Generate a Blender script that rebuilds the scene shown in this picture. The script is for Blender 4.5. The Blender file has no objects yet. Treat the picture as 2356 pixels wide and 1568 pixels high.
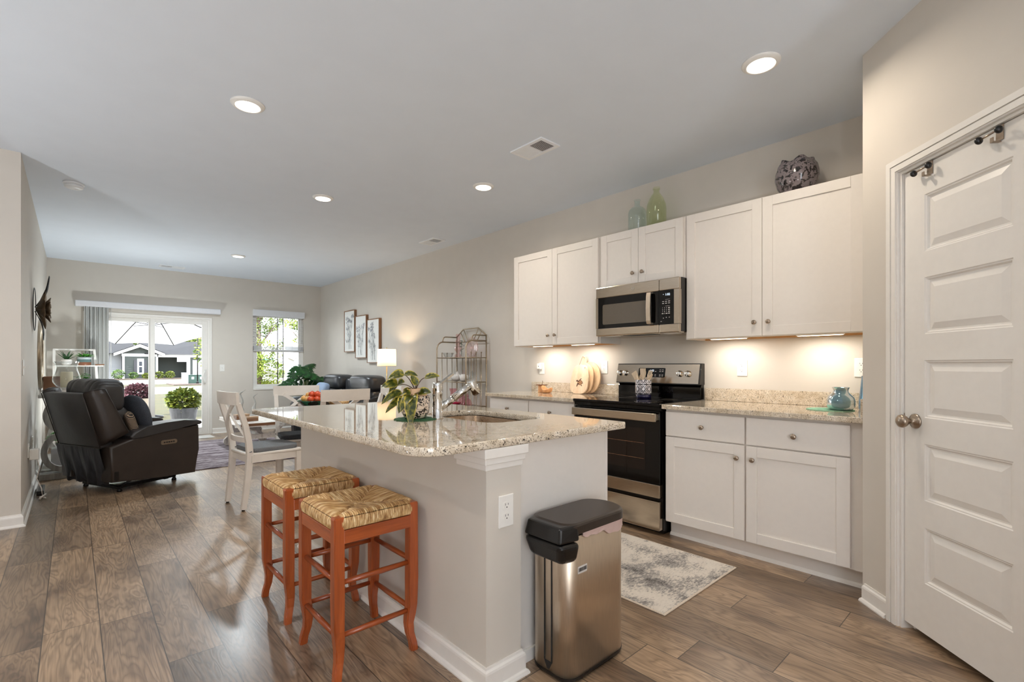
import bpy, bmesh, math, random
from mathutils import Vector, Matrix, Euler
random.seed(7)
S = bpy.context.scene
COL = S.collection
PI = math.pi
# ---------------------------------------------------------------- camera
YAW = math.radians(42.35)
cam_d = bpy.data.cameras.new('camera')
cam_d.sensor_width = 36.0
cam_d.lens = 1107.0 / 2356.0 * 36.0
cam_d.shift_y = 56.0 / 2356.0
cam_d.clip_start = 0.05
cam_d.clip_end = 400
cam = bpy.data.objects.new('camera', cam_d)
COL.objects.link(cam)
cam.location = (0, 0, 1.182)
cam.rotation_euler = (PI / 2, 0, -YAW)
S.camera = cam
# ---------------------------------------------------------------- view / world / sun
S.view_settings.view_transform = 'Standard'
S.view_settings.look = 'None'
S.view_settings.exposure = 0.0
S.view_settings.gamma = 1.0
S.view_settings.use_curve_mapping = False
S.cycles.max_bounces = 10
S.cycles.diffuse_bounces = 6
S.cycles.glossy_bounces = 5
S.cycles.transmission_bounces = 8
S.cycles.transparent_max_bounces = 16
S.cycles.caustics_reflective = False
S.cycles.caustics_refractive = False
S.cycles.sample_clamp_indirect = 4.0
W = bpy.data.worlds.new('daylight')
S.world = W
W.use_nodes = True
wn = W.node_tree
wn.nodes.clear()
_o = wn.nodes.new('ShaderNodeOutputWorld')
_b = wn.nodes.new('ShaderNodeBackground')
_b.inputs['Strength'].default_value = 6.0
_g = wn.nodes.new('ShaderNodeTexCoord')
_s = wn.nodes.new('ShaderNodeSeparateXYZ')
_r = wn.nodes.new('ShaderNodeValToRGB')
_r.color_ramp.elements[0].position = 0.0
_r.color_ramp.elements[0].color = (1.15, 1.17, 1.2, 1)
_r.color_ramp.elements[1].position = 0.7
_r.color_ramp.elements[1].color = (0.88, 0.96, 1.1, 1)
wn.links.new(_g.outputs['Generated'], _s.inputs[0])
wn.links.new(_s.outputs['Z'], _r.inputs[0])
wn.links.new(_r.outputs[0], _b.inputs['Color'])
wn.links.new(_b.outputs[0], _o.inputs['Surface'])
sun_d = bpy.data.lights.new('sun', 'SUN')
sun_d.energy = 15.0
sun_d.angle = math.radians(1.0)
sun_d.color = (1.0, 0.96, 0.88)
sun = bpy.data.objects.new('sun', sun_d)
COL.objects.link(sun)
sun.rotation_euler = Vector((0.80, 0.14, -0.95)).to_track_quat('-Z', 'Y').to_euler()
LAMP_W = 8.2      # watts of light of one recessed ceiling light
LAMP_COL = (1.0, 0.87, 0.71)

# ---------------------------------------------------------------- mesh builder
class MB:
    """Collects shapes for one mesh."""
    def __init__(s):
        s.bm = bmesh.new()
        s.mi = 0
    def _fin(s, vs, sm=False):
        fs = set()
        for v in vs:
            for f in v.link_faces:
                fs.add(f)
        for f in fs:
            f.material_index = s.mi
            f.smooth = sm
        return s
    def hexa(s, p, bev=0.0, seg=2, sm=False):
        """p: 8 corners, bottom ring of four then top ring of four."""
        vs = [s.bm.verts.new(q) for q in p]
        es = set()
        fs = []
        for idx in ((3, 2, 1, 0), (4, 5, 6, 7), (0, 1, 5, 4), (1, 2, 6, 5), (2, 3, 7, 6), (3, 0, 4, 7)):
            f = s.bm.faces.new([vs[i] for i in idx])
            f.material_index = s.mi
            f.smooth = sm
            fs.append(f)
            es.update(f.edges)
        if bev > 0:
            r = bmesh.ops.bevel(s.bm, geom=list(es), offset=bev, segments=seg, profile=0.5, affect='EDGES', clamp_overlap=True)
            for f in r['faces']:
                f.material_index = s.mi
                f.smooth = sm
        return s
    def box(s, a, b, bev=0.0, seg=2, sm=False):
        x0, y0, z0 = [min(a[i], b[i]) for i in range(3)]
        x1, y1, z1 = [max(a[i], b[i]) for i in range(3)]
        return s.hexa([(x0, y0, z0), (x1, y0, z0), (x1, y1, z0), (x0, y1, z0), (x0, y0, z1), (x1, y0, z1), (x1, y1, z1), (x0, y1, z1)], bev, seg, sm)
    def rings(s, rings, cap0=True, cap1=True, sm=True, closed=True):
        vr = [[s.bm.verts.new(p) for p in r] for r in rings]
        n = len(vr[0])
        for i in range(len(vr) - 1):
            for j in range(n if closed else n - 1):
                k = (j + 1) % n
                try:
                    f = s.bm.faces.new((vr[i][j], vr[i][k], vr[i + 1][k], vr[i + 1][j]))
                    f.material_index = s.mi
                    f.smooth = sm
                except ValueError:
                    pass
        if closed:
            if cap0:
                f = s.bm.faces.new(vr[0][::-1]); f.material_index = s.mi
            if cap1:
                f = s.bm.faces.new(vr[-1]); f.material_index = s.mi
        return s
    def tube(s, pts, r, n=8, cap=True, sm=True):
        """round bar along pts; r one number or one per point"""
        pts = [Vector(p) for p in pts]
        rs = r if isinstance(r, (list, tuple)) else [r] * len(pts)
        rings = []
        up = None
        for i, p in enumerate(pts):
            if i == 0:
                d = pts[1] - p
            elif i == len(pts) - 1:
                d = p - pts[i - 1]
            else:
                d = (pts[i + 1] - p).normalized() + (p - pts[i - 1]).normalized()
            d.normalize()
            if up is None:
                up = Vector((0, 0, 1)) if abs(d.z) < 0.9 else Vector((1, 0, 0))
            a = d.cross(up)
            if a.length < 1e-6:
                a = d.orthogonal()
            a.normalize()
            b = a.cross(d).normalized()
            up = b
            rings.append([p + (a * math.cos(2 * PI * k / n) + b * math.sin(2 * PI * k / n)) * rs[i] for k in range(n)])
        return s.rings(rings, cap, cap, sm)
    def bar(s, pts, w, h, side=None, bev=0):
        """rectangular bar swept along pts: w across (side direction), h the other way"""
        pts = [Vector(p) for p in pts]
        rings = []
        for i, p in enumerate(pts):
            d = (pts[min(i + 1, len(pts) - 1)] - pts[max(i - 1, 0)]).normalized()
            sd = Vector(side) if side else d.cross(Vector((0, 0, 1)))
            sd = (sd - d * sd.dot(d)).normalized()
            u = sd.cross(d).normalized()
            ww = w[i] if isinstance(w, (list, tuple)) else w
            hh = h[i] if isinstance(h, (list, tuple)) else h
            rings.append([p + sd * ww / 2 + u * hh / 2, p - sd * ww / 2 + u * hh / 2, p - sd * ww / 2 - u * hh / 2, p + sd * ww / 2 - u * hh / 2])
        return s.rings(rings, True, True, False)
    def lathe(s, prof, c=(0, 0, 0), n=32, cap0=True, cap1=True, sm=True, axis='Z', sx=1, sy=1):
        """prof: (radius, height) list"""
        rings = []
        c = Vector(c)
        for r, z in prof:
            ring = []
            for k in range(n):
                a = 2 * PI * k / n
                x, y = math.cos(a) * max(r, 1e-5) * sx, math.sin(a) * max(r, 1e-5) * sy
                if axis == 'Z':
                    q = Vector((x, y, z))
                elif axis == 'X':
                    q = Vector((z, x, y))
                else:
                    q = Vector((y, z, x))
                ring.append(c + q)
            rings.append(ring)
        return s.rings(rings, cap0, cap1, sm)
    def prism(s, poly, z0, z1, axis='Z', bev=0, sm=False, seg=2):
        """extrude a 2D outline; axis Z: (x,y)  X: (y,z)  Y: (x,z)"""
        def P(u, v, w):
            return (u, v, w) if axis == 'Z' else ((w, u, v) if axis == 'X' else (u, w, v))
        a = [s.bm.verts.new(P(u, v, z0)) for u, v in poly]
        b = [s.bm.verts.new(P(u, v, z1)) for u, v in poly]
        n = len(poly)
        fs = [s.bm.faces.new(a[::-1]), s.bm.faces.new(b)]
        for i in range(n):
            f = s.bm.faces.new((a[i], a[(i + 1) % n], b[(i + 1) % n], b[i]))
            f.smooth = sm
            fs.append(f)
        for f in fs:
            f.material_index = s.mi
        if bev:
            es = set(fs[0].edges) | set(fs[1].edges)
            r = bmesh.ops.bevel(s.bm, geom=list(es), offset=bev, segments=seg, profile=0.5, affect='EDGES', clamp_overlap=True)
            for f in r['faces']:
                f.material_index = s.mi
                f.smooth = True
        return s
    def puff(s, c, sz, e=0.45, n=28, m=16, fn=None):
        """soft cushion: superellipsoid with half sizes sz"""
        def sp(x, p):
            return math.copysign(abs(x) ** p, x)
        rings = []
        for i in range(m + 1):
            t = -PI / 2 + PI * i / m
            t = max(min(t, PI / 2 - 0.02), -PI / 2 + 0.02)
            ring = []
            for k in range(n):
                a = 2 * PI * k / n
                q = Vector((sz[0] * sp(math.cos(t), e) * sp(math.cos(a), e), sz[1] * sp(math.cos(t), e) * sp(math.sin(a), e), sz[2] * sp(math.sin(t), e)))
                if fn:
                    q = fn(q)
                ring.append(Vector(c) + q)
            rings.append(ring)
        return s.rings(rings)
    def grid(s, fn, nu, nv, sm=True, closed_u=False):
        """surface from fn(u, v), u and v in 0..1"""
        vs = [[s.bm.verts.new(fn(i / nu, j / nv)) for j in range(nv + 1)] for i in range(nu + (0 if closed_u else 1))]
        N = len(vs)
        for i in range(nu):
            for j in range(nv):
                try:
                    f = s.bm.faces.new((vs[i][j], vs[(i + 1) % N][j], vs[(i + 1) % N][j + 1], vs[i][j + 1]))
                    f.smooth = sm
                    f.material_index = s.mi
                except ValueError:
                    pass
        return s
    def leaf(s, base, d, up, L, Wd, droop=0.3, fold=0.15, n=5, tip=1.0, shape=None, margin=0):
        """one blade from base along d, bending down by droop"""
        d = Vector(d).normalized()
        up = Vector(up)
        sd = d.cross(up)
        if sd.length < 1e-4:
            sd = d.orthogonal()
        sd.normalize()
        up = sd.cross(d).normalized()
        L3 = []
        for i in range(n + 1):
            t = i / n
            c = Vector(base) + d * L * t * (1 - 0.25 * abs(droop) * t) + Vector((0, 0, -1)) * L * droop * t * t
            if shape:
                w = Wd * shape(t)
            else:
                w = Wd * math.sin(PI * min(1, t ** 0.8 * tip)) ** 0.8
            w = max(w, 0.0006)
            if margin:
                mw = max(.25, 1 - margin * (1 + .55 * math.sin(i * 2.3 + L * 900)))
                if i in (0, n):
                    mw = .3
                L3.append([c + sd * w / 2 + up * w * fold, c + sd * w * mw / 2 + up * w * fold * mw * .9, c, c - sd * w * mw / 2 + up * w * fold * mw * .9, c - sd * w / 2 + up * w * fold])
            else:
                L3.append([c + sd * w / 2 + up * w * fold, c, c - sd * w / 2 + up * w * fold])
        vr = [[s.bm.verts.new(p) for p in r] for r in L3]
        for i in range(n):
            for j in range(len(vr[0]) - 1):
                f = s.bm.faces.new((vr[i][j], vr[i][j + 1], vr[i + 1][j + 1], vr[i + 1][j]))
                f.smooth = True
                f.material_index = 1 if (margin and j in (0, 3)) else s.mi
        return s
    def xform(s, m):
        bmesh.ops.transform(s.bm, matrix=m, verts=s.bm.verts)
        return s

ORG = {}
def obj(name, mb, mat, parent=None, loc=None, rot=None, world=True, subsurf=0):
    """link a builder as ONE mesh object. With a parent whose things are given in world coordinates, the
    vertices are moved into the parent's frame."""
    me = bpy.data.meshes.new(name)
    bmesh.ops.recalc_face_normals(mb.bm, faces=mb.bm.faces[:])
    off = ORG.get(parent.name) if (parent is not None and world) else None
    if off is not None:
        bmesh.ops.translate(mb.bm, vec=-off, verts=mb.bm.verts[:])
    mb.bm.to_mesh(me)
    mb.bm.free()
    for m in (mat if isinstance(mat, (list, tuple)) else [mat]):
        me.materials.append(m)
    o = bpy.data.objects.new(name, me)
    COL.objects.link(o)
    if parent is not None:
        o.parent = parent
        if off is not None:
            ORG[o.name] = off
    if loc is not None:
        o.location = loc
    if rot is not None:
        o.rotation_euler = rot
    if subsurf:
        md = o.modifiers.new('smooth', 'SUBSURF')
        md.levels = subsurf
        md.render_levels = subsurf
    return o
def thing(name, label, cat, loc=(0, 0, 0), rotz=0.0, group=None, world=False):
    """an Empty at the thing's base; world=True: its parts are given in world coordinates"""
    o = bpy.data.objects.new(name, None)
    COL.objects.link(o)
    o.empty_display_size = 0.05
    o.location = loc
    o.rotation_euler = (0, 0, rotz)
    o['label'] = label
    o['category'] = cat
    if group:
        o['group'] = group
    if world:
        ORG[o.name] = Vector(loc)
    return o
def tag(o, label, cat, group=None, kind=None):
    o['label'] = label
    o['category'] = cat
    if group:
        o['group'] = group
    if kind:
        o['kind'] = kind
    return o
def struct(name, mb, mat, **k):
    o = obj(name, mb, mat, **k)
    o['kind'] = 'structure'
    return o
def dup(root, loc, rotz, label=None, group=None):
    """copy a thing with copies of its parts and sub-parts"""
    r = root.copy()
    COL.objects.link(r)
    r.location = loc
    r.rotation_euler = (0, 0, rotz)
    if label:
        r['label'] = label
    if group:
        r['group'] = group
    def rec(a, b):
        for ch in list(a.children):
            c = ch.copy()
            COL.objects.link(c)
            c.parent = b
            rec(ch, c)
    rec(root, r)
    return r
def text_mb(mb, txt, size, mtx, depth=0.0006, align='CENTER'):
    """add lettering to a builder"""
    cu = bpy.data.curves.new('lettering', 'FONT')
    cu.body = txt
    cu.size = size
    cu.align_x = align
    cu.align_y = 'CENTER'
    cu.extrude = depth
    cu.resolution_u = 2
    to = bpy.data.objects.new('lettering', cu)
    COL.objects.link(to)
    bpy.context.view_layer.update()
    me = bpy.data.meshes.new_from_object(to)
    me.transform(mtx)
    n0 = len(mb.bm.faces)
    mb.bm.from_mesh(me)
    mb.bm.faces.ensure_lookup_table()
    for f in mb.bm.faces[n0:]:
        f.material_index = mb.mi
    bpy.data.objects.remove(to)
    bpy.data.meshes.remove(me)
def faceX(x, y, z):
    """frame for lettering on a surface that looks towards -X"""
    return Matrix(((0, 0, -1, x), (-1, 0, 0, y), (0, 1, 0, z), (0, 0, 0, 1)))
def arc(c, r, a0, a1, n, plane='XZ'):
    out = []
    for i in range(n + 1):
        a = a0 + (a1 - a0) * i / n
        u, v = r * math.cos(a), r * math.sin(a)
        out.append((c[0] + u, c[1], c[2] + v) if plane == 'XZ' else ((c[0], c[1] + u, c[2] + v) if plane == 'YZ' else (c[0] + u, c[1] + v, c[2])))
    return out
def rrect(x0, y0, x1, y1, r, n=5):
    pts = []
    for cx, cy, a in ((x1 - r, y1 - r, 0), (x0 + r, y1 - r, PI / 2), (x0 + r, y0 + r, PI), (x1 - r, y0 + r, 1.5 * PI)):
        for i in range(n + 1):
            t = a + PI / 2 * i / n
            pts.append((cx + r * math.cos(t), cy + r * math.sin(t)))
    return pts

# ---------------------------------------------------------------- materials
def lin(c):
    return tuple(((v / 255.0) / 12.92 if v / 255.0 <= 0.04045 else ((v / 255.0 + 0.055) / 1.055) ** 2.4) for v in c) + (1.0,)
class NT:
    def __init__(s, name):
        s.m = bpy.data.materials.new(name)
        s.m.use_nodes = True
        s.t = s.m.node_tree
        s.t.nodes.clear()
        s.out = s.t.nodes.new('ShaderNodeOutputMaterial')
    def n(s, kind, ins=None, **at):
        nd = s.t.nodes.new('ShaderNode' + kind)
        for k, v in at.items():
            setattr(nd, k, v)
        for k, v in (ins or {}).items():
            if hasattr(v, 'is_linked') or isinstance(v, bpy.types.NodeSocket):
                s.t.links.new(v, nd.inputs[k])
            else:
                nd.inputs[k].default_value = v
        return nd
    def math(s, op, a, b=0.0, c=0.0):
        nd = s.t.nodes.new('ShaderNodeMath')
        nd.operation = op
        for i, v in enumerate((a, b, c)):
            if isinstance(v, bpy.types.NodeSocket):
                s.t.links.new(v, nd.inputs[i])
            else:
                nd.inputs[i].default_value = v
        return nd.outputs[0]
    def coord(s, scale=(1, 1, 1), which='Object'):
        tc = s.n('TexCoord')
        mp = s.n('Mapping', {'Vector': tc.outputs[which], 'Scale': scale})
        return mp.outputs[0]
    def noise(s, vec, scale, detail=3.0, rough=0.5, dist=0.0):
        return s.n('TexNoise', {'Vector': vec, 'Scale': scale, 'Detail': detail, 'Roughness': rough, 'Distortion': dist}).outputs['Fac']
    def ramp(s, fac, stops, interp='LINEAR'):
        nd = s.n('ValToRGB', {'Fac': fac})
        cr = nd.color_ramp
        cr.interpolation = interp
        while len(cr.elements) < len(stops):
            cr.elements.new(0.5)
        for e, (p, c) in zip(cr.elements, stops):
            e.position = p
            e.color = c
        return nd.outputs[0]
    def mix(s, fac, a, b, mode='MIX'):
        nd = s.n('MixRGB', {'Fac': fac, 'Color1': a, 'Color2': b}, blend_type=mode)
        return nd.outputs[0]
    def bump(s, h, strength=0.2, dist=0.01):
        return s.n('Bump', {'Height': h, 'Strength': strength, 'Distance': dist}).outputs[0]
    def bsdf(s, col, rough=0.5, metal=0.0, normal=None, **k):
        b = s.n('BsdfPrincipled')
        def put(key, v):
            if isinstance(v, bpy.types.NodeSocket):
                s.t.links.new(v, b.inputs[key])
            else:
                b.inputs[key].default_value = v
        put('Base Color', col)
        put('Roughness', rough)
        put('Metallic', metal)
        if normal is not None:
            put('Normal', normal)
        for key, v in k.items():
            put(key.replace('_', ' '), v)
        s.t.links.new(b.outputs[0], s.out.inputs['Surface'])
        return s.m
def plain(name, c, rough=0.5, metal=0.0, var=0.04, vs=30.0, bump=0.0, bs=200.0, **k):
    t = NT(name)
    co = t.coord()
    f = t.noise(co, vs, 2.0)
    c = lin(c)
    a = tuple(max(0, v * (1 - var)) for v in c[:3]) + (1,)
    b = tuple(min(1, v * (1 + var)) for v in c[:3]) + (1,)
    col = t.ramp(f, [(0.35, a), (0.65, b)])
    nm = t.bump(t.noise(co, bs, 2.0), bump, 0.002) if bump else None
    return t.bsdf(col, rough, metal, nm, **k)
def emit(name, c, strength):
    t = NT(name)
    e = t.n('Emission', {'Color': lin(c), 'Strength': strength})
    t.t.links.new(e.outputs[0], t.out.inputs['Surface'])
    return t.m

M = {}
M['wall'] = plain('wall_paint', (213, 206, 196), 0.65, 0, 0.01, 6, 0.04, 350)
M['ceil'] = plain('ceiling_paint', (225, 233, 243), 0.8, 0, 0.008, 5, 0.05, 300)
M['trim'] = plain('white_trim', (236, 232, 226), 0.35, 0, 0.01)
M['cab'] = plain('cabinet_white', (232, 226, 219), 0.38, 0, 0.008)
M['cab_in'] = plain('cabinet_underside_maple', (196, 156, 108), 0.5, 0, 0.08, 12)
M['white'] = plain('white_plastic', (240, 238, 233), 0.3, 0, 0.01)
M['vent'] = plain('bright_white_enamel', (241, 244, 247), 0.35, 0, 0.01)
M['dark'] = plain('dark_slot', (20, 18, 17), 0.5, 0, 0.02)
M['black'] = plain('black_plastic', (14, 12, 12), 0.28, 0, 0.05)
M['blackmetal'] = plain('black_metal', (22, 20, 20), 0.4, 0.6, 0.05)
M['nickel'] = plain('brushed_nickel', (168, 152, 136), 0.28, 1.0, 0.08, 60)
M['chrome'] = plain('chrome', (222, 220, 216), 0.06, 1.0, 0.02)
def steel(name, c, rough, sc):
    t = NT(name)
    f = t.noise(t.coord(sc), 420, 2.0)
    col = t.ramp(f, [(0.3, lin(tuple(int(v * 0.95) for v in c))), (0.7, lin(c))])
    rr = t.math('MULTIPLY_ADD', f, 0.08, rough)
    return t.bsdf(col, rr, 1.0, t.bump(f, 0.02, 0.0005))
M['steel'] = steel('stainless_steel', (206, 192, 174), 0.13, (1, 0.04, 1))
M['steel_v'] = steel('stainless_steel_vertical', (222, 206, 186), 0.33, (1, 1, 0.04))
def gloss_black(name, c=(8, 7, 7), r=0.05):
    t = NT(name)
    return t.bsdf(lin(c), r, 0.0, None, Specular_IOR_Level=0.38)
M['blackglass'] = gloss_black('black_glass')
M['ovenwin'] = gloss_black('oven_window', (28, 19, 14), 0.04)
def mesh_window():
    t = NT('microwave_window')
    vo = t.n('TexVoronoi', {'Vector': t.coord(), 'Scale': 900.0}, feature='F1')
    col = t.ramp(vo.outputs['Distance'], [(0.3, lin((38, 34, 30))), (0.6, lin((112, 102, 88)))])
    return t.bsdf(col, 0.12, 0.0, None, Coat_Weight=0.8, Coat_Roughness=0.03)
M['mwwin'] = mesh_window()
M['display'] = emit('lit_display', (225, 240, 255), 1.6)
M['print'] = plain('printed_white', (215, 210, 205), 0.5, 0, 0.01)

def floor_mat():
    t = NT('vinyl_plank_floor')
    tc = t.n('TexCoord')
    sp = t.n('SeparateXYZ', {0: tc.outputs['Object']})
    x, y = sp.outputs['X'], sp.outputs['Y']
    PW, PL = 0.19, 1.24
    u = t.math('DIVIDE', t.math('ADD', x, 20.05), PW)
    row = t.math('FLOOR', u)
    fu = t.math('FRACT', u)
    rn = t.n('TexWhiteNoise', {'W': row}, noise_dimensions='1D').outputs['Value']
    v = t.math('DIVIDE', t.math('ADD', y, t.math('MULTIPLY_ADD', rn, PL * 7.0, 20.0)), PL)
    colm = t.math('FLOOR', v)
    fv = t.math('FRACT', v)
    idv = t.n('CombineXYZ', {0: row, 1: colm, 2: 3.0}).outputs[0]
    wn_ = t.n('TexWhiteNoise', {'Vector': idv}, noise_dimensions='3D')
    pid = wn_.outputs['Value']
    # grain: stretched along the plank, offset per plank
    gx = t.math('MULTIPLY_ADD', pid, 37.0, x)
    gy = t.math('MULTIPLY_ADD', pid, 53.0, y)
    gv = t.n('CombineXYZ', {0: t.math('MULTIPLY', gx, 9.0), 1: t.math('MULTIPLY', gy, 1.3), 2: pid}).outputs[0]
    big = t.noise(gv, 1.0, 3.0, 0.55, 0.6)
    rings = t.math('FRACT', t.math('MULTIPLY', big, 13.0))
    rings = t.math('ABSOLUTE', t.math('MULTIPLY_ADD', rings, 2.0, -1.0))
    fv2 = t.n('CombineXYZ', {0: t.math('MULTIPLY', gx, 130.0), 1: t.math('MULTIPLY', gy, 4.0), 2: pid}).outputs[0]
    fine = t.noise(fv2, 1.0, 3.0, 0.6)
    blot = t.noise(t.n('CombineXYZ', {0: t.math('MULTIPLY', gx, 5.0), 1: t.math('MULTIPLY', gy, 2.2), 2: pid}).outputs[0], 1.0, 2.0)
    base = t.ramp(pid, [(0.0, lin((114, 97, 80))), (0.3, lin((155, 130, 105))), (0.7, lin((180, 152, 122))), (1.0, lin((132, 114, 98)))])
    dark = t.ramp(t.math('MULTIPLY', t.math('POWER', rings, 1.6), 0.78), [(0.0, (1, 1, 1, 1)), (1.0, (0.30, 0.27, 0.25, 1))])
    c1 = t.mix(0.75, base, dark, 'MULTIPLY')
    c2 = t.mix(0.7, c1, t.ramp(fine, [(0.3, (0.62, 0.58, 0.55, 1)), (0.62, (1.12, 1.1, 1.08, 1))]), 'MULTIPLY')
    c3 = t.mix(0.8, c2, t.ramp(blot, [(0.30, (0.40, 0.36, 0.34, 1)), (0.5, (1, 1, 1, 1)), (0.75, (1.12, 1.12, 1.13, 1))]), 'MULTIPLY')
    du = t.math('MULTIPLY', t.math('MINIMUM', fu, t.math('SUBTRACT', 1.0, fu)), PW)
    dv = t.math('MULTIPLY', t.math('MINIMUM', fv, t.math('SUBTRACT', 1.0, fv)), PL)
    dd = t.math('MINIMUM', du, dv)
    seam = t.math('LESS_THAN', dd, 0.0019)
    col = t.mix(t.math('MULTIPLY', seam, 0.85), c3, lin((44, 32, 24)))
    hgt = t.math('SUBTRACT', t.math('MULTIPLY_ADD', rings, 0.35, t.math('MULTIPLY', fine, 0.5)), t.math('MULTIPLY', seam, 2.0))
    rough = t.math('MULTIPLY_ADD', fine, 0.14, 0.30)
    return t.bsdf(col, rough, 0.0, t.bump(hgt, 0.22, 0.002), Specular_IOR_Level=0.7, Coat_Weight=0.4, Coat_Roughness=0.24)
M['floor'] = floor_mat()

def granite_mat():
    t = NT('speckled_granite')
    co = t.coord((1, 1, 1))
    warp = t.n('TexNoise', {'Vector': co, 'Scale': 30.0, 'Detail': 2.0})
    w = t.n('VectorMath', {0: warp.outputs['Color'], 1: (0.012, 0.012, 0.012)}, operation='MULTIPLY')
    v2 = t.n('VectorMath', {0: co, 1: w.outputs[0]}, operation='ADD').outputs[0]
    st = t.n('Mapping', {'Vector': v2, 'Rotation': (0.5, 0.35, 0.6), 'Scale': (1.0, 2.3, 1.5)}).outputs[0]
    n1 = t.noise(st, 62.0, 3.0, 0.6)
    n2 = t.noise(st, 135.0, 2.0, 0.55)
    n3 = t.noise(co, 26.0, 3.0, 0.6)
    base = t.ramp(n3, [(0.3, lin((198, 181, 156))), (0.5, lin((223, 209, 188))), (0.72, lin((236, 226, 210)))])
    g = t.ramp(n2, [(0.55, (0, 0, 0, 1)), (0.61, (1, 1, 1, 1))])
    c = t.mix(g, base, lin((140, 126, 108)))
    k = t.ramp(n1, [(0.635, (0, 0, 0, 1)), (0.665, (1, 1, 1, 1))])
    c = t.mix(k, c, lin((52, 40, 34)))
    vo = t.n('TexVoronoi', {'Vector': st, 'Scale': 30.0}, feature='F1')
    sp = t.ramp(vo.outputs['Distance'], [(0.10, (1, 1, 1, 1)), (0.16, (0, 0, 0, 1))])
    sel = t.ramp(t.n('SeparateColor', {0: vo.outputs['Color']}).outputs[0], [(0.72, (0, 0, 0, 1)), (0.75, (1, 1, 1, 1))])
    c = t.mix(t.mix(1.0, sp, sel, 'MULTIPLY'), c, lin((34, 25, 22)))
    return t.bsdf(c, 0.045, 0.0, None, Specular_IOR_Level=0.75, Coat_Weight=0.6, Coat_Roughness=0.02)
M['granite'] = granite_mat()

def wood(name, c0, c1, rough=0.35, axis=2, sc=14.0, stretch=0.09, **k):
    t = NT(name)
    s3 = [1.0, 1.0, 1.0]
    s3[axis] = stretch
    co = t.coord(tuple(s3))
    f = t.noise(co, sc, 4.0, 0.6, 0.4)
    g = t.noise(co, sc * 9, 2.0, 0.5)
    c = t.ramp(f, [(0.3, lin(c0)), (0.65, lin(c1))])
    c = t.mix(0.4, c, t.ramp(g, [(0.3, (0.7, 0.66, 0.62, 1)), (0.6, (1.08, 1.06, 1.04, 1))]), 'MULTIPLY')
    return t.bsdf(c, rough, 0, t.bump(g, 0.05, 0.001), **k)
M['cherry'] = wood('cherry_stained_wood', (136, 58, 24), (182, 92, 44), 0.28, 2, 16, 0.08, Coat_Weight=0.3, Coat_Roughness=0.15)
M['cherry_h'] = wood('cherry_stained_rail', (136, 58, 24), (182, 92, 44), 0.28, 1, 16, 0.08, Coat_Weight=0.3, Coat_Roughness=0.15)
M['cherry_x'] = wood('cherry_stained_cross_rail', (136, 58, 24), (182, 92, 44), 0.28, 0, 16, 0.08, Coat_Weight=0.3, Coat_Roughness=0.15)
M['board'] = wood('pale_cutting_board_wood', (212, 182, 148), (230, 207, 180), 0.5, 2, 18, 0.07)
M['board2'] = wood('honey_cutting_board_wood', (210, 174, 134), (226, 197, 160), 0.5, 2, 18, 0.07)
M['olive'] = wood('warm_carved_wood', (190, 132, 84), (224, 176, 126), 0.4, 2, 25, 0.2)
M['spoonwood'] = wood('bamboo_wood', (222, 198, 166), (238, 218, 190), 0.5, 2, 30, 0.08)
M['brownwood'] = wood('brown_wood', (104, 70, 48), (140, 98, 68), 0.45, 0, 14, 0.08)
M['chairwhite'] = plain('chalk_white_painted_wood', (222, 214, 204), 0.45, 0, 0.03, 12)
M['frameside'] = wood('light_brown_frame_wood', (120, 84, 56), (150, 108, 74), 0.45, 2, 14, 0.1)
def rush_mat():
    t = NT('woven_rush')
    tc = t.n('TexCoord')
    sp = t.n('SeparateXYZ', {0: tc.outputs['Object']})
    ax, ay = t.math('ABSOLUTE', sp.outputs['X']), t.math('ABSOLUTE', sp.outputs['Y'])
    sel = t.math('GREATER_THAN', ax, ay)
    s = t.math('ADD', t.math('MULTIPLY', sel, sp.outputs['Y']), t.math('MULTIPLY', t.math('SUBTRACT', 1.0, sel), sp.outputs['X']))
    al = t.math('ADD', t.math('MULTIPLY', sel, sp.outputs['X']), t.math('MULTIPLY', t.math('SUBTRACT', 1.0, sel), sp.outputs['Y']))
    v = t.n('CombineXYZ', {0: t.math('MULTIPLY', s, 125.0), 1: t.math('MULTIPLY', al, 14.0), 2: t.math('MULTIPLY', sp.outputs['Z'], 30.0)}).outputs[0]
    f = t.noise(v, 1.0, 2.0, 0.6, 0.15)
    col = t.ramp(f, [(0.25, lin((112, 76, 42))), (0.40, lin((176, 132, 82))), (0.54, lin((212, 174, 120))), (0.70, lin((240, 214, 168)))])
    return t.bsdf(col, 0.5, 0, t.bump(f, 0.5, 0.003))
M['rush'] = rush_mat()
def leather(name, c, rough=0.34):
    t = NT(name)
    co = t.coord()
    a = t.noise(co, 7.0, 3.0, 0.5, 0.4)
    b = t.noise(co, 220.0, 2.0)
    col = t.ramp(a, [(0.3, lin(tuple(int(v * 0.86) for v in c))), (0.7, lin(c))])
    h = t.math('MULTIPLY_ADD', b, 0.12, a)
    return t.bsdf(col, rough, 0, t.bump(h, 0.22, 0.01), Specular_IOR_Level=0.5)
M['leather'] = leather('charcoal_leather', (54, 52, 52), 0.36)
M['leather_side'] = leather('dark_brown_leather', (50, 41, 36), 0.40)
M['leather_sofa'] = leather('slate_leather', (52, 53, 56), 0.3)
def gathered():
    t = NT('black_gathered_cloth')
    co = t.coord((1, 1, 0.12))
    a = t.noise(co, 26.0, 2.0, 0.5, 0.3)
    return t.bsdf(t.ramp(a, [(0.3, lin((18, 18, 21))), (0.7, lin((58, 59, 64)))]), 0.45, 0, t.bump(a, 0.4, 0.02))
M['skirt'] = gathered()
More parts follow.
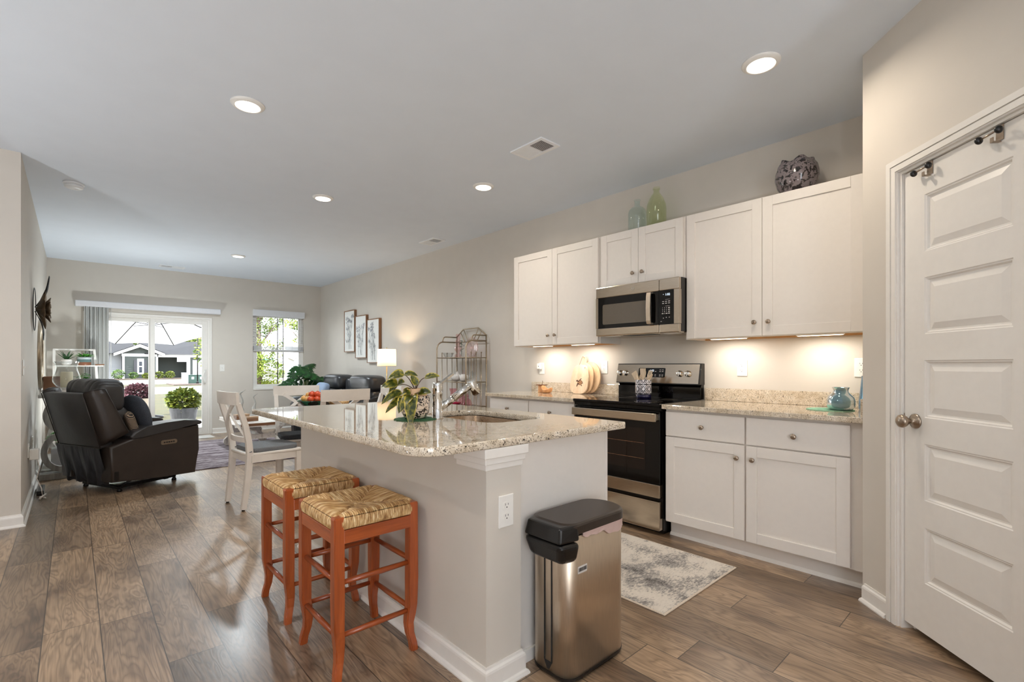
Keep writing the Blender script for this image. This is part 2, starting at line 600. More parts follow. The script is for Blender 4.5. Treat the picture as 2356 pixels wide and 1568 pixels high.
def cloth(name, c0, c1, sc=260.0, rough=0.9):
    t = NT(name)
    co = t.coord()
    f = t.noise(co, sc, 2.0)
    return t.bsdf(t.ramp(f, [(0.35, lin(c0)), (0.65, lin(c1))]), rough, 0, t.bump(f, 0.3, 0.002))
M['graycloth'] = cloth('gray_cushion_fabric', (92, 94, 97), (122, 124, 126))
M['charcloth'] = cloth('charcoal_cushion_fabric', (40, 41, 44), (62, 63, 66))
M['bluecloth'] = cloth('pale_blue_fabric', (120, 138, 165), (160, 176, 198))
def zigzag():
    t = NT('zigzag_pillow_fabric')
    tc = t.n('TexCoord')
    sp = t.n('SeparateXYZ', {0: tc.outputs['Object']})
    z = t.math('PINGPONG', t.math('MULTIPLY', sp.outputs['Y'], 1.0), 0.018)
    s = t.math('FRACT', t.math('MULTIPLY', t.math('ADD', sp.outputs['Z'], z), 80.0))
    return t.bsdf(t.mix(t.math('GREATER_THAN', s, 0.62), lin((32, 31, 33)), lin((176, 150, 122))), 0.9)
M['zigzag'] = zigzag()
def matmat():
    t = NT('distressed_gray_rug')
    co = t.coord()
    a = t.noise(co, 4.2, 5.0, 0.62, 0.3)
    b = t.noise(t.coord((1, 2.6, 1)), 46.0, 4.0, 0.7)
    k = t.math('ADD', t.math('MULTIPLY', a, 0.62), t.math('MULTIPLY', b, 0.38))
    col = t.ramp(k, [(0.36, lin((88, 84, 82))), (0.45, lin((158, 152, 147))), (0.52, lin((220, 211, 199))), (0.7, lin((232, 224, 212)))])
    return t.bsdf(col, 0.95, 0, t.bump(b, 0.4, 0.004))
M['mat'] = matmat()
def rugmat():
    t = NT('abstract_area_rug')
    a = t.noise(t.coord((0.5, 2.6, 1)), 5.0, 6.0, 0.7, 0.6)
    b = t.noise(t.coord((0.7, 2.0, 1)), 30.0, 3.0, 0.7)
    k = t.math('ADD', t.math('MULTIPLY', a, 0.7), t.math('MULTIPLY', b, 0.3))
    col = t.ramp(k, [(0.38, lin((56, 46, 52))), (0.47, lin((100, 84, 90))), (0.54, lin((150, 140, 142))), (0.70, lin((176, 168, 168)))])
    return t.bsdf(col, 0.95, 0, t.bump(b, 0.4, 0.006))
M['rug'] = rugmat()
def glass(name, c, rough=0.0, ior=1.45, dens=0.0):
    t = NT(name)
    return t.bsdf(lin(c), rough, 0, None, Transmission_Weight=1.0, IOR=ior)
def thin(name, c, ior=1.4):
    """thin blown glass: tinted see-through walls with a clear-coat reflection"""
    t = NT(name)
    tr = t.n('BsdfTransparent', {'Color': lin(c)})
    gl = t.n('BsdfGlossy', {'Color': (1, 1, 1, 1), 'Roughness': 0.01})
    lw = t.n('LayerWeight', {'Blend': 0.35})
    k = t.math('MULTIPLY_ADD', t.math('POWER', lw.outputs['Facing'], 2.2), 0.55, 0.035)
    mx = t.n('MixShader', {0: k, 1: tr.outputs[0], 2: gl.outputs[0]})
    t.t.links.new(mx.outputs[0], t.out.inputs['Surface'])
    return t.m
M['glass_clear'] = thin('clear_glass', (248, 249, 249))
M['glass_teal'] = thin('pale_teal_glass', (246, 250, 249))
M['glass_green'] = thin('pale_green_glass', (247, 249, 238))
M['glass_pink'] = thin('pink_glass', (254, 245, 245))
M['glass_rose'] = thin('rose_glass', (251, 233, 236))
def blueglass(name, c):
    t = NT(name)
    return t.bsdf(lin(c), 0.03, 0.12, None, Transmission_Weight=0.6, IOR=1.45, Coat_Weight=0.8, Coat_Roughness=0.02, Thin_Film_Thickness=420.0)
M['glass_blue'] = blueglass('lustre_blue_glass', (132, 170, 186))
M['glass_blue2'] = blueglass('deep_blue_glass', (112, 156, 182))
def pane():
    t = NT('window_pane')
    tr = t.n('BsdfTransparent', {'Color': (0.97, 0.98, 0.98, 1)})
    gl = t.n('BsdfGlossy', {'Color': (1, 1, 1, 1), 'Roughness': 0.0})
    fr = t.n('Fresnel', {'IOR': 1.3})
    mx = t.n('MixShader', {0: fr.outputs[0], 1: tr.outputs[0], 2: gl.outputs[0]})
    t.t.links.new(mx.outputs[0], t.out.inputs['Surface'])
    return t.m
M['pane'] = pane()
def translucent(name, c, tw=0.5):
    t = NT(name)
    d = t.n('BsdfDiffuse', {'Color': lin(c)})
    tr = t.n('BsdfTranslucent', {'Color': lin(c)})
    mx = t.n('MixShader', {0: tw, 1: d.outputs[0], 2: tr.outputs[0]})
    t.t.links.new(mx.outputs[0], t.out.inputs['Surface'])
    return t.m
M['shade'] = translucent('linen_lamp_shade', (244, 232, 214), 0.6)
M['vane'] = translucent('vinyl_blind', (238, 238, 236), 0.45)
def mottled(name, c0, c1, sc, th=0.5, rough=0.2):
    t = NT(name)
    co = t.coord()
    f = t.noise(co, sc, 3.0, 0.6, 0.8)
    return t.bsdf(t.ramp(f, [(th - 0.03, lin(c0)), (th + 0.03, lin(c1))]), rough, 0, None, Coat_Weight=0.5, Coat_Roughness=0.05)
M['vase'] = mottled('mottled_gray_glaze', (30, 25, 28), (128, 118, 120), 42, 0.47, 0.12)
M['toile'] = mottled('black_cream_toile', (28, 22, 26), (232, 214, 194), 62, 0.475, 0.25)
M['tancer'] = plain('tan_ceramic', (202, 168, 134), 0.4)
def scroll_tile():
    """navy scroll-work on pale blue ceramic; angle around the crock and height drive the pattern"""
    t = NT('scrollwork_ceramic')
    tc = t.n('TexCoord')
    sp = t.n('SeparateXYZ', {0: tc.outputs['Object']})
    ang = t.math('MULTIPLY', t.math('ARCTAN2', sp.outputs['Y'], sp.outputs['X']), 0.064)
    CW = 0.0503
    fx = t.math('ABSOLUTE', t.math('SUBTRACT', t.math('FRACT', t.math('DIVIDE', t.math('ADD', ang, CW * 4.3), CW)), 0.5))
    fz = t.math('ABSOLUTE', t.math('SUBTRACT', t.math('FRACT', t.math('DIVIDE', t.math('ADD', sp.outputs['Z'], 0.0), 0.075)), 0.5))
    r1 = t.math('SQRT', t.math('ADD', t.math('POWER', t.math('SUBTRACT', fx, 0.2), 2.0), t.math('POWER', t.math('SUBTRACT', fz, 0.24), 2.0)))
    ring = t.math('LESS_THAN', t.math('ABSOLUTE', t.math('SUBTRACT', t.math('FRACT', t.math('MULTIPLY', r1, 7.0)), 0.5)), 0.2)
    ring = t.math('MULTIPLY', ring, t.math('LESS_THAN', r1, 0.24))
    cr = t.math('LESS_THAN', t.math('MINIMUM', fx, fz), 0.035)
    dia = t.math('LESS_THAN', t.math('ABSOLUTE', t.math('SUBTRACT', t.math('ADD', fx, fz), 0.66)), 0.05)
    k = t.math('MAXIMUM', t.math('MAXIMUM', ring, cr), dia)
    return t.bsdf(t.mix(k, lin((226, 220, 222)), lin((32, 28, 44))), 0.2, 0, None, Coat_Weight=0.5, Coat_Roughness=0.05)
M['scroll'] = scroll_tile()
M['navy'] = plain('navy_glaze', (30, 26, 62), 0.15)
def leafmat(name, c0, c1, sc=30.0, rough=0.4, edge=None):
    t = NT(name)
    f = t.noise(t.coord(), sc, 3.0)
    b = t.bsdf(t.ramp(f, [(0.35, lin(c0)), (0.65, lin(c1))]), rough, 0, None)
    return b
M['leaf_var'] = leafmat('variegated_leaf', (58, 76, 22), (186, 168, 52), 30, 0.3)
M['leaf_dark'] = leafmat('glossy_green_leaf', (14, 46, 18), (34, 86, 32), 20, 0.3)
M['leaf_mid'] = leafmat('mid_green_leaf', (34, 110, 30), (96, 170, 62), 20, 0.4)
M['leaf_yel'] = leafmat('yellow_green_leaf', (48, 74, 18), (122, 128, 44), 14, 0.5)
M['leaf_tree'] = leafmat('yellow_green_tree_leaf', (70, 104, 34), (168, 178, 70), 3, 0.6)  # yellow-green foliage colour, mottled at random
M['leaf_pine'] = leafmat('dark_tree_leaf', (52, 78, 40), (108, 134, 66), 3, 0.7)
M['leaf_pur'] = leafmat('burgundy_leaf', (48, 24, 32), (110, 70, 78), 18, 0.5)
M['stem'] = plain('green_stem', (92, 108, 48), 0.5)
M['stem_brown'] = plain('brown_stem', (92, 74, 60), 0.6)
M['soil'] = plain('dark_soil', (48, 36, 28), 0.95, 0, 0.3, 60)
M['trivet'] = plain('green_felt', (40, 92, 56), 0.8, 0, 0.1)
M['trivet2'] = plain('mint_felt', (122, 166, 140), 0.8, 0, 0.06)
M['champagne'] = plain('champagne_metal', (176, 160, 138), 0.32, 0.85, 0.06)
M['brass'] = plain('pale_brass', (206, 180, 130), 0.3, 0.9, 0.05)
M['binliner'] = translucent('bin_liner', (236, 206, 196), 0.35)
M['candle'] = plain('ivory_wax', (240, 228, 196), 0.5, 0, 0.02, Subsurface_Weight=0.0)
M['graywood'] = wood('weathered_gray_wood', (120, 118, 114), (176, 174, 168), 0.6, 2, 20, 0.12)
M['whitewash'] = mottled('whitewashed_wood', (196, 188, 180), (226, 220, 212), 10, 0.45, 0.55)
M['bronze'] = plain('antique_bronze', (112, 94, 74), 0.4, 0.7, 0.2, 20)
M['mirror'] = plain('mirror_silver', (235, 236, 236), 0.02, 1.0, 0.0)
M['bowlgreen'] = mottled('green_glazed_ceramic', (22, 46, 40), (36, 112, 88), 16, 0.5, 0.15)
M['fruit_red'] = plain('red_orange_skin', (196, 74, 34), 0.35, 0, 0.2, 40)
M['fruit_tan'] = plain('golden_skin', (214, 160, 88), 0.4, 0, 0.15, 40)
M['tab_top'] = wood('walnut_tabletop', (84, 54, 38), (120, 82, 58), 0.35, 0, 12, 0.08)
M['steel_sink'] = steel('sink_steel', (166, 142, 118), 0.24, (1, 0.05, 1))

# ================================================================= THE ROOM
XR, YB, XL, YL, H = 3.645, 9.67, -0.285, 5.04, 2.743
XFL, YF = -4.4, -3.4          # far left wall, wall behind the camera
m = MB(); m.box((XFL - .1, YF - .1, -.12), (XR + .12, YB + .12, 0)); struct('floor', m, M['floor'])
m = MB(); m.box((XFL - .1, YF - .1, H), (XR + .12, YB + .12, H + .15)); struct('ceiling', m, M['ceil'])
m = MB(); m.box((XR, YF - .1, 0), (XR + .12, YB + .12, H)); struct('wall_right', m, M['wall'])
# back wall with a sliding door and a window
DX0, DX1, DZ = 0.10, 1.775, 2.0
WX0, WX1, WZ0, WZ1 = 2.42, 3.32, 0.75, 2.16
m = MB()
for x0, x1, z0, z1 in ((XL - .12, DX0, 0, H), (DX0, DX1, DZ, H), (DX1, WX0, 0, H), (WX0, WX1, 0, WZ0), (WX0, WX1, WZ1, H), (WX1, XR, 0, H)):
    m.box((x0, YB, z0), (x1, YB + .12, z1))
struct('wall_back', m, M['wall'])
m = MB(); m.box((XL - .12, YL, 0), (XL, YB, H)); struct('wall_left', m, M['wall'])
m = MB(); m.box((XFL, YL, 0), (XL - .12, YL + .12, H)); struct('wall_front_left', m, M['wall'])
m = MB(); m.box((XFL - .1, YF, 0), (XFL, YL + .12, H)); struct('wall_far_left', m, M['wall'])
# wall behind the camera, with an added window opening sized to light the room
m = MB()
FX0, FX1, FZ0, FZ1 = -3.1, -0.8, 0.10, 2.45
for x0, x1, z0, z1 in ((XFL, FX0, 0, H), (FX0, FX1, 0, FZ0), (FX0, FX1, FZ1, H), (FX1, XR, 0, H)):
    m.box((x0, YF - .1, z0), (x1, YF, z1))
struct('wall_front', m, M['wall'])
# pantry: short wall, then a diagonal wall with a door in it
PC = Vector((2.942, 0.602, 0))
PROT = math.radians(-135)
m = MB(); m.box((2.99, .49, 0), (XR, .602, H)); struct('wall_pantry', m, M['wall'])
D0, D1, DH = 0.245, 0.875, 2.055      # door opening along the diagonal wall
m = MB()
m.prism([(0, 0), (D0, 0), (D0, .11), (.0456, .11)], 0, H)
m.box((D0, 0, DH), (D1, .11, H)); m.box((D1, 0, 0), (1.75, .11, H))
struct('wall_pantry_diagonal', m, M['wall'], loc=PC, rot=(0, 0, PROT))
m = MB(); m.box((1.70, YF, 0), (1.81, -.62, H)); struct('wall_pantry_side', m, M['wall'])

def base_run(m, p0, p1, nrm, h=.092, ext0=0.0, ext1=0.0):
    """baseboard with a rounded cap and a shoe strip from p0 to p1 on a wall facing nrm"""
    p0, p1, nrm = Vector(p0 + (0,)), Vector(p1 + (0,)), Vector(nrm + (0,)).normalized()
    d = (p1 - p0).normalized()
    prof = [(0, 0), (.026, 0), (.026, .006), (.021, .015), (.014, .019), (.014, h - .022), (.012, h - .014), (.006, h - .008), (.005, h), (0, h)]
    R = []
    for q, e in ((p0, -ext0), (p1, ext1)):
        # e > 0 mitres an outer corner, e < 0 an inner one
        R.append([q + d * (e * a) + nrm * a + Vector((0, 0, b)) for a, b in prof])
    m.rings(R, True, True, False)
    return m
m = MB(); base_run(m, (XL, YL), (XL, YB), (1, 0), ext0=1); struct('baseboard_left', m, M['trim'])
m = MB(); base_run(m, (XFL, YL), (XL, YL), (0, -1), ext1=1); struct('baseboard_front_left', m, M['trim'])
m = MB(); base_run(m, (XL, YB), (DX0 - .05, YB), (0, -1)); base_run(m, (DX1 + .005, YB), (XR, YB), (0, -1)); struct('baseboard_back', m, M['trim'])
m = MB(); base_run(m, (XR, YB), (XR, 3.70), (-1, 0)); struct('baseboard_right', m, M['trim'])
m = MB(); base_run(m, (0.02, 0), (D0 - .065, 0), (0, -1), ext0=0.5); base_run(m, (D1 + .065, 0), (1.75, 0), (0, -1))
struct('baseboard_pantry', m, M['trim'], loc=PC, rot=(0, 0, PROT))

# pantry door casing
m = MB()
CW = .064
def casing(m, x0, x1, z0, z1):
    m.box((x0, -.012, z0), (x1, 0.0, z1))
def casing_profile(m, pts):
    """stepped moulding around three sides of the opening"""
    for a, b, d in ((0, CW, .010), (.006, .030, .016), (.034, .058, .019)):
        x0, x1, zt = D0, D1, DH
        m.prism([(x0 - b, 0), (x0 - a, 0), (x0 - a, zt + a), (x0 - b, zt + b)], -d, 0, 'Y')
        m.prism([(x1 + a, 0), (x1 + b, 0), (x1 + b, zt + b), (x1 + a, zt + a)], -d, 0, 'Y')
        m.prism([(x0 - a, zt + a), (x1 + a, zt + a), (x1 + b, zt + b), (x0 - b, zt + b)], -d, 0, 'Y')
casing_profile(m, None)
m.box((D0 + .0002, 0.0004, 0), (D0 + .012, .1096, DH - .012)); m.box((D1 - .012, 0.0004, 0), (D1 - .0002, .1096, DH - .012)); m.box((D0 + .0002, 0.0004, DH - .012), (D1 - .0002, .1096, DH - .0002))
m.box((D0 + .010, .052, 0), (D0 + .024, .075, DH - .012)); m.box((D1 - .024, .052, 0), (D1 - .010, .075, DH - .012)); m.box((D0 + .024, .052, DH - .024), (D1 - .024, .075, DH - .01))
struct('trim_1', m, M['trim'], loc=PC, rot=(0, 0, PROT))

# pantry door: five raised panels
door = bpy.data.objects.new('door_1', None); COL.objects.link(door)
door.location = PC; door.rotation_euler = (0, 0, PROT)
door['kind'] = 'structure'
door['label'] = 'white five panel pantry door on the diagonal wall'
dx0, dx1, dz0, dz1 = D0 + .014, D1 - .014, .035, DH - .016
px0, px1 = dx0 + .110, dx1 - .110
rows = [(1.668, 1.912), (1.316, 1.558), (.958, 1.204), (.604, .846), (.250, .488)]
m = MB()
yf = .012
m.box((dx0, yf, dz0), (px0, yf + .036, dz1)); m.box((px1, yf, dz0), (dx1, yf + .036, dz1))
zs = [dz1] + [v for a, b in rows for v in (b, a)] + [dz0]
for k in range(0, len(zs), 2):
    m.box((px0, yf, zs[k + 1]), (px1, yf + .036, zs[k]))
def quadring(m, a, ya, b, yb):
    """sloped frame between rectangle a=(x0,z0,x1,z1) at depth ya and b at yb"""
    A = [(a[0], ya, a[1]), (a[2], ya, a[1]), (a[2], ya, a[3]), (a[0], ya, a[3])]
    B = [(b[0], yb, b[1]), (b[2], yb, b[1]), (b[2], yb, b[3]), (b[0], yb, b[3])]
    m.rings([A, B], False, False, False)
def inset(r, d):
    return (r[0] + d, r[1] + d, r[2] - d, r[3] - d)
for a, b in rows:
    r0 = (px0, a, px1, b)
    quadring(m, r0, yf, inset(r0, .004), yf + .004)
    quadring(m, inset(r0, .004), yf + .004, inset(r0, .008), yf + .004)
    quadring(m, inset(r0, .008), yf + .004, inset(r0, .014), yf + .012)
    quadring(m, inset(r0, .014), yf + .012, inset(r0, .020), yf + .012)
    quadring(m, inset(r0, .020), yf + .012, inset(r0, .046), yf + .004)
    q = inset(r0, .046)
    m.box((q[0], yf + .004, q[1]), (q[2], yf + .03, q[3]))
    m.box((px0, yf + .013, a), (px1, yf + .03, b))
obj('door_slab', m, M['trim'], door)
m = MB()
kx, kz = dx0 + .062, .938
m.lathe([(.033, yf), (.033, yf - .004), (.027, yf - .010), (.014, yf - .013), (.011, yf - .024), (.014, yf - .034), (.024, yf - .044), (.029, yf - .056), (.027, yf - .066), (.016, yf - .074), (.001, yf - .076)], (kx, 0, kz), 24, axis='Y')
obj('door_knob', m, M['nickel'], door)
m = MB(); m.box((dx0 - .003, yf - .0015, kz - .03), (dx0 + .0015, yf + .03, kz + .03)); obj('latch_plate', m, M['nickel'], door)
# two swing latches clipped over the top of the door
def hook(t, label):
    h = thing('over_door_hook', label, 'hook', PC, PROT, 'metal hooks over the pantry door')
    m = MB(); z = DH - .014
    m.box((t - .014, yf - .003, z - .055), (t + .014, yf - .0004, z - .001)); m.box((t - .014, yf - .003, z - .002), (t + .014, yf + .036, z - .0005))
    m.box((t - .006, yf - .030, z - .062), (t + .006, yf - .003, z - .058)); m.box((t - .006, yf - .031, z - .062), (t + .006, yf - .028, z - .044))
    obj('clip', m, M['nickel'], h)
    m = MB(); m.tube([(t - .055, yf - .028, z - .032), (t + .012, yf - .028, z - .026)], .0035, 8)
    obj('rod', m, M['nickel'], h)
    for a in (-.055, .022):
        m = MB(); m.puff((t + a, yf - .026, z - .030 + (a > 0) * .005), (.010, .014, .014), 1.0, 14, 8)
        obj('rubber_knob', m, M['black'], h)
hook(.40, 'metal hook with black knobs over the pantry door, nearer the door knob side')
hook(.705, 'metal hook with black knobs over the pantry door, farther from the knob side')

# ---- back window
win = bpy.data.objects.new('window_1', None); COL.objects.link(win); win.location = (0, 0, 0)
win['kind'] = 'structure'; win['label'] = 'white single hung window beside the sofa'
m = MB()
y0, y1 = YB + .045, YB + .10
f = .045
m.box((WX0, y0, WZ0), (WX0 + f, y1, WZ1)); m.box((WX1 - f, y0, WZ0), (WX1, y1, WZ1)); m.box((WX0 + f, y0, WZ0), (WX1 - f, y1, WZ0 + f)); m.box((WX0 + f, y0, WZ1 - f), (WX1 - f, y1, WZ1))
obj('window_frame', m, M['white'], win)
def sash(z0, z1, y):
    m = MB(); a, b, w = WX0 + f, WX1 - f, .035
    m.box((a, y, z0), (a + w, y + .025, z1)); m.box((b - w, y, z0), (b, y + .025, z1)); m.box((a + w, y, z0), (b - w, y + .025, z0 + w)); m.box((a + w, y, z1 - w), (b - w, y + .025, z1))
    o = obj('sash', m, M['white'], win)
    m = MB(); m.box((a + w - .004, y + .010, z0 + w - .004), (b - w + .004, y + .014, z1 - w + .004)); obj('glass_pane', m, M['pane'], o)
sash(WZ0 + f, 1.47, YB + .05); sash(1.44, WZ1 - f, YB + .072)
m = MB(); m.box((WX0 + .001, YB - .012, WZ0 - .018), (WX1 - .001, YB + .0448, WZ0 + .003)); obj('window_sill', m, M['trim'], win)

# ---- sliding glass door
sd = bpy.data.objects.new('door_2', None); COL.objects.link(sd); sd['kind'] = 'structure'; sd['label'] = 'white sliding glass patio door'
m = MB()
y0, y1 = YB - .012, YB + .11
for x0, x1 in ((DX0, DX0 + .035), (DX1 - .035, DX1)):
    m.box((x0, y0, 0), (x1, y1, DZ), .003)
m.box((DX0 + .035, y0, DZ - .035), (DX1 - .035, y1, DZ), .003); m.box((DX0 + .035, y0 + .02, 0), (DX1 - .035, y1, .03))
for x0, x1 in ((DX0 + .035, DX0 + .062), (DX1 - .062, DX1 - .035)):
    m.box((x0, y0 + .022, .03), (x1, y1, DZ - .035))
m.box((DX0 + .062, y0 + .022, DZ - .062), (DX1 - .062, y1, DZ - .035))
obj('door_frame', m, M['trim'], sd)
def panel(x0, x1, y, w0, w1):
    m = MB(); z0, z1 = .03, DZ - .062
    m.box((x0, y, z0), (x0 + w0, y + .036, z1), .003); m.box((x1 - w1, y, z0), (x1, y + .036, z1), .003)
    m.box((x0 + w0, y + .002, z0), (x1 - w1, y + .034, z0 + .09), .003); m.box((x0 + w0, y + .002, z1 - .062), (x1 - w1, y + .034, z1), .003)
    o = obj('door_panel', m, M['trim'], sd)
    m = MB(); m.box((x0 + w0 - .004, y + .016, z0 + .085), (x1 - w1 + .004, y + .020, z1 - .058)); obj('glass_pane', m, M['pane'], o)
    return o
panel(DX0 + .062, .955, YB + .058, .075, .055)
p = panel(.918, DX1 - .062, YB + .018, .062, .082)
m = MB(); hx, hz = 1.672, .985
m.tube([(hx, YB + .018, hz + .115)] + [(hx - .03 * math.sin(PI * i / 10), YB - .022 - .012 * math.sin(PI * i / 10), hz + .10 - .02 * i) for i in range(11)] + [(hx, YB + .018, hz - .115)], .009, 8)
m.box((hx - .02, YB + .004, hz - .12), (hx + .022, YB + .019, hz + .12), .004)
obj('door_handle', m, M['white'], p)

# ================================================================= CEILING FITTINGS
def downlight(x, y, label, k=1.0):
    t = thing('recessed_light', label, 'ceiling light', (x, y, H), 0, 'round recessed ceiling lights')
    m = MB(); m.lathe([(.092, 0), (.092, -.004), (.086, -.010), (.074, -.016), (.068, -.016), (.066, -.010), (.066, 0)], (0, 0, 0), 40, True, True)
    obj('trim_ring', m, M['white'], t)
    m = MB(); m.lathe([(.066, -.0115), (.064, -.015), (.045, -.0185), (.02, -.020), (.0005, -.0205)], (0, 0, 0), 40, True, True)
    obj('diffuser', m, M['lens'], t)
    ld = bpy.data.lights.new('recessed_light_beam', 'AREA')
    ld.shape = 'DISK'; ld.size = .115; ld.energy = LAMP_W * k; ld.color = LAMP_COL if k < 1.5 else (.86, .95, 1.0); ld.spread = math.radians(160)
    lo = bpy.data.objects.new('recessed_light_beam', ld); COL.objects.link(lo); lo.parent = t; lo.location = (0, 0, -.024)
M['lens'] = emit('lit_diffuser', (255, 244, 226), 7.0)
downlight(.771, 3.194, 'recessed ceiling light nearest above the open floor left of the island')
downlight(2.625, .97, 'recessed ceiling light nearest the pantry door, above the mat')
downlight(1.716, 4.494, 'recessed ceiling light above the dining table', 1.8)
downlight(2.641, 3.268, 'recessed ceiling light between the big air vent and the left wall cabinet')
downlight(1.735, 7.697, 'smallest recessed ceiling light in view, far down the living area', 5.5)
downlight(.771, .97, 'recessed ceiling light above the viewer, outside the picture', .85)
downlight(-1.3, 1.9, 'added recessed fill light over the hall area left of the viewer, outside the picture', 1.49)  # unseen lamp added to light the island side and left floor

def vent(x0, y0, x1, y1, long, label):
    """register with two banks of slats"""
    t = thing('ceiling_vent', label, 'vent', ((x0 + x1) / 2, (y0 + y1) / 2, H), 0, 'white ceiling air vents')
    a, b = (x1 - x0) / 2, (y1 - y0) / 2
    f = .026
    m = MB()
    for bx in ((-a, -b, a, -b + f), (-a, b - f, a, b), (-a, -b + f, -a + f, b - f), (a - f, -b + f, a, b - f)):
        m.box((bx[0], bx[1], -.009), (bx[2], bx[3], 0))
    if long == 'Y':
        m.box((-a + f, -.006, -.006), (a - f, .006, 0))
    else:
        m.box((-.006, -b + f, -.006), (.006, b - f, 0))
    obj('frame', m, M['vent'], t)
    m = MB(); m.box((-a + f, -b + f, -.0012), (a - f, b - f, -.0002)); obj('duct_opening', m, M['dark'], t)
    m = MB()
    L = b if long == 'Y' else a
    n = 26
    for i in range(n):
        s = -(L - f) + (2 * (L - f)) * (i + .5) / n
        if abs(s) < .008:
            continue
        tilt = .0065 if s > 0 else -.0065
        if long == 'Y':
            m.hexa([(-a + f, s - .0022 + tilt * .5, -.008), (a - f, s - .0022 + tilt * .5, -.008), (a - f, s + .0012 + tilt * .5, -.008), (-a + f, s + .0012 + tilt * .5, -.008), (-a + f, s - .0012 - tilt, -.001), (a - f, s - .0012 - tilt, -.001), (a - f, s + .0012 - tilt, -.001), (-a + f, s + .0012 - tilt, -.001)])
        else:
            m.hexa([(s - .0022 + tilt * .5, -b + f, -.008), (s + .0012 + tilt * .5, -b + f, -.008), (s + .0012 + tilt * .5, b - f, -.008), (s - .0022 + tilt * .5, b - f, -.008), (s - .0012 - tilt, -b + f, -.001), (s + .0012 - tilt, -b + f, -.001), (s + .0012 - tilt, b - f, -.001), (s - .0012 - tilt, b - f, -.001)])
    obj('slats', m, M['vent'], t)
    return t
vent(2.36, 2.293, 2.553, 2.608, 'Y', 'largest white ceiling air vent, above the island sink side')
vent(3.245, 4.99, 3.43, 5.32, 'Y', 'white ceiling air vent close to the long right wall')
vent(.985, 9.15, 1.32, 9.34, 'X', 'thin looking white ceiling air vent above the patio door')
t = thing('smoke_detector', 'round white smoke detector on the ceiling near the left wall', 'smoke detector', (0.003, 5.591, H))
m = MB(); m.lathe([(.072, 0), (.072, -.010), (.066, -.014), (.062, -.014), (.060, -.018)], (0, 0, 0), 36); obj('mounting_plate', m, M['vent'], t)
m = MB(); m.lathe([(.060, -.0185), (.064, -.023), (.062, -.034), (.052, -.042), (.02, -.045), (.001, -.045)], (0, 0, 0), 36); obj('housing', m, M['vent'], t)
m = MB(); m.lathe([(.0585, -.0182), (.0625, -.0212), (.0625, -.0222), (.0585, -.0228)], (0, 0, 0), 36); obj('sensor_slot', m, M['dark'], t)
m = MB(); m.lathe([(.013, -.0445), (.013, -.0475), (.001, -.048)], (.018, 0, 0), 18); obj('test_button', m, M['vent'], t)

def uplight(x, y, label, watts, col=(.93, .97, 1.0)):  # unseen fill lamps added to lift the ceiling brightness
    """added fill lamp, kept out of view, that brightens the ceiling"""
    t = thing('added_fill_light', label, 'lamp', (x, y, 0), 0, 'added fill lights out of view')
    m = MB(); m.lathe([(.11, 0), (.11, .012), (.10, .02), (.10, .30), (.096, .30), (.096, .27), (.0005, .268)], (0, 0, 0), 32); obj('can_body', m, M['white'], t)
    m = MB(); m.lathe([(.095, .271), (.095, .275), (.0005, .276)], (0, 0, 0), 32); obj('diffuser', m, M['lens'], t)
    ld = bpy.data.lights.new('added_fill_beam', 'AREA'); ld.shape = 'DISK'; ld.size = .17; ld.energy = watts; ld.color = col
    lo = bpy.data.objects.new('added_fill_beam', ld); COL.objects.link(lo); lo.parent = t; lo.location = (0, 0, .302); lo.rotation_euler = (PI, 0, 0)
uplight(-1.7, 3.1, 'added white fill uplight in the hall left of the view, outside the picture', 39.0)
uplight(-1.6, -1.0, 'added white fill uplight behind the viewer to the left, outside the picture', 39.0)
uplight(.7, -2.2, 'added white fill uplight behind the viewer, outside the picture', 39.0)
uplight(.52, 8.3, 'added white fill uplight hidden behind the recliner by the patio door', 27.0, (.90, .98, 1.0))

# ================================================================= KITCHEN ALONG THE RIGHT WALL
def shaker(parent, x, y0, y1, z0, z1, name='door', fw=.062, knob=None):
    """door or drawer front whose face looks towards -X at x"""
    m = MB(); g = .0016
    y0 += g; y1 -= g; z0 += g; z1 -= g
    if name == 'drawer':
        m.box((x, y0, z0), (x + .019, y1, z1), .0025)
    else:
        m.box((x, y0, z0), (x + .019, y0 + fw, z1), .0018); m.box((x, y1 - fw, z0), (x + .019, y1, z1), .0018)
        m.box((x + .0006, y0 + fw, z0), (x + .019, y1 - fw, z0 + fw), .0018); m.box((x + .0006, y0 + fw, z1 - fw), (x + .019, y1 - fw, z1), .0018)
        m.box((x + .009, y0 + fw - .003, z0 + fw - .003), (x + .017, y1 - fw + .003, z1 - fw + .003))
    d = obj(name, m, M['cab'], parent)
    if knob:
        m = MB(); m.lathe([(.008, 0), (.008, -.003), (.005, -.006), (.0048, -.013), (.009, -.017), (.0150, -.021), (.0155, -.024), (.013, -.028), (.006, -.0305), (.0005, -.031)], (x, knob[0], knob[1]), 20, axis='X')
        obj('knob', m, M['nickel'], d)
    return d
XU = 3.335
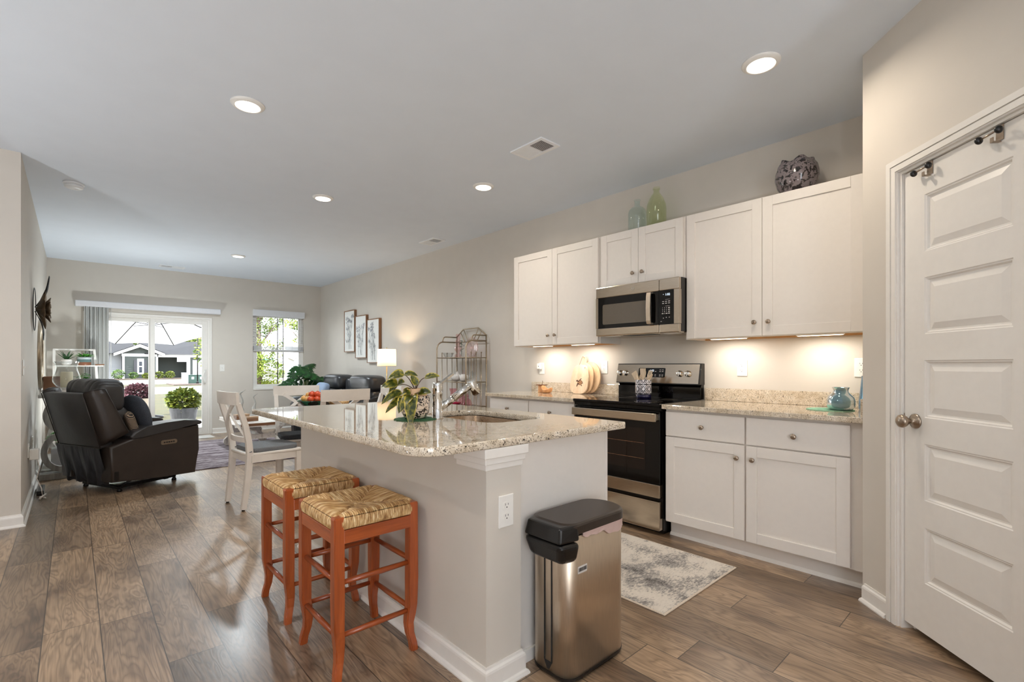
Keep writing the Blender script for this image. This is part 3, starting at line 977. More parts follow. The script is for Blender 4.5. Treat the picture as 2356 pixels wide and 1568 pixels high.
def upper(y0, ym, y1, z0, z1, label, fill=0.0):
    t = thing('wall_cabinet', label, 'cabinet', (XR, (y0 + y1) / 2, z0), 0, 'white kitchen wall cabinets', True)
    m = MB()
    m.mi = 0
    m.box((XU + .02, y0, z0), (XR - .002, y0 + .016, z1)); m.box((XU + .02, y1 - .016, z0), (XR - .002, y1, z1))
    m.box((XU + .02, y0 + .016, z1 - .016), (XR - .002, y1 - .016, z1)); m.box((XU + .02, y0 + .016, z0), (XU + .039, y1 - .016, z0 + .03)); m.box((XU + .021, y0 + .016, z0 + .03), (XU + .038, y1 - .016, z1 - .016))
    m.mi = 1
    m.box((XU + .039, y0 + .016, z0 + .014), (XR - .002, y1 - .016, z0 + .026)); m.box((XR - .02, y0 + .016, z0), (XR - .002, y1 - .016, z0 + .02))
    obj('carcass', m, [M['cab'], M['cab_in']], t)
    kz = z0 + .094
    shaker(t, XU, y0 + .012, ym, z0 + .004, z1 - .003, knob=(ym - .044, kz))
    shaker(t, XU, ym, y1 - .012, z0 + .004, z1 - .003, knob=(ym + .044, kz))
    return t
upper(2.548, 3.099, 3.642, 1.372, 2.286, 'white two door wall cabinet left of the microwave')
upper(1.767, 2.163, 2.546, 1.830, 2.286, 'short white two door wall cabinet above the microwave')
upper(.664, 1.227, 1.765, 1.372, 2.286, 'white two door wall cabinet right of the microwave')
m = MB(); m.box((XU + .012, .604, 1.372), (XU + .03, .663, 2.286)); struct('trim_2', m, M['cab'])

M['led'] = emit('lit_led_strip', (255, 232, 196), 9.0)
def undercab(y, label):
    t = thing('under_cabinet_light', label, 'light bar', (3.46, y, 1.379), 0, 'slim light bars under the wall cabinets')
    m = MB(); m.box((-.02, -.13, -.008), (.02, .13, -.002), .002); obj('housing', m, M['white'], t)
    m = MB(); m.box((-.014, -.122, -.0105), (.014, .122, -.0078), .001); obj('diffuser', m, M['led'], t)
    ld = bpy.data.lights.new('under_cabinet_beam', 'AREA'); ld.shape = 'RECTANGLE'; ld.size = .03; ld.size_y = .24; ld.energy = 2.2; ld.color = (1.0, .93, .83)
    lo = bpy.data.objects.new('under_cabinet_beam', ld); COL.objects.link(lo); lo.parent = t; lo.location = (0, 0, -.0125)
undercab(3.34, 'lit bar under the leftmost wall cabinet, farther from the microwave')
undercab(2.83, 'lit bar under the leftmost wall cabinet, next to the microwave')
undercab(1.50, 'lit bar under the right wall cabinet, above the middle outlet')
undercab(.93, 'lit bar under the right wall cabinet, above the blue glass vases')

XB = 3.015
def base_cab(y0, ym, y1, fill0, label, drawers=True):
    t = thing('base_cabinet', label, 'cabinet', (XR, (y0 + y1) / 2, 0), 0, 'white kitchen base cabinets', True)
    m = MB(); m.box((XB + .02, y0 - fill0, .105), (XR - .002, y1, .882)); m.box((XB + .085, y0 - fill0, 0), (XR - .002, y1, .105))
    obj('carcass', m, M['cab'], t)
    m = MB(); m.prism([(XB + .071, 0), (XB + .085, 0), (XB + .085, .020), (XB + .082, .020), (XB + .074, .013)], y0 - fill0, y1, 'Y'); obj('shoe_moulding', m, M['trim'], t)
    for a, b, s in ((y0, ym, 1), (ym, y1, -1)):
        shaker(t, XB, a + (.006 if s > 0 else .004), b - (.004 if s > 0 else .006), .700, .868, 'drawer', knob=((a + b) / 2, .780))
        kz = .615
        shaker(t, XB, a + (.006 if s > 0 else .004), b - (.004 if s > 0 else .006), .113, .695, 'door', knob=((b - .046) if s > 0 else (a + .046), kz))
    return t
base_cab(.664, 1.206, 1.744, .06, 'white base cabinet with two drawers and two doors right of the range')
base_cab(2.548, 3.090, 3.636, 0, 'white base cabinet left of the range, mostly hidden by the island')

def worktop(y0, y1, label, side=False):
    t = thing('granite_worktop', label, 'worktop', (XR, (y0 + y1) / 2, .882), 0, 'speckled granite worktops on the wall run', True)
    m = MB(); m.box((2.985, y0, .883), (XR - .001, y1, .914), .004, 2); obj('slab', m, M['granite'], t)
    m = MB(); m.box((XR - .021, y0, .9145), (XR - .001, y1, 1.008), .002)
    if side:
        m.box((3.0, y0, .9145), (XR - .022, y0 + .02, 1.008), .002)
    obj('backsplash', m, M['granite'], t)
worktop(.604, 1.752, 'speckled granite worktop right of the range with blue vases on it', True)
worktop(2.538, 3.665, 'speckled granite worktop left of the range with cutting boards on it')

# ---------------------------------------------------------------- microwave
t = thing('microwave', 'stainless steel microwave mounted over the range', 'microwave', (XR, 2.13, 1.425), 0, None, True)
XM = 3.235
Y0, Y1, Z0, Z1 = 1.757, 2.506, 1.425, 1.826
YS = 1.919
m = MB(); m.box((XM + .035, Y0, Z0 + .006), (XR - .002, Y1, Z1)); m.box((XM + .02, Y0 + .005, Z0 + .03), (XM + .036, Y1 - .005, Z1 - .006))
obj('case', m, M['black'], t)
m = MB()
zb0, zb1 = 1.487, 1.738
yl = 2.482
m.box((XM, YS + .0012, zb1), (XM + .035, Y1, Z1), .006); m.box((XM, YS + .0012, Z0), (XM + .035, Y1, zb0), .006); m.box((XM + .0004, yl, zb0), (XM + .035, Y1, zb1))
dr = obj('door', m, M['steel'], t)
m = MB(); m.box((XM + .001, YS + .0012, zb0 - .001), (XM + .03, yl + .001, zb1 + .001)); gd = obj('door_glass', m, M['blackglass'], dr)
m = MB(); m.prism(rrect(2.022, 1.517, 2.436, 1.680, .012), XM - .0006, XM + .002, 'X'); obj('window', m, M['mwwin'], dr)
m = MB()
yh = 1.985
m.bar([(XM + .002, yh, 1.497), (XM - .030, yh, 1.500), (XM - .036, yh, 1.52), (XM - .040, yh, 1.61), (XM - .036, yh, 1.70), (XM - .030, yh, 1.726), (XM + .002, yh, 1.729)], .036, .011, side=(0, 1, 0))
obj('handle', m, M['steel_v'], dr)
m = MB(); m.box((XM, Y0, zb1), (XM + .035, YS - .0012, Z1), .006); m.box((XM, Y0, Z0), (XM + .035, YS - .0012, zb0), .006); m.box((XM + .0004, Y0, zb0), (XM + .035, 1.797, zb1))
cp = obj('control_surround', m, M['steel'], t)
m = MB(); m.box((XM + .001, 1.796, zb0 - .001), (XM + .03, YS - .0012, zb1 + .001)); obj('control_panel', m, M['blackglass'], cp)
m = MB()
text_mb(m, '1:02', .024, faceX(XM + .0003, 1.848, 1.705))
m.box((XM, 1.879, 1.707), (XM + .0006, 1.886, 1.7095))
obj('clock_digits', m, M['display'], cp)
m = MB()
def txt(s, y, z, size):
    text_mb(m, s, size, faceX(XM + .0004, y, z), .0003)
for r, z in enumerate((1.655, 1.641)):
    for c, y in enumerate((1.884, 1.860, 1.836)):
        m.box((XM, y - .007, z - .0022), (XM + .0008, y + .007, z + .0022))
digs = (('1', '2', '3', None), ('4', '5', '6', None), ('7', '8', '9', None), (None, '0', None, None))
for r, z in enumerate((1.608, 1.594, 1.580, 1.566)):
    for c, y in enumerate((1.888, 1.872, 1.856, 1.836)):
        s_ = digs[r][c]
        if s_:
            txt(s_, y, z, .012)
        else:
            m.box((XM, y - .0065, z - .0028), (XM + .0008, y + .0065, z + .0028))
for z in (1.669, 1.621):
    m.box((XM, 1.848 - .018, z - .0006), (XM + .0008, 1.848 + .018, z + .0006))
for y in (1.882, 1.858, 1.834):
    m.prism([(y - .005, 1.534), (y + .005, 1.534), (y, 1.528 if y > 1.87 else 1.540)], XM, XM + .0008, 'X')
m.box((XM, 1.895, 1.507), (XM + .0008, 1.905, 1.510))
obj('key_legends', m, M['print'], cp)
def emblem(parent, x, y, z, r):
    """round maker's emblem: a ring with slanted script letters"""
    m = MB()
    prof = [(r, 0), (r, -.0012), (r * .84, -.0012), (r * .84, 0)]
    m.lathe([(r, x), (r, x - .0012), (r * .84, x - .0012), (r * .84, x - .0002)], (0, y, z), 28, False, False, axis='X')
    sh = Matrix(((1, .28, 0, 0), (0, 1, 0, 0), (0, 0, 1, 0), (0, 0, 0, 1)))
    text_mb(m, 'GE', r * .95, faceX(x - .0006, y, z) @ sh, .0005)
    obj('emblem', m, M['chrome'], parent)
emblem(dr, XM, 2.145, 1.781, .0125)
m = MB(); m.box((XM + .03, Y0 + .004, Z0 - .002), (XR - .01, Y1 - .004, Z0 + .007))
bt = obj('underside', m, M['steel'], t)
m = MB()
for y in (1.86, 2.40):
    m.box((XM + .06, y - .055, Z0 - .004), (XM + .13, y + .055, Z0 - .0015))
obj('lamp_cover', m, M['white'], bt)
m = MB(); m.box((XM + .05, 2.0, Z0 - .0038), (XM + .16, 2.27, Z0 - .0015)); obj('grease_filter', m, M['blackmetal'], bt)

# ---------------------------------------------------------------- range
t = thing('electric_range', 'stainless steel electric range with black glass cooktop', 'range', (3.3, 2.145, 0), 0, None, True)
Y0, Y1 = 1.763, 2.530
XO = 2.985
m = MB(); m.box((XO + .045, Y0, .03), (3.62, Y1, .895)); m.box((XO + .075, Y0 + .01, 0.002), (3.60, Y1 - .01, .03))
obj('body', m, M['black'], t)
m = MB(); m.box((XO - .012, Y0 - .004, .896), (3.585, Y1 + .004, .9165), .005); m.box((XO + .002, Y0, .868), (XO + .044, Y1, .8955), .003)
ck = obj('cooktop', m, M['blackglass'], t)
m = MB()
for bx, by, br in ((3.14, 1.95, .105), (3.14, 2.34, .085), (3.42, 1.95, .078), (3.42, 2.34, .105)):
    for rr in (br, br * .62):
        m.lathe([(rr, .9166), (rr, .9169), (rr - .0016, .9169), (rr - .0016, .9166)], (bx, by, 0), 40, False, False)
obj('burner_mark', m, M['mwwin'], ck)
m = MB(); m.box((XO + .004, Y0 + .004, .352), (XO + .044, Y1 - .004, .862), .004); m.box((XO + .004, Y0 + .004, .26), (XO + .044, Y1 - .004, .262))
od = obj('oven_door', m, M['blackglass'], t)
m = MB(); m.box((XO, Y0 + .004, .262), (XO + .044, Y1 - .004, .352), .003); obj('door_rail', m, M['steel'], od)
m = MB(); m.prism(rrect(1.880, .44, 2.415, .735, .012), XO + .0030, XO + .0045, 'X'); obj('oven_window', m, M['ovenwin'], od)
m = MB()
for z in (.52, .63):
    m.box((XO + .0024, 1.89, z), (XO + .0034, 2.405, z + .0025))
obj('rack_lines', m, M['frameside'], od)
m = MB(); m.box((XO - .046, Y0 + .010, .792), (XO - .026, Y1 - .010, .852), .006); m.box((XO - .03, Y0 + .012, .80), (XO + .006, Y0 + .04, .845), .004); m.box((XO - .03, Y1 - .04, .80), (XO + .006, Y1 - .012, .845), .004)
obj('door_handle', m, M['steel'], od)
emblem(od, XO, 2.34, .31, .0135)
m = MB(); m.box((XO, Y0 + .004, .036), (XO + .044, Y1 - .004, .236), .004); m.box((XO - .006, Y0 + .004, .226), (XO + .01, Y1 - .004, .238), .003)
obj('storage_drawer', m, M['steel'], t)
# backguard: dark riser below, tilted steel control panel above
m = MB()
m.prism([(3.585, .9168), (3.642, .9168), (3.642, 1.19), (3.600, 1.19), (3.600, 1.03), (3.585, 1.01)], Y0 + .004, Y1 - .004, 'Y', .003)
bg = obj('backguard', m, M['blackglass'], t)
m = MB(); yA, yB = Y0 - .002, Y1 + .002
m.prism([(3.556, 1.030), (3.642, 1.030), (3.642, 1.197), (3.590, 1.197)], yA, yB, 'Y', .004)
obj('panel_frame', m, M['black'], bg)
def tilt(z):
    return 3.556 + (z - 1.03) * (3.590 - 3.556) / .167
m = MB()
m.hexa([(tilt(1.038) - .002, yA + .012, 1.038), (tilt(1.038) - .002, yB - .006, 1.038), (tilt(1.038) + .004, yB - .006, 1.038), (tilt(1.038) + .004, yA + .012, 1.038),
        (tilt(1.19) - .002, yA + .012, 1.19), (tilt(1.19) - .002, yB - .006, 1.19), (tilt(1.19) + .004, yB - .006, 1.19), (tilt(1.19) + .004, yA + .012, 1.19)])
sp = obj('control_panel', m, M['steel'], bg)
m = MB()
p = rrect(2.062, 1.083, 2.312, 1.160, .008)
m.rings([[(tilt(z) - .0028, y, z) for y, z in p], [(tilt(z) - .001, y, z) for y, z in p]], True, True, False)
obj('display_window', m, M['blackglass'], sp)
m = MB()
for r, z in enumerate((1.145, 1.132, 1.104, 1.094)):
    for y in (2.085, 2.108, 2.15, 2.20, 2.285):
        if r == 0 and y > 2.12:
            continue
        m.box((tilt(z) - .0034, y - .007, z - .002), (tilt(z) - .0026, y + .007, z + .002))
obj('key_legends', m, M['print'], sp)
m = MB()
z = 1.138
text_mb(m, '1:02', .024, Matrix(((0, .2, -1, tilt(z) - .0035), (-1, 0, 0, 2.185), (0, .98, .2, z), (0, 0, 0, 1))))
obj('clock_digits', m, M['display'], sp)
for y in (2.512, 2.452, 1.932, 1.862):
    y2 = y - .012 if y > 2 else y
    m = MB(); z = 1.115; x = tilt(z)
    m.lathe([(.026, .000), (.026, -.006), (.022, -.008), (.021, -.022), (.019, -.025), (.001, -.0255)], (x, y2, z), 24, axis='X')
    m.box((x - .0285, y2 - .004, z - .019), (x - .024, y2 + .004, z + .019), .001)
    obj('control_knob', m, M['chrome'], sp)

# ---------------------------------------------------------------- sockets
def outlet(parent_t, y=None, dirn='X'):
    pass
def outlet_at(mtx, label, plug=False):
    """duplex wall socket; mtx maps (across, up, out) to the world"""
    loc = mtx.translation
    t = thing('wall_outlet', label, 'outlet', loc, 0, 'white duplex wall outlets')
    R = mtx.to_3x3().to_4x4()
    def put(name, m, mat, par):
        m.xform(R); return obj(name, m, mat, par)
    m = MB(); m.box((-.037, -.060, 0), (.037, .060, .006), .003); pl = put('cover_plate', m, M['white'], t)
    for s in (-1, 1):
        m = MB(); c = s * .0205
        m.prism([(x * .0172 * (1 if abs(x) < 1.1 else 1), c + y_ * .0145) for x, y_ in [(math.copysign(min(1, abs(math.cos(a)) * 1.25), math.cos(a)), math.sin(a)) for a in [2 * PI * k / 28 for k in range(28)]]], .0058, .0078, 'Z')
        rc = put('receptacle', m, M['white'], t)
        m = MB(); m.box((-.0075, c + .001, .0077), (-.0055, c + .009, .0081)); m.box((.0055, c + .0015, .0077), (.0075, c + .0085, .0081))
        m.lathe([(.0026, .0077), (.0026, .0081)], (0, c - .006, 0), 10)
        put('slots', m, M['dark'], rc)
    return t
def mX(y, z): return Matrix(((0, 0, -1, XR), (-1, 0, 0, y), (0, 1, 0, z), (0, 0, 0, 1)))
outlet_at(mX(3.53, 1.150), 'white wall outlet behind a plug-in sensor, left end of the counter wall')
outlet_at(mX(2.722, 1.165), 'white wall outlet between the cutting boards and the range')
outlet_at(mX(1.478, 1.163), 'white wall outlet centred above the right worktop')
outlet_at(mX(.752, 1.168), 'white wall outlet above the blue vases, partly hidden by the pantry wall')
t = thing('plug_in_sensor', 'small white plug-in sensor in the leftmost counter outlet', 'plug', (XR - .0081, 3.545, 1.172))
m = MB(); m.box((-.03, -.026, -.03), (0, .026, .03), .006); obj('sensor_body', m, M['white'], t)
m = MB(); m.lathe([(.005, -.0298), (.005, -.0315), (.001, -.032)], (0, 0, 0), 12, axis='X'); obj('lens', m, M['dark'], t)

# ---------------------------------------------------------------- things on the worktops
ZT = .9142
def bottle(name, label, cat, loc, prof, mat, group=None, n=36, thick=.003):
    """blown glass: outer profile and a smaller inner one"""
    t = thing(name, label, cat, loc, 0, group)
    m = MB()
    m.lathe(prof, (0, 0, 0), n, True, False)
    inner = [(max(r - thick, .001), z + (thick if i == 0 else 0)) for i, (r, z) in enumerate(prof)][::-1]
    m.lathe(prof[-1:] + inner, (0, 0, 0), n, False, True)
    o = obj('glass_body', m, mat, t)
    return t
t = bottle('glass_vase', 'squat lustre blue glass vase with flared rim on the mint mat', 'vase', (3.35, .792, ZT + .0042), [(.045, 0), (.06, .006), (.07, .022), (.0715, .055), (.066, .075), (.050, .093), (.040, .104), (.037, .115), (.040, .126), (.046, .134)], M['glass_blue'])
t = bottle('glass_vase', 'taller deep blue tapered glass vase behind the squat one', 'vase', (3.50, .682, ZT), [(.052, 0), (.056, .01), (.055, .05), (.047, .12), (.040, .196), (.040, .205)], M['glass_blue2'])
def scallop_mat(name, label, loc, r, mat, n=16):
    t = thing(name, label, 'trivet', loc, 0)
    m = MB()
    P = [(r * (1 - .07 * abs(math.sin(n / 2 * a))) * math.cos(a), r * (1 - .07 * abs(math.sin(n / 2 * a))) * math.sin(a)) for a in [2 * PI * k / 160 for k in range(160)]]
    m.prism(P, 0, .004, 'Z')
    o = obj('mat', m, mat, t)
    m = MB()
    for k in range(3):
        rr = r * (.3 + .22 * k)
        m.lathe([(rr, .004), (rr, .0052), (rr - .006, .0052), (rr - .006, .004)], (0, 0, 0), 48, False, False)
    obj('raised_rings', m, mat, t)
scallop_mat('scalloped_trivet', 'mint green scalloped mat under the squat blue vase', (3.37, .852, ZT), .125, M['trivet2'])

# carved wood cup with a spreader, and a boat shaped bowl
t = thing('wooden_cup', 'small carved wooden cup with bark rim at the left end of the worktop', 'cup', (3.44, 3.335, ZT))
m = MB(); m.lathe([(.040, 0), (.040, .004), (.036, .06), (.037, .072), (.030, .072), (.028, .012), (.0005, .010)], (0, 0, 0), 28, True, True)
obj('cup_body', m, M['olive'], t)
m = MB()
for k in range(26):
    a = 2 * PI * k / 26
    r = .040 + .010 * random.random()
    m.box((r * math.cos(a) - .008, r * math.sin(a) - .008, .070), (r * math.cos(a) + .008, r * math.sin(a) + .008, .074 + .004 * random.random()))
obj('bark_rim', m, M['brownwood'], t)
t = thing('spreader_knife', 'little spreader standing in the carved wooden cup', 'knife', (3.44, 3.335, ZT + .012))
m = MB(); m.bar([(0, .004, 0), (0, -.004, .07), (0, -.008, .088)], .005, .003); m.puff((0, -.010, .094), (.003, .006, .012), .9, 10, 6); obj('blade', m, M['nickel'], t)
t = thing('wooden_bowl', 'small boat shaped pale wooden bowl beside the carved cup', 'bowl', (3.40, 3.225, ZT))
m = MB()
def bowlf(u, v):
    a = 2 * PI * u
    prof = [(.026, 0.0), (.042, .004), (.056, .026), (.060, .046), (.056, .047), (.050, .028), (.034, .012), (.001, .009)]
    q = v * (len(prof) - 1); i = min(int(q), len(prof) - 2); f = q - i
    r = prof[i][0] * (1 - f) + prof[i + 1][0] * f; z = prof[i][1] * (1 - f) + prof[i + 1][1] * f
    z += (z / .046) ** 2 * (.016 * math.cos(2 * a) + .008 * math.cos(a)) if r > .03 else 0
    return Vector((r * .85 * math.sin(a), r * 1.0 * math.cos(a), max(z, .0)))
m.grid(bowlf, 40, 14, True, True)
obj('bowl_body', m, M['olive'], t)

# cutting boards leaning on the wall
def lean(x, y, lean_deg, rz=0):
    return Matrix.Translation((x, y, ZT)) @ Matrix.Rotation(math.radians(lean_deg), 4, 'Y')
def board_thing(label, x, y, deg, outline, th, mat, extra=None):
    t = thing('cutting_board', label, 'cutting board', (x, y, ZT + .0006 + th * math.sin(math.radians(deg))), 0, 'wooden cutting boards leaning on the backsplash')
    R = Matrix.Rotation(math.radians(deg), 4, 'Y')
    m = MB(); m.prism([(p, q) for p, q in outline], 0, th, 'X', .003); m.xform(R); o = obj('board', m, mat, t)
    return t, o, R
oval = []
for k in range(44):
    a = 2 * PI * k / 44
    oval.append((.112 * math.copysign(abs(math.cos(a)) ** .72, math.cos(a)), .142 + .142 * math.copysign(abs(math.sin(a)) ** .8, math.sin(a))))
# front one: narrower at the top, turtle burnt into it
front = [(y * (1 - .22 * (z / .29) ** 2) , z) for y, z in [(.108 * math.copysign(abs(math.cos(a)) ** .6, math.cos(a)), .138 + .138 * math.copysign(abs(math.sin(a)) ** .62, math.sin(a))) for a in [2 * PI * k / 44 for k in range(44)]]]
t, o, R = board_thing('front rounded cutting board with a dark sea turtle burnt into it', 3.488, 2.915, 11, front, .015, M['board'])
m = MB()
def tz(y, z): return (-.0008, y, z)
def blob(pts, off=-.0009):
    """flat burnt mark on the face of the board"""
    m.prism([(-y, z) for y, z in pts], off, .001, 'X')
cy, cz = .012, .105
sh = [(cy + .030 * math.cos(a), cz + .023 * math.sin(a)) for a in [2 * PI * k / 24 for k in range(24)]]
blob(sh, -.0007)
blob([(cy - .036 + .011 * math.cos(a), cz + .016 + .009 * math.sin(a)) for a in [2 * PI * k / 14 for k in range(14)]])
blob([(cy - .020, cz + .012), (cy - .014, cz + .022), (cy + .006, cz + .040), (cy + .014, cz + .040), (cy + .010, cz + .032), (cy - .004, cz + .020)])
blob([(cy - .026, cz + .004), (cy - .018, cz - .010), (cy - .026, cz - .032), (cy - .034, cz - .042), (cy - .038, cz - .034), (cy - .034, cz - .014)])
blob([(cy + .026, cz + .004), (cy + .034, cz + .000), (cy + .036, cz - .010), (cy + .028, cz - .006)])
blob([(cy + .012, cz - .020), (cy + .022, cz - .020), (cy + .028, cz - .034), (cy + .018, cz - .032)])
m.xform(R); tm = obj('turtle_mark', m, plain('burnt_wood', (74, 40, 24), .6), t)
m = MB()
for k in range(-2, 3):
    for j in range(-1, 2):
        q = (-(cy + k * .0105 + (j % 2) * .005), cz + j * .0125)
        if (k * .0105 / .028) ** 2 + (j * .0125 / .021) ** 2 < .9:
            m.prism([(q[0] + .0042 * math.cos(a), q[1] + .005 * math.sin(a)) for a in [PI / 3 * i for i in range(6)]], -.0016, -.0005, 'X')
m.xform(R); obj('shell_scutes', m, M['olive'], tm)
m = MB(); m.lathe([(.008, -.0006), (.008, .0012)], (0, -.052, .246), 16, axis='X'); m.xform(R); obj('hanging_hole', m, M['brownwood'], t)
m = MB(); m.tube([(-.002, -.052, .246), (-.008, -.070, .250), (-.004, -.088, .225), (.002, -.098, .18), (.006, -.108, .14), (.010, -.112, .125), (.008, -.100, .135), (.004, -.092, .18), (-.002, -.075, .235), (-.003, -.054, .244)], .0022, 6); m.xform(R); obj('twine_loop', m, M['candle'], t)
t, o, R = board_thing('middle oval cutting board behind the turtle board', 3.522, 2.893, 9, [(y * 1.02, z) for y, z in oval], .014, M['board2'])
rb = [(.132 * math.cos(a), .150 + .150 * math.sin(a)) for a in [2 * PI * k / 48 for k in range(48)]]
t, o, R = board_thing('rear round cutting board with a short handle and twine', 3.562, 2.856, 7, rb, .014, M['board2'])
m = MB(); m.prism([(.088 + .0, .26), (.040, .275), (.052, .352), (.092, .345)], .001, .013, 'X', .003); m.xform(R); obj('board_handle', m, M['board2'], t)
m = MB(); m.tube([(0, .070, .335), (-.008, .085, .355), (-.008, .095, .335), (-.006, .125, .26), (-.003, .13, .25)], .002, 6); m.xform(R); obj('twine_loop', m, M['frameside'], t)

# crock with utensils on the cooktop
CX, CY_, CZ = 3.414, 2.165, .9170
t = thing('utensil_crock', 'pale ceramic crock with dark scrollwork standing on the cooktop', 'crock', (CX, CY_, CZ))
m = MB(); m.lathe([(.062, .030), (.064, .034), (.064, .146), (.062, .149), (.058, .149), (.058, .012), (.0005, .010)], (0, 0, 0), 48, True, True); obj('crock_body', m, M['scroll'], t)
m = MB(); m.lathe([(.060, 0), (.060, .0295), (.0005, .0296)], (0, 0, 0), 48); obj('foot_band', m, M['navy'], t)
def utensil(kind, label, a, tiltd, hgt, rot=0):
    u = thing('wooden_utensil', label, 'utensil', (CX, CY_, CZ + .013), 0, 'wooden kitchen utensils in the crock')
    m = MB()
    top = Vector((tiltd * .35 * math.cos(a), tiltd * math.sin(a), hgt))
    b = Vector((-top.x * .25, -top.y * .25, .001))
    d = (top - b).normalized()
    m.tube([b, b + d * (hgt * .72)], .005, 8)
    obj('handle', m, M['spoonwood'], u)
    e = b + d * hgt * .66
    m = MB()
    if kind == 'spatula':
        m.bar([e, e + d * .02, e + d * .085], [.014, .044, .052], [.008, .005, .003], side=(0, 1, .0))
    elif kind == 'spoon':
        m.puff((0, 0, 0), (.006, .021, .034), .9, 16, 10)
        m.xform(Matrix.Translation(e + d * .035) @ d.to_track_quat('Z', 'Y').to_matrix().to_4x4() @ Matrix.Rotation(PI / 2 + rot, 4, 'Z'))
    elif kind == 'fork':
        m.bar([e, e + d * .035], [.012, .034], [.007, .004], side=(0, 1, 0))
        for k in (-1, 0, 1):
            m.bar([e + d * .03 + Vector((0, k * .0125, 0)), e + d * .078 + Vector((0, k * .014, 0))], .007, .004, side=(0, 1, 0))
    elif kind == 'whisk':
        for k in range(5):
            q = PI * k / 5
            ax = Vector((math.cos(q), math.sin(q), 0))
            m.tube([e + ax * .018 * math.sin(PI * i / 12) * (1 if True else 1) + d * .07 * (i / 12) for i in range(13)], .0015, 5)
            m.tube([e - ax * .018 * math.sin(PI * i / 12) + d * .07 * (i / 12) for i in range(13)], .0015, 5)
    obj('head', m, M['spoonwood'], u)
utensil('spatula', 'flat wooden spatula leaning left in the crock', 1.5, .105, .218)
utensil('spoon', 'wooden spoon leaning slightly left in the crock', 1.9, .058, .18)
utensil('whisk', 'small wooden whisk left of centre in the crock', 1.2, .022, .18)
utensil('spatula', 'upright wooden turner in the middle of the crock', 3.0, .012, .215)
utensil('spoon', 'tall wooden spoon at the back of the crock', 0.2, .04, .235)
utensil('fork', 'wooden fork leaning right in the crock', -1.4, .075, .228)
utensil('spoon', 'wooden spoon leaning farthest right in the crock', -1.7, .102, .218)

# on top of the wall cabinets
t = bottle('glass_bottle', 'shorter teal tinted glass bottle on top of the wall cabinets', 'bottle', (3.50, 2.278, 2.2865), [(.072, 0), (.076, .006), (.0765, .17), (.070, .195), (.05, .215), (.026, .226), (.0235, .236), (.0235, .272), (.028, .276), (.028, .283)], M['glass_teal'])
t = bottle('glass_bottle', 'taller green tinted glass bottle on top of the wall cabinets', 'bottle', (3.50, 2.098, 2.2865), [(.068, 0), (.077, .008), (.079, .16), (.074, .20), (.055, .25), (.036, .28), (.025, .295), (.023, .315), (.030, .322), (.028, .338)], M['glass_green'])
t = thing('glazed_pot', 'round mottled gray glazed pot with an uneven rim on the cabinets', 'pot', (3.49, 1.068, 2.2865))
m = MB()
def potf(u, v):
    a = 2 * PI * u
    prof = [(.0005, 0), (.06, 0), (.085, .012), (.115, .06), (.128, .11), (.126, .15), (.113, .185), (.097, .205), (.090, .222), (.086, .222), (.092, .205), (.108, .183), (.121, .15), (.122, .11), (.10, .05), (.0005, .03)]
    q = v * (len(prof) - 1); i = min(int(q), len(prof) - 2); f = q - i
    r = prof[i][0] * (1 - f) + prof[i + 1][0] * f; z = prof[i][1] * (1 - f) + prof[i + 1][1] * f
    k = max(0, (z - .15) / .075)
    z += k * .009 * (math.cos(5 * a + .6) + .7 * math.cos(3 * a))
    r *= 1 + k * .08 * math.cos(5 * a + .6)
    return Vector((r * math.cos(a), r * math.sin(a), z))
m.grid(potf, 60, 45, True, True)
obj('pot_body', m, M['vase'], t)

# ================================================================= ISLAND
IX0, IX1, IY0, IY1 = .809, 1.945, 1.322, 3.272
PX0, PX1, PYN = 1.100, 1.272, 1.345
t = thing('kitchen_island', 'greige kitchen island base under the granite slab', 'island', (1.5, 2.3, 0), 0, None, True)
m = MB(); m.box((PX0, PYN, 0), (PX1, 1.515, .882)); m.box((PX0, 1.515, 0), (PX1 - .06, 3.255, .882)); obj('half_wall', m, M['wall'], t)
m = MB()
m.box((PX1 - .06, 1.385, .09), (1.872, 3.24, .66)); m.box((PX1, 1.385, 0), (1.80, 3.24, .09)); m.box((PX1 - .06, 1.385, .66), (1.40, 3.24, .882)); m.box((1.842, 1.385, .66), (1.872, 3.24, .882)); m.box((1.40, 1.385, .66), (1.842, 1.64, .882)); m.box((1.40, 2.38, .66), (1.842, 3.24, .882))
m.box((1.858, 1.383, .09), (1.874, 1.40, .882))
obj('carcass', m, M['cab'], t)
for a, b in ((1.40, 1.86), (1.87, 2.33), (2.34, 2.78), (2.79, 3.23)):
    m = MB(); m.box((1.873, a, .115), (1.892, b, .868), .002); obj('door', m, M['cab'], t)
m = MB()
for k, (g, z0, z1) in enumerate(((.006, .800, .828), (.013, .822, .848), (.022, .846, .8825))):
    m.box((PX0 - g, PYN - g, z0), (PX1 + g, 1.515 + g, z1), .003)
obj('cap_moulding', m, M['trim'], t)
m = MB(); base_run(m, (PX0, 3.255), (PX0, PYN), (-1, 0), ext1=1); base_run(m, (PX0, PYN), (PX1, PYN), (0, -1), ext0=1, ext1=1); base_run(m, (PX1, PYN), (PX1, 1.385), (1, 0), ext0=1)
m.box((PX1 + .014, 1.374, 0), (1.80, 1.385, .05), .002)
obj('baseboard', m, M['trim'], t)

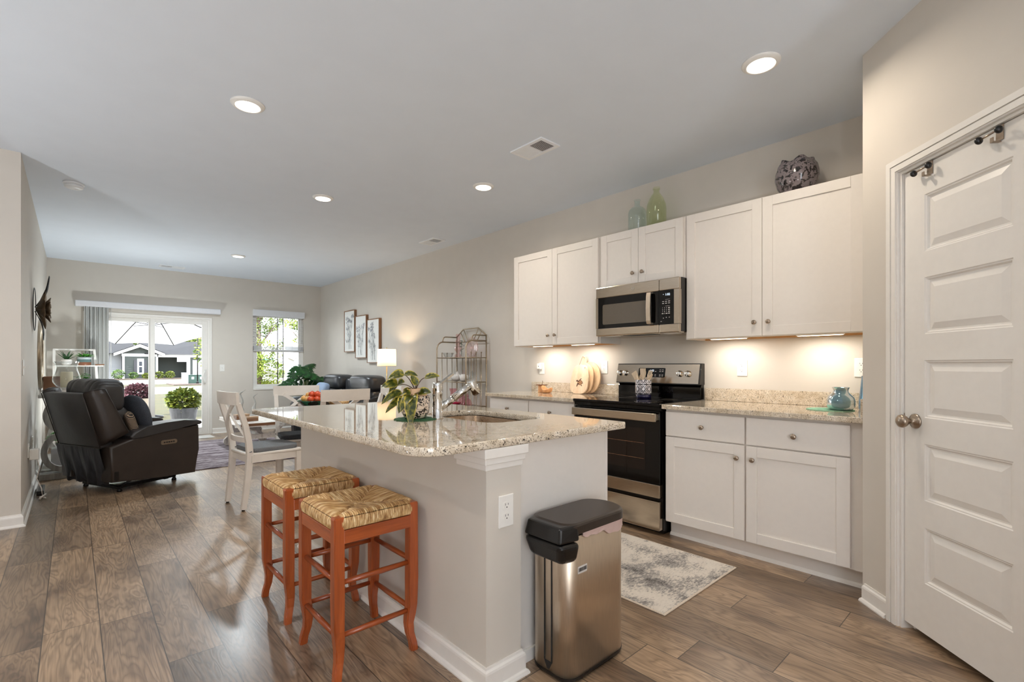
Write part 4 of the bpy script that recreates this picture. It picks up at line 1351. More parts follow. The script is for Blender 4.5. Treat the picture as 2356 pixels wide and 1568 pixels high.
# island slab with a sink cut-out, rounded corners
SX0, SX1, SY0, SY1 = 1.425, 1.795, 1.705, 2.325
t = thing('granite_worktop', 'thick speckled granite island top with rounded near corner and sink', 'worktop', (1.38, 2.3, .883), 0, None, True)
def slab_outline():
    P = []
    def corner(cx, cy, r, a0, n=8):
        for i in range(n + 1):
            a = a0 + PI / 2 * i / n
            P.append((cx + r * math.cos(a), cy + r * math.sin(a)))
    r = .105
    corner(IX0 + r, IY0 + r, r, PI)
    corner(IX1 - .02, IY0 + .02, .02, 1.5 * PI)
    corner(IX1 - .02, IY1 - .02, .02, 0)
    corner(IX0 + .02, IY1 - .02, .02, PI / 2)
    return P
def bowfront(n=14):
    """sink opening: straight far edge, gently bowed sides"""
    return rrect(SX0, SY0, SX1, SY1, .09, 8)
from mathutils.geometry import tessellate_polygon
outer, inner = slab_outline(), bowfront()
bm_ = MB()
def ringpts(P, z, inset=0.0):
    return [Vector((x, y, z)) for x, y in P]
def offset(P, d):
    n = len(P); out = []
    for i in range(n):
        a, b, c = Vector(P[i - 1]), Vector(P[i]), Vector(P[(i + 1) % n])
        t1 = (b - a); t2 = (c - b)
        if t1.length < 1e-7: t1 = t2
        if t2.length < 1e-7: t2 = t1
        nn = (Vector((t1.y, -t1.x)).normalized() + Vector((t2.y, -t2.x)).normalized()).normalized()
        out.append((b.x - nn.x * d, b.y - nn.y * d))
    return out
zt, zb, e = .914, .883, .004
bev = [(zb, e), (zb + e * .3, e * .3), (zb + e, 0), (zt - e, 0), (zt - e * .3, e * .3), (zt, e)]
bm_.rings([ringpts(offset(outer, d), z) for z, d in bev], False, False, True)
bm_.rings([ringpts(offset(inner, -d), z) for z, d in bev], False, False, True)
for z, d in ((zt, e), (zb, e)):
    A, B = offset(outer, d), offset(inner, -d)
    pts = [Vector((x, y, z)) for x, y in A + B]
    tri = tessellate_polygon([pts[:len(A)], pts[len(A):][::-1]])
    order = pts[:len(A)] + pts[len(A):][::-1]
    vs = [bm_.bm.verts.new(p) for p in order]
    for a, b, c in tri:
        try:
            bm_.bm.faces.new((vs[a], vs[b], vs[c]))
        except ValueError:
            pass
bmesh.ops.remove_doubles(bm_.bm, verts=bm_.bm.verts[:], dist=1e-5)
obj('slab', bm_, M['granite'], t)
# undermount sink
t = thing('sink', 'undermounted stainless steel sink in the island top', 'sink', (1.61, 2.015, .67), 0, None, True)
m = MB()
def sk(off, z): return [Vector((x, y, z)) for x, y in offset(rrect(SX0, SY0, SX1, SY1, .09, 8), off)]
m.rings([sk(-.018, .8822), sk(-.004, .8822), sk(-.002, .879), sk(.002, .72), sk(.018, .69), sk(.05, .682), sk(.14, .679)], False, True, True)
obj('basin', m, M['steel_sink'], t)
m = MB(); m.lathe([(.045, .680), (.045, .683), (.036, .6825), (.03, .6805), (.001, .6805)], (1.61, 2.03, 0), 24); obj('drain', m, M['chrome'], t)
# faucet
FXX, FYY = 1.360, 2.050
t = thing('faucet', 'chrome single lever pull-out faucet beside the island sink', 'faucet', (FXX, FYY, .9142))
m = MB(); m.lathe([(.030, 0), (.030, .004), (.0262, .008), (.0262, .118), (.027, .120), (.027, .176), (.025, .180), (.001, .181)], (0, 0, 0), 32); obj('body', m, M['chrome'], t)
sd_ = Vector((.86, -.28, .62)).normalized()
m = MB(); a = Vector((.012, -.003, .052)); b = a + sd_ * .205
m.tube([a, a + sd_ * .09], .0185, 20); m.tube([a + sd_ * .085, b], .0195, 20); obj('spout', m, M['chrome'], t)
hd = Vector((.42, -.14, -.86)).normalized()
m = MB(); c = b + sd_ * .004 - hd * .022
m.tube([c, c + hd * .012, c + hd * .075, c + hd * .080], [.020, .024, .023, .019], 24); obj('spray_head', m, M['chrome'], t)
m = MB(); m.tube([c + hd * .078, c + hd * .0815], .018, 20); obj('spray_face', m, M['dark'], t)
m = MB(); l0 = Vector((.014, -.004, .176)); l1 = l0 + Vector((.80, .10, .46)).normalized() * .095
m.bar([l0, l0.lerp(l1, .5), l1], [.016, .018, .019], [.012, .011, .009]); obj('lever', m, M['chrome'], t)

# potted plant on its trivet
PPX, PPY = 1.258, 2.095
scallop_mat('scalloped_trivet', 'dark green scalloped trivet under the potted plant on the island', (PPX, PPY, ZT), .105, M['trivet'])
t = thing('potted_plant', 'variegated trailing plant in a black and cream patterned pot on the island', 'plant', (PPX, PPY, ZT + .0054))
m = MB(); m.lathe([(.040, 0), (.052, .004), (.066, .026), (.0715, .055), (.0725, .085), (.0715, .112), (.068, .112), (.066, .03), (.0005, .02)], (0, 0, 0), 40); obj('pot', m, M['toile'], t)
m = MB(); m.lathe([(.055, .03), (.058, .148), (.0555, .148), (.0555, .132), (.0005, .130)], (0, 0, 0), 36); ip = obj('inner_pot', m, M['tancer'], t)
m = MB(); m.lathe([(.0550, .1325), (.03, .138), (.0005, .139)], (0, 0, 0), 24); obj('soil', m, M['soil'], ip)
ms, ml, me_ = MB(), MB(), MB()
rnd = random.Random(5)
# image-left is (-.739,.674); image-right is (.739,-.674); towards the viewer is (-.674,-.739)
R_, F_ = Vector((.739, -.674, 0)), Vector((-.674, -.739, 0))
def spray(tip, leaves, base=(0, 0, .135)):
    """stem to tip (right, toward viewer, up) carrying leaves at its end"""
    b = Vector(base); tp = R_ * tip[0] + F_ * tip[1] + Vector((0, 0, tip[2]))
    mid = (b + tp) / 2 + Vector((0, 0, .03))
    pts = [b * (1 - q) ** 2 + mid * 2 * q * (1 - q) + tp * q * q for q in [i / 8 for i in range(9)]]
    ms.tube(pts, [.0026] * 5 + [.0022] * 4, 6)
    for (dx, dy, dz, L, Wd, dr) in leaves:
        d = R_ * dx + F_ * dy + Vector((0, 0, dz))
        up = Vector((0, 0, 1)) * .8 + F_ * .8
        shp = lambda q: max(0.03, (math.sin(PI * min(1, q ** .74)) ** .62))
        ml.leaf(tp, d, up, L * 1.06, Wd * 1.12, dr, .20, 12, 1.0, shp, .20)
spray((-.050, .02, .215), [(.9, .1, .30, .075, .034, .35), (-.75, .2, .05, .08, .056, .30)])
spray((-.080, .03, .165), [(-.9, .2, .25, .085, .058, .35), (.5, .4, .35, .06, .045, .2), (-1, .0, -.6, .055, .042, .4)])
spray((-.055, .04, .125), [(-1, .3, -.05, .105, .050, .42), (.6, .5, .15, .065, .042, .2)])
spray((-.035, .05, .10), [(-1, .3, -.25, .105, .046, .4), (-.3, 1, -.1, .08, .05, .7)])
spray((.050, .02, .200), [(1, .2, .28, .080, .036, .15)])
spray((.015, .03, .165), [(-.4, .2, .8, .06, .034, .1)])
spray((.025, .05, .125), [(.9, .3, .35, .075, .046, .25), (.3, .8, .5, .055, .04, .3)])
spray((-.005, .062, .115), [(.15, 1, -.1, .105, .060, 1.2), (-.6, .8, -.2, .08, .052, .7)])
spray((-.02, .03, .12), [(.2, .6, .8, .055, .04, .2), (-.4, .7, .6, .06, .042, .2)])
sobj = obj('stems', ms, M['stem_brown'], t)
def varleaf():
    tt = NT('variegated_leaf_blade')
    f = tt.noise(tt.coord(), 55.0, 2.0, .5, .6)
    c = tt.ramp(f, [(.38, lin((40, 52, 16))), (.50, lin((72, 80, 24))), (.62, lin((106, 104, 32))), (.72, lin((150, 138, 44)))])
    return tt.bsdf(c, .3, 0, None)
M['varleaf'] = varleaf()
M['leafedge'] = leafmat('yellow_leaf_margin', (150, 138, 44), (206, 186, 84), 40, .3)
obj('foliage', ml, [M['varleaf'], M['leafedge']], t)
me_.bm.free()
outlet_at(Matrix(((1, 0, 0, 1.193), (0, 0, -1, PYN), (0, 1, 0, .640), (0, 0, 0, 1))), 'white wall outlet on the near end of the island')

# ================================================================= STOOLS
def make_stool(label, loc):
    t = thing('bar_stool', label, 'stool', loc, 0, 'cherry wood counter stools with rush seats')
    HX, HY = .177, .191       # outer half sizes
    w = .040
    zt = .615
    for sx in (-1, 1):
        for sy in (-1, 1):
            m = MB(); x, y = sx * (HX - w / 2), sy * (HY - w / 2)
            prof = [(0, .000, .030), (.03, -.002, .030), (.07, -.006, .031), (.11, -.009, .034), (.15, -.006, .038), (.19, -.001, .040), (.30, 0, .040), (.608, 0, .040), (.6155, 0, .032)]
            R = []
            for z, o_, ww in prof:
                cx, cy = x - sx * (-o_) * 0 + sx * (-.004 if z < .05 else 0) * -1, y
                k = o_ * 1.0
                cx, cy = x + sx * k, y + sy * k
                if z < .04:
                    cx, cy = x + sx * (.006 - z * .1), y + sy * (.006 - z * .1)
                h_ = ww / 2
                R.append([(cx - h_, cy - h_, z), (cx + h_, cy - h_, z), (cx + h_, cy + h_, z), (cx - h_, cy + h_, z)])
            m.rings(R, True, True, False)
            bmesh.ops.bevel(m.bm, geom=[e for e in m.bm.edges if abs((e.verts[0].co - e.verts[1].co).normalized().z) > .8], offset=.004, segments=2, affect='EDGES')
            obj('leg', m, M['cherry'], t)
    a, ay_ = HX - w, HY - w
    for s in (-1, 1):
        m = MB(); m.box((-a - .004, s * (HY - .009) - .010, .515), (a + .004, s * (HY - .009) + .006 if s < 0 else s * (HY - .009) + .006, .566), .003); obj('apron', m, M['cherry_x'], t)
        m = MB(); m.box((s * (HX - .009) - .008, -ay_ - .004, .515), (s * (HX - .009) + .008, ay_ + .004, .566), .003); obj('apron', m, M['cherry_h'], t)
    for s in (-1, 1):
        for z in (.168, .366):
            m = MB(); m.tube([(-a - .01, s * (HY - w / 2), z), (0, s * (HY - w / 2), z), (a + .01, s * (HY - w / 2), z)], [.0095, .0115, .0095], 12); obj('stretcher', m, M['cherry_x'], t)
        for z in (.168, .372):
            m = MB(); m.tube([(s * (HX - w / 2), -ay_ - .01, z), (s * (HX - w / 2), 0, z), (s * (HX - w / 2), ay_ + .01, z)], [.0095, .0115, .0095], 12); obj('stretcher', m, M['cherry_h'], t)
    # rush seat: strands wrap over the rails and meet on the diagonals
    m = MB()
    N = 132
    rs = random.Random(3)
    ph = [rs.uniform(-.5, .5) for _ in range(80)]
    amp = [rs.uniform(.5, 1.2) for _ in range(80)]
    SH, SK = HX - .003, HY - .003
    def top(u, v):
        a_, b_ = (u * 2 - 1), (v * 2 - 1)
        x, y = a_ * SH, b_ * SK
        q = max(abs(a_), abs(b_)); s_ = min(abs(a_), abs(b_))
        st = y if abs(a_) > abs(b_) else x
        k = st / .0086
        i = int(math.floor(k + 40)) % 80
        ridge = abs(math.sin(PI * k)) * amp[i]
        dome = .016 * (1 - max(0, (q - .80) / .20) ** 2.2)
        dip = -.026 * (1 - q) ** .9 - .009 * max(0, 1 - abs(abs(a_) - abs(b_)) / .09) * (1 if q > .12 else 0)
        cut = max(0, s_ - .80) / .2
        z = .612 + dome + dip + ridge * .0046 - cut * .010
        # corner notches around the leg tops
        f_ = 1 - cut * .06
        return Vector((x * f_, y * f_, z))
    m.grid(top, N, N)
    # rolled sides
    def side(sgn, axis):
        def fn(u, v):
            s1 = (u * 2 - 1)
            S1, S2 = (SH, SK) if axis == 'X' else (SK, SH)
            k = s1 * S2 / .0086
            i = int(math.floor(k + 40)) % 80
            ridge = abs(math.sin(PI * k)) * amp[i] * .0046
            cut = max(0, abs(s1) - .80) / .2
            ang = v * PI * .9
            out = S1 + .004 * math.sin(ang) + ridge * math.sin(ang)
            z = .590 + .022 * math.cos(ang) - cut * .010 * (1 - v)
            p = s1 * S2 * (1 - cut * .06)
            out *= (1 - cut * .06)
            return Vector((sgn * out, p, z)) if axis == 'X' else Vector((p, sgn * out, z))
        return fn
    for sgn in (-1, 1):
        m.grid(side(sgn, 'X'), N, 8); m.grid(side(sgn, 'Y'), N, 8)
    m.box((-SH + .01, -SK + .01, .568), (SH - .01, SK - .01, .585))
    obj('rush_seat', m, M['rush'], t)
    return t
s1 = make_stool('cherry wood stool with a woven rush seat, nearer the near corner of the island', (.886, 1.938, 0))
dup(s1, (.889, 2.500, 0), 0, 'cherry wood stool with a woven rush seat, half hidden behind the front stool')

# ================================================================= TRASH CAN
TX0, TX1, TY0, TY1 = 1.335, 1.722, 1.158, 1.362
t = thing('trash_can', 'stainless steel trash can with a black lid at the end of the island', 'trash can', ((TX0 + TX1) / 2, (TY0 + TY1) / 2, 0), 0, None, True)
def dshape(g=0.0, n=12):
    """footprint: rounded right end, softly rounded left end"""
    P = []
    x0, x1, y0, y1 = TX0 + g, TX1 - g, TY0 + g, TY1 - g
    r = (y1 - y0) / 2
    cy = (y0 + y1) / 2
    for i in range(n * 2 + 1):
        a = -PI / 2 + PI * i / (n * 2)
        P.append((x1 - r * .80 + r * .80 * math.cos(a), cy + r * math.sin(a)))
    r2 = .055
    for cx_, cy_, a0 in ((x0 + r2, y1 - r2, PI / 2), (x0 + r2, y0 + r2, PI)):
        for i in range(n + 1):
            a = a0 + PI / 2 * i / n
            P.append((cx_ + r2 * math.cos(a), cy_ + r2 * math.sin(a)))
    return P
m = MB()
m.rings([[Vector((x, y, z)) for x, y in dshape(g)] for z, g in ((.020, 0), (.545, 0), (.548, .003), (.53, .004))], True, False, True)
obj('steel_body', m, M['steel_v'], t)
m = MB(); m.rings([[Vector((x, y, z)) for x, y in dshape(g)] for z, g in ((0.002, .006), (.014, -.002), (.022, -.002), (.023, .003))], True, True, False); obj('base_ring', m, M['black'], t)
m = MB(); cyb = (TY0 + TY1) / 2
for y in (cyb - .018, cyb + .018):
    m.box((TX0 - .0012, y - .0035, .06), (TX0 + .001, y + .0035, .50))
m.prism([(cyb - .0215, .06), (cyb + .0215, .06), (cyb + .006, .03), (cyb - .006, .03)], TX0 - .0012, TX0 + .001, 'X')
obj('spine_seam', m, M['dark'], t)
m = MB()
LG = -.006
lid = dshape(LG)
m.rings([[Vector((x, y, z)) for x, y in dshape(g)] for z, g in ((.555, LG), (.584, LG), (.590, LG + .004), (.594, LG + .012))], True, True, False)
ld_ = obj('lid', m, M['lidblack'] if 'lidblack' in M else plain('brown_black_plastic', (44, 34, 27), .36), t)
m = MB()
m.hexa([(TX0 - .030, TY0 + .012, .452), (TX0 + .045, TY0 - .010, .452), (TX0 + .045, TY1 + .0, .452), (TX0 - .030, TY1 - .035, .452),
        (TX0 - .050, TY0 - .008, .530), (TX0 + .055, TY0 - .018, .530), (TX0 + .055, TY1 + .010, .530), (TX0 - .050, TY1 - .010, .530)], .022, 4)
m.hexa([(TX0 - .044, TY0 + .004, .532), (TX0 + .05, TY0 - .012, .532), (TX0 + .05, TY1 + .006, .532), (TX0 - .044, TY1 - .014, .532),
        (TX0 - .030, TY0 + .014, .588), (TX0 + .05, TY0 - .006, .592), (TX0 + .05, TY1, .592), (TX0 - .030, TY1 - .02, .588)], .008, 2)
obj('latch_housing', m, M['black'], t)
m = MB()
arc_ = [p for p in dshape(-.002)[:25]]
path = [(TX0 + .075 + (arc_[0][0] - TX0 - .075) * k / 16, arc_[0][1]) for k in range(16)] + arc_
def liner(u, v):
    q = u * (len(path) - 1); i = min(int(q), len(path) - 2); f = q - i
    x = path[i][0] * (1 - f) + path[i + 1][0] * f; y = path[i][1] * (1 - f) + path[i + 1][1] * f
    hang = .010 + .030 * min(1, u * 3.0) + .006 * math.sin(u * 23) + .004 * math.sin(u * 51)
    o_ = .002 + .0035 * abs(math.sin(u * 40 + v * 3)) * v
    n = Vector((x - (TX1 - .08), y - cyb, 0))
    n = Vector((0, -1, 0)) if i < 16 else n.normalized()
    return Vector((x, y, .556 - hang * v)) + n * o_
m.grid(liner, 90, 6)
bmesh.ops.remove_doubles(m.bm, verts=m.bm.verts[:], dist=1e-5)
obj('bin_liner', m, M['binliner'], t)
m = MB(); m.box((TX0 + .052, TY0 - .0012, .405), (TX0 + .105, TY0 + .001, .432)); lb = obj('sticker', m, M['print'], t)
m = MB(); rs = random.Random(2); x = TX0 + .056
while x < TX0 + .100:
    w_ = rs.choice((.0008, .0012, .0020)); m.box((x, TY0 - .0016, .412), (x + w_, TY0 - .001, .426)); x += w_ + rs.choice((.0008, .0012))
obj('barcode', m, M['dark'], lb)

# ================================================================= KITCHEN MAT
t = thing('kitchen_mat', 'cream and gray distressed mat on the floor before the range', 'mat', (2.455, 1.9, 0.0005), 0, None, True)
m = MB(); m.box((2.068, 1.200, .001), (2.848, 2.55, .008), .002); obj('pile', m, M['mat'], t)
m = MB()
for a, b in (((2.058, 1.190), (2.858, 1.203)), ((2.058, 2.547), (2.858, 2.56)), ((2.058, 1.203), (2.071, 2.547)), ((2.845, 1.203), (2.858, 2.547))):
    m.box((a[0], a[1], .0008), (b[0], b[1], .0066), .002)
obj('bound_edge', m, cloth('pale_binding', (206, 190, 172), (226, 212, 194)), t)

# ================================================================= RECLINER
RR = math.atan2(.423, .906)
t = thing('recliner', 'charcoal leather recliner with its back to the viewer by the left wall', 'armchair', (.37, 5.70, 0), RR)
def arm(y0, y1):
    m = MB()
    m.prism([(-.12, .118), (.30, .082), (.64, .062), (.672, .30), (.678, .555), (.40, .545), (.05, .500), (-.135, .440)], y0, y1, 'Y', .018, False, 3)
    a = obj('arm', m, M['leather_side'], t)
    m = MB()
    up = [(.025, .520), (.06, .562), (.16, .592), (.34, .616), (.52, .622), (.66, .612), (.700, .596), (.705, .575)]
    lo = [(.690, .560), (.50, .548), (.30, .520), (.12, .488), (.04, .490)]
    m.prism(up + lo, y0 - .012, y1 + .012, 'Y', .020, False, 3)
    obj('arm_pad', m, M['leather'], a)
    return a
na = arm(0.0, .185)
arm(.635, .82)
m = MB(); m.prism(rrect(.292, .398, .446, .442, .018), -.006, .001, 'Y'); cpn = obj('control_plate', m, M['nickel'], na)
m = MB()
for k in range(5):
    m.prism(rrect(.316 + k * .022, .414, .332 + k * .022, .426, .004), -.0085, -.0058, 'Y')
obj('buttons', m, M['black'], cpn)
m = MB(); m.box((-.02, .19, .20), (.66, .63, .40), .04, 4, True); m.box((.60, .19, .10), (.66, .63, .42), .025, 3, True); obj('seat_base', m, M['leather_side'], t)
m = MB(); m.puff((.33, .41, .43), (.31, .225, .075), .35); obj('seat_cushion', m, M['leather'], t)
def backx(z): return -.17 - (z - .43) * .252
m = MB()
zb_, zt_ = .43, .935
m.hexa([(backx(zb_), .085, zb_), (backx(zb_) + .11, .085, zb_), (backx(zb_) + .11, .755, zb_), (backx(zb_), .755, zb_),
        (backx(zt_), .095, zt_), (backx(zt_) + .09, .095, zt_), (backx(zt_) + .09, .755, zt_), (backx(zt_), .755, zt_)], .018, 3, True)
bk = obj('back_panel', m, M['leather'], t)
m = MB()
for y0_, y1_ in ((.087, .096), (.753, .755)):
    m.tube([(backx(zb_) - .002, y0_, zb_ + .01), (backx(zt_) - .002, y1_, zt_ - .012)], .004, 6)
m.tube([(backx(zb_) - .002, .09, zb_ + .004), (backx(zb_) - .002, .75, zb_ + .004)], .004, 6)
obj('seam_piping', m, M['leather_side'], bk)
for s in (0, 1):
    m = MB()
    def Yw(y): return y if s == 0 else .84 - y
    P = [(-.168, .070, .455), (-.085, .060, .462), (-.03, .02, .545), (.012, -.008, .560)]
    b0, b1, b2 = (-.172, .088, .445), (.010, -.012, .560), (.03, .030, .566)
    q0, q1, q2 = (-.302, .092, .940), (-.165, .028, .972), (-.150, .066, .972)
    ring0 = [b0, (-.085, .036, .490), b1, b2, (-.06, .10, .50), (-.14, .12, .46)]
    ring1 = [q0, (-.235, .058, .962), q1, q2, (-.21, .098, .955), (-.275, .120, .938)]
    R = []
    for k in range(9):
        f_ = k / 8
        bulge = .010 * math.sin(PI * f_)
        ring = []
        for i, (a, b) in enumerate(zip(ring0, ring1)):
            p_ = Vector(a).lerp(Vector(b), f_)
            if i in (1, 2):
                p_.y -= bulge
            ring.append(Vector((p_.x, Yw(p_.y), p_.z)))
        R.append(ring)
    m.rings(R, True, True, False)
    bmesh.ops.bevel(m.bm, geom=m.bm.edges[:], offset=.006, segments=2, affect='EDGES', clamp_overlap=True)
    for f in m.bm.faces: f.smooth = True
    w_ = obj('wing', m, M['leather_side'], t)
    m = MB()
    ed = [Vector(b1), Vector((-.05, .0, .68)), Vector((-.108, .012, .83)), Vector(q1), Vector((-.235, .056, .967)), Vector(q0)]
    m.tube([(p_.x + .001, Yw(p_.y) - (.002 if s == 0 else -.002), p_.z) for p_ in ed], .0035, 6)
    obj('seam_piping', m, M['leather'], w_)
rs = random.Random(11)
def wrinkle(q):
    k = -.010 * (1 - abs(math.sin(q.y * 42 + 2.2 * math.sin(q.z * 11 + q.x * 6)))) ** 2.5 * max(0, 1 - abs(q.z - .12) / .17)
    g = -.014 * math.exp(-((q.y - .0) / .012) ** 2)
    n = Vector((q.x, q.y * .3, q.z)).normalized()
    return q + n * (k + g)
m = MB(); m.puff((-.05, .405, .895), (.125, .290, .160), .42, 200, 60, wrinkle); obj('head_cushion', m, M['leather'], t)
m = MB(); m.puff((.005, .405, .655), (.11, .265, .14), .4, 40, 24); obj('lumbar_cushion', m, M['leather'], t)
m = MB()
def skf(u, v):
    z = .432 - .352 * v
    y = .10 + .70 * u
    x = -.172 + .075 * v - .02 * math.sin(PI * v) * .4
    x += (.010 + .012 * v) * math.sin(u * 26 + 1.4 * math.sin(v * 3)) * v
    z += .006 * math.sin(u * 70) * (v > .9)
    return Vector((x, y + .01 * v * math.sin(u * 13), z))
m.grid(skf, 90, 16)
m.box((-.170, .10, .426), (-.15, .80, .436))
obj('back_skirt', m, M['skirt'], t)
m = MB()
m.box((-.02, .10, .028), (.02, .68, .050)); m.box((.40, .12, .028), (.44, .66, .050))
for y in (.13, .64):
    m.box((-.01, y, .030), (.52, y + .018, .058)); m.tube([(.02, y, .05), (.20, y, .13), (.40, y, .06)], .010, 6); m.tube([(.05, y + .02, .13), (.35, y + .02, .05)], .009, 6)
for x, y in ((.0, .12), (.0, .66), (.50, .13), (.50, .65)):
    m.lathe([(.020, .0), (.022, .012), (.012, .03), (.012, .05)], (x, y, 0), 14)
m.box((.1, .25, .06), (.42, .5, .12), .01)
obj('mechanism', m, M['blackmetal'], t)
m = MB(); m.prism(rrect(-.105, .13, -.070, .215, .012), -.004, .001, 'Y'); obj('power_plate', m, M['black'], na)
def inrec(x, y, z): return Vector((.37 + x * .906 - y * .423, 5.70 + x * .423 + y * .906, z))
p_ = inrec(.26, .255, .5)
t = thing('throw_pillow', 'round charcoal pillow propped in the leather recliner', 'pillow', p_, RR, 'pillows in the recliner')
m = MB(); m.puff((0, 0, .165), (.055, .20, .20), .85, 36, 20); m.xform(Matrix.Translation((0, 0, .035)) @ Matrix.Rotation(math.radians(-14), 4, 'Y')); obj('cover', m, cloth('denim_dark_fabric', (44, 47, 54), (70, 74, 82)), t)
p_ = inrec(.165, .225, .5)
t = thing('throw_pillow', 'zigzag tan and black pillow in front of the round charcoal pillow', 'pillow', p_, RR - .25, 'pillows in the recliner')
m = MB(); m.puff((0, 0, .125), (.045, .165, .122), .5, 36, 20); m.xform(Matrix.Rotation(math.radians(-16), 4, 'Y')); obj('cover', m, M['zigzag'], t)

# ================================================================= DINING SET
def make_chair(label, loc, rz):
    t = thing('dining_chair', label, 'chair', loc, rz, 'white cross-back dining chairs')
    for s in (-1, 1):
        m = MB()
        P = [(-.005, s * .180, .012), (.014, s * .182, .15), (.032, s * .186, .32), (.040, s * .190, .46), (.030, s * .194, .56), (.002, s * .198, .70), (-.030, s * .200, .80), (-.052, s * .202, .875)]
        m.bar(P, .036, [.036, .042, .046, .048, .044, .040, .036, .032], side=(0, 1, 0)); lg = obj('rear_leg', m, M['chairwhite'], t)
        m = MB(); m.lathe([(.012, 0), (.012, .0125)], (-.005, s * .18, 0), 12); obj('foot_glide', m, M['black'], lg)
    for s in (-1, 1):
        m = MB(); m.bar([(.432, s * .198, .0), (.430, s * .200, .2), (.430, s * .202, .44)], [.030, .036, .042], [.030, .036, .042], side=(0, 1, 0)); obj('front_leg', m, M['chairwhite'], t)
    m = MB(); m.prism([(.02, -.205), (.45, -.228), (.462, -.21), (.462, .21), (.45, .228), (.02, .205)], .440, .462, 'Z', .006); obj('seat', m, M['chairwhite'], t)
    m = MB()
    m.box((.05, -.214, .385), (.42, -.194, .441)); m.box((.05, .194, .385), (.42, .214, .441)); m.box((.425, -.19, .385), (.443, .19, .441)); m.box((.03, -.18, .385), (.048, .18, .441))
    obj('apron', m, M['chairwhite'], t)
    m = MB()
    n = 10
    R = []
    for i in range(n + 1):
        y = -.226 + .452 * i / n
        c = -.030 * math.cos(y / .226 * PI / 2) * -1
        x = -.058 - .022 * math.cos(y / .226 * PI / 2)
        R.append([Vector((x - .012, y, .862)), Vector((x + .010, y, .862)), Vector((x + .004, y, .965)), Vector((x - .018, y, .965))])
    m.rings(R, True, True, False); obj('crest_rail', m, M['chairwhite'], t)
    m = MB()
    R = []
    for i in range(n + 1):
        y = -.19 + .38 * i / n
        x = .028 - .028 * math.cos(y / .19 * PI / 2); z = .572 + .0 * y
        R.append([Vector((x - .008, y, z - .022)), Vector((x + .008, y, z - .022)), Vector((x + .006, y, z + .022)), Vector((x - .010, y, z + .022))])
    m.rings(R, True, True, False); obj('lower_rail', m, M['chairwhite'], t)
    for s in (-1, 1):
        m = MB()
        P = []
        for i in range(13):
            q = i / 12
            y = s * (-.150 + .270 * (q ** 1.25)) if False else s * (-.165 + .29 * (q * .35 + .65 * q ** 1.9))
            z = .585 + .29 * q
            x = .018 - (z - .585) * .25 - .020 * math.sin(PI * q) + s * .004
            P.append((x, y, z))
        m.bar(P, .034, .014, side=(0, 1, .6)); obj('cross_brace', m, M['chairwhite'], t)
    return t
def make_cushion(label, loc, rz, mat):
    t = thing('seat_cushion', label, 'cushion', loc, rz, 'tie-on cushions on the dining chairs')
    m = MB(); m.prism([(x + .245, y) for x, y in rrect(-.19, -.20, .20, .20, .06)], .0, .036, 'Z', .014, True, 3); c = obj('pad', m, mat, t)
    m = MB()
    for s in (-1, 1):
        m.tube([(.06, s * .17, .012), (.035, s * .185, .014), (.03, s * .205, .010), (.05, s * .214, .016)], .004, 6)
    obj('ties', m, mat, c)
    return t
c0 = make_chair('white cross-back dining chair nearest the camera, left of the island', (1.005, 4.535, 0), math.radians(6))
make_cushion('gray cushion on the nearest white dining chair', (1.005, 4.535, .4625), math.radians(6), M['graycloth'])
for x, y, rz, lab, cl in ((1.83, 4.305, 90, 'white cross-back dining chair right behind the island, back to the viewer', 'charcoal cushion on the dining chair right behind the island'),
                      (1.755, 5.30, -101, 'white cross-back dining chair on the far side of the dining table', 'charcoal cushion on the dining chair across the table'),
                      (2.445, 4.66, 180, 'white cross-back dining chair partly behind the potted plant', 'charcoal cushion on the dining chair behind the potted plant')):
    dup(c0, (x, y, 0), math.radians(rz), lab)
    make_cushion(cl, (x, y, .4625), math.radians(rz), M['charcloth'])
t = thing('dining_table', 'small round dining table behind the island, dark top on a white pedestal', 'table', (1.76, 4.80, 0))
m = MB(); m.lathe([(.43, .730), (.45, .738), (.452, .752), (.446, .760), (.0005, .760)], (0, 0, 0), 56); obj('tabletop', m, M['tab_top'], t)
m = MB(); m.lathe([(.12, .729), (.12, .715), (.06, .69), (.05, .60), (.075, .48), (.05, .36), (.06, .16), (.09, .10), (.02, .09)], (0, 0, 0), 32); obj('pedestal', m, M['chairwhite'], t)
for k in range(4):
    a = PI / 4 + PI / 2 * k
    m = MB(); m.bar([(.05 * math.cos(a), .05 * math.sin(a), .13), (.18 * math.cos(a), .18 * math.sin(a), .09), (.25 * math.cos(a), .25 * math.sin(a), .026), (.27 * math.cos(a), .27 * math.sin(a), .020)], .05, [.07, .05, .035, .036]); obj('foot', m, M['chairwhite'], t)
BX, BY = 1.752, 4.84
t = thing('fruit_bowl', 'green glazed bowl of fruit on the dining table', 'bowl', (BX, BY, .7605))
m = MB(); m.lathe([(.060, 0), (.065, .006), (.115, .040), (.150, .072), (.156, .078), (.150, .078), (.11, .046), (.05, .016), (.0005, .014)], (0, 0, 0), 44); obj('bowl_body', m, M['bowlgreen'], t)
rs = random.Random(4)
spots = [(-.10, .03, .092, .034, 1), (-.05, -.01, .085, .034, 1), (-.055, .06, .09, .033, 0), (.0, .03, .09, .035, 0), (.05, -.02, .088, .035, 0), (.06, .05, .09, .034, 0), (.10, .01, .094, .032, 0), (.0, -.06, .09, .034, 0), (-.02, .02, .135, .034, 0), (.035, .015, .137, .033, 0), (.07, .0, .128, .03, 0), (-.06, .03, .128, .028, 1)]
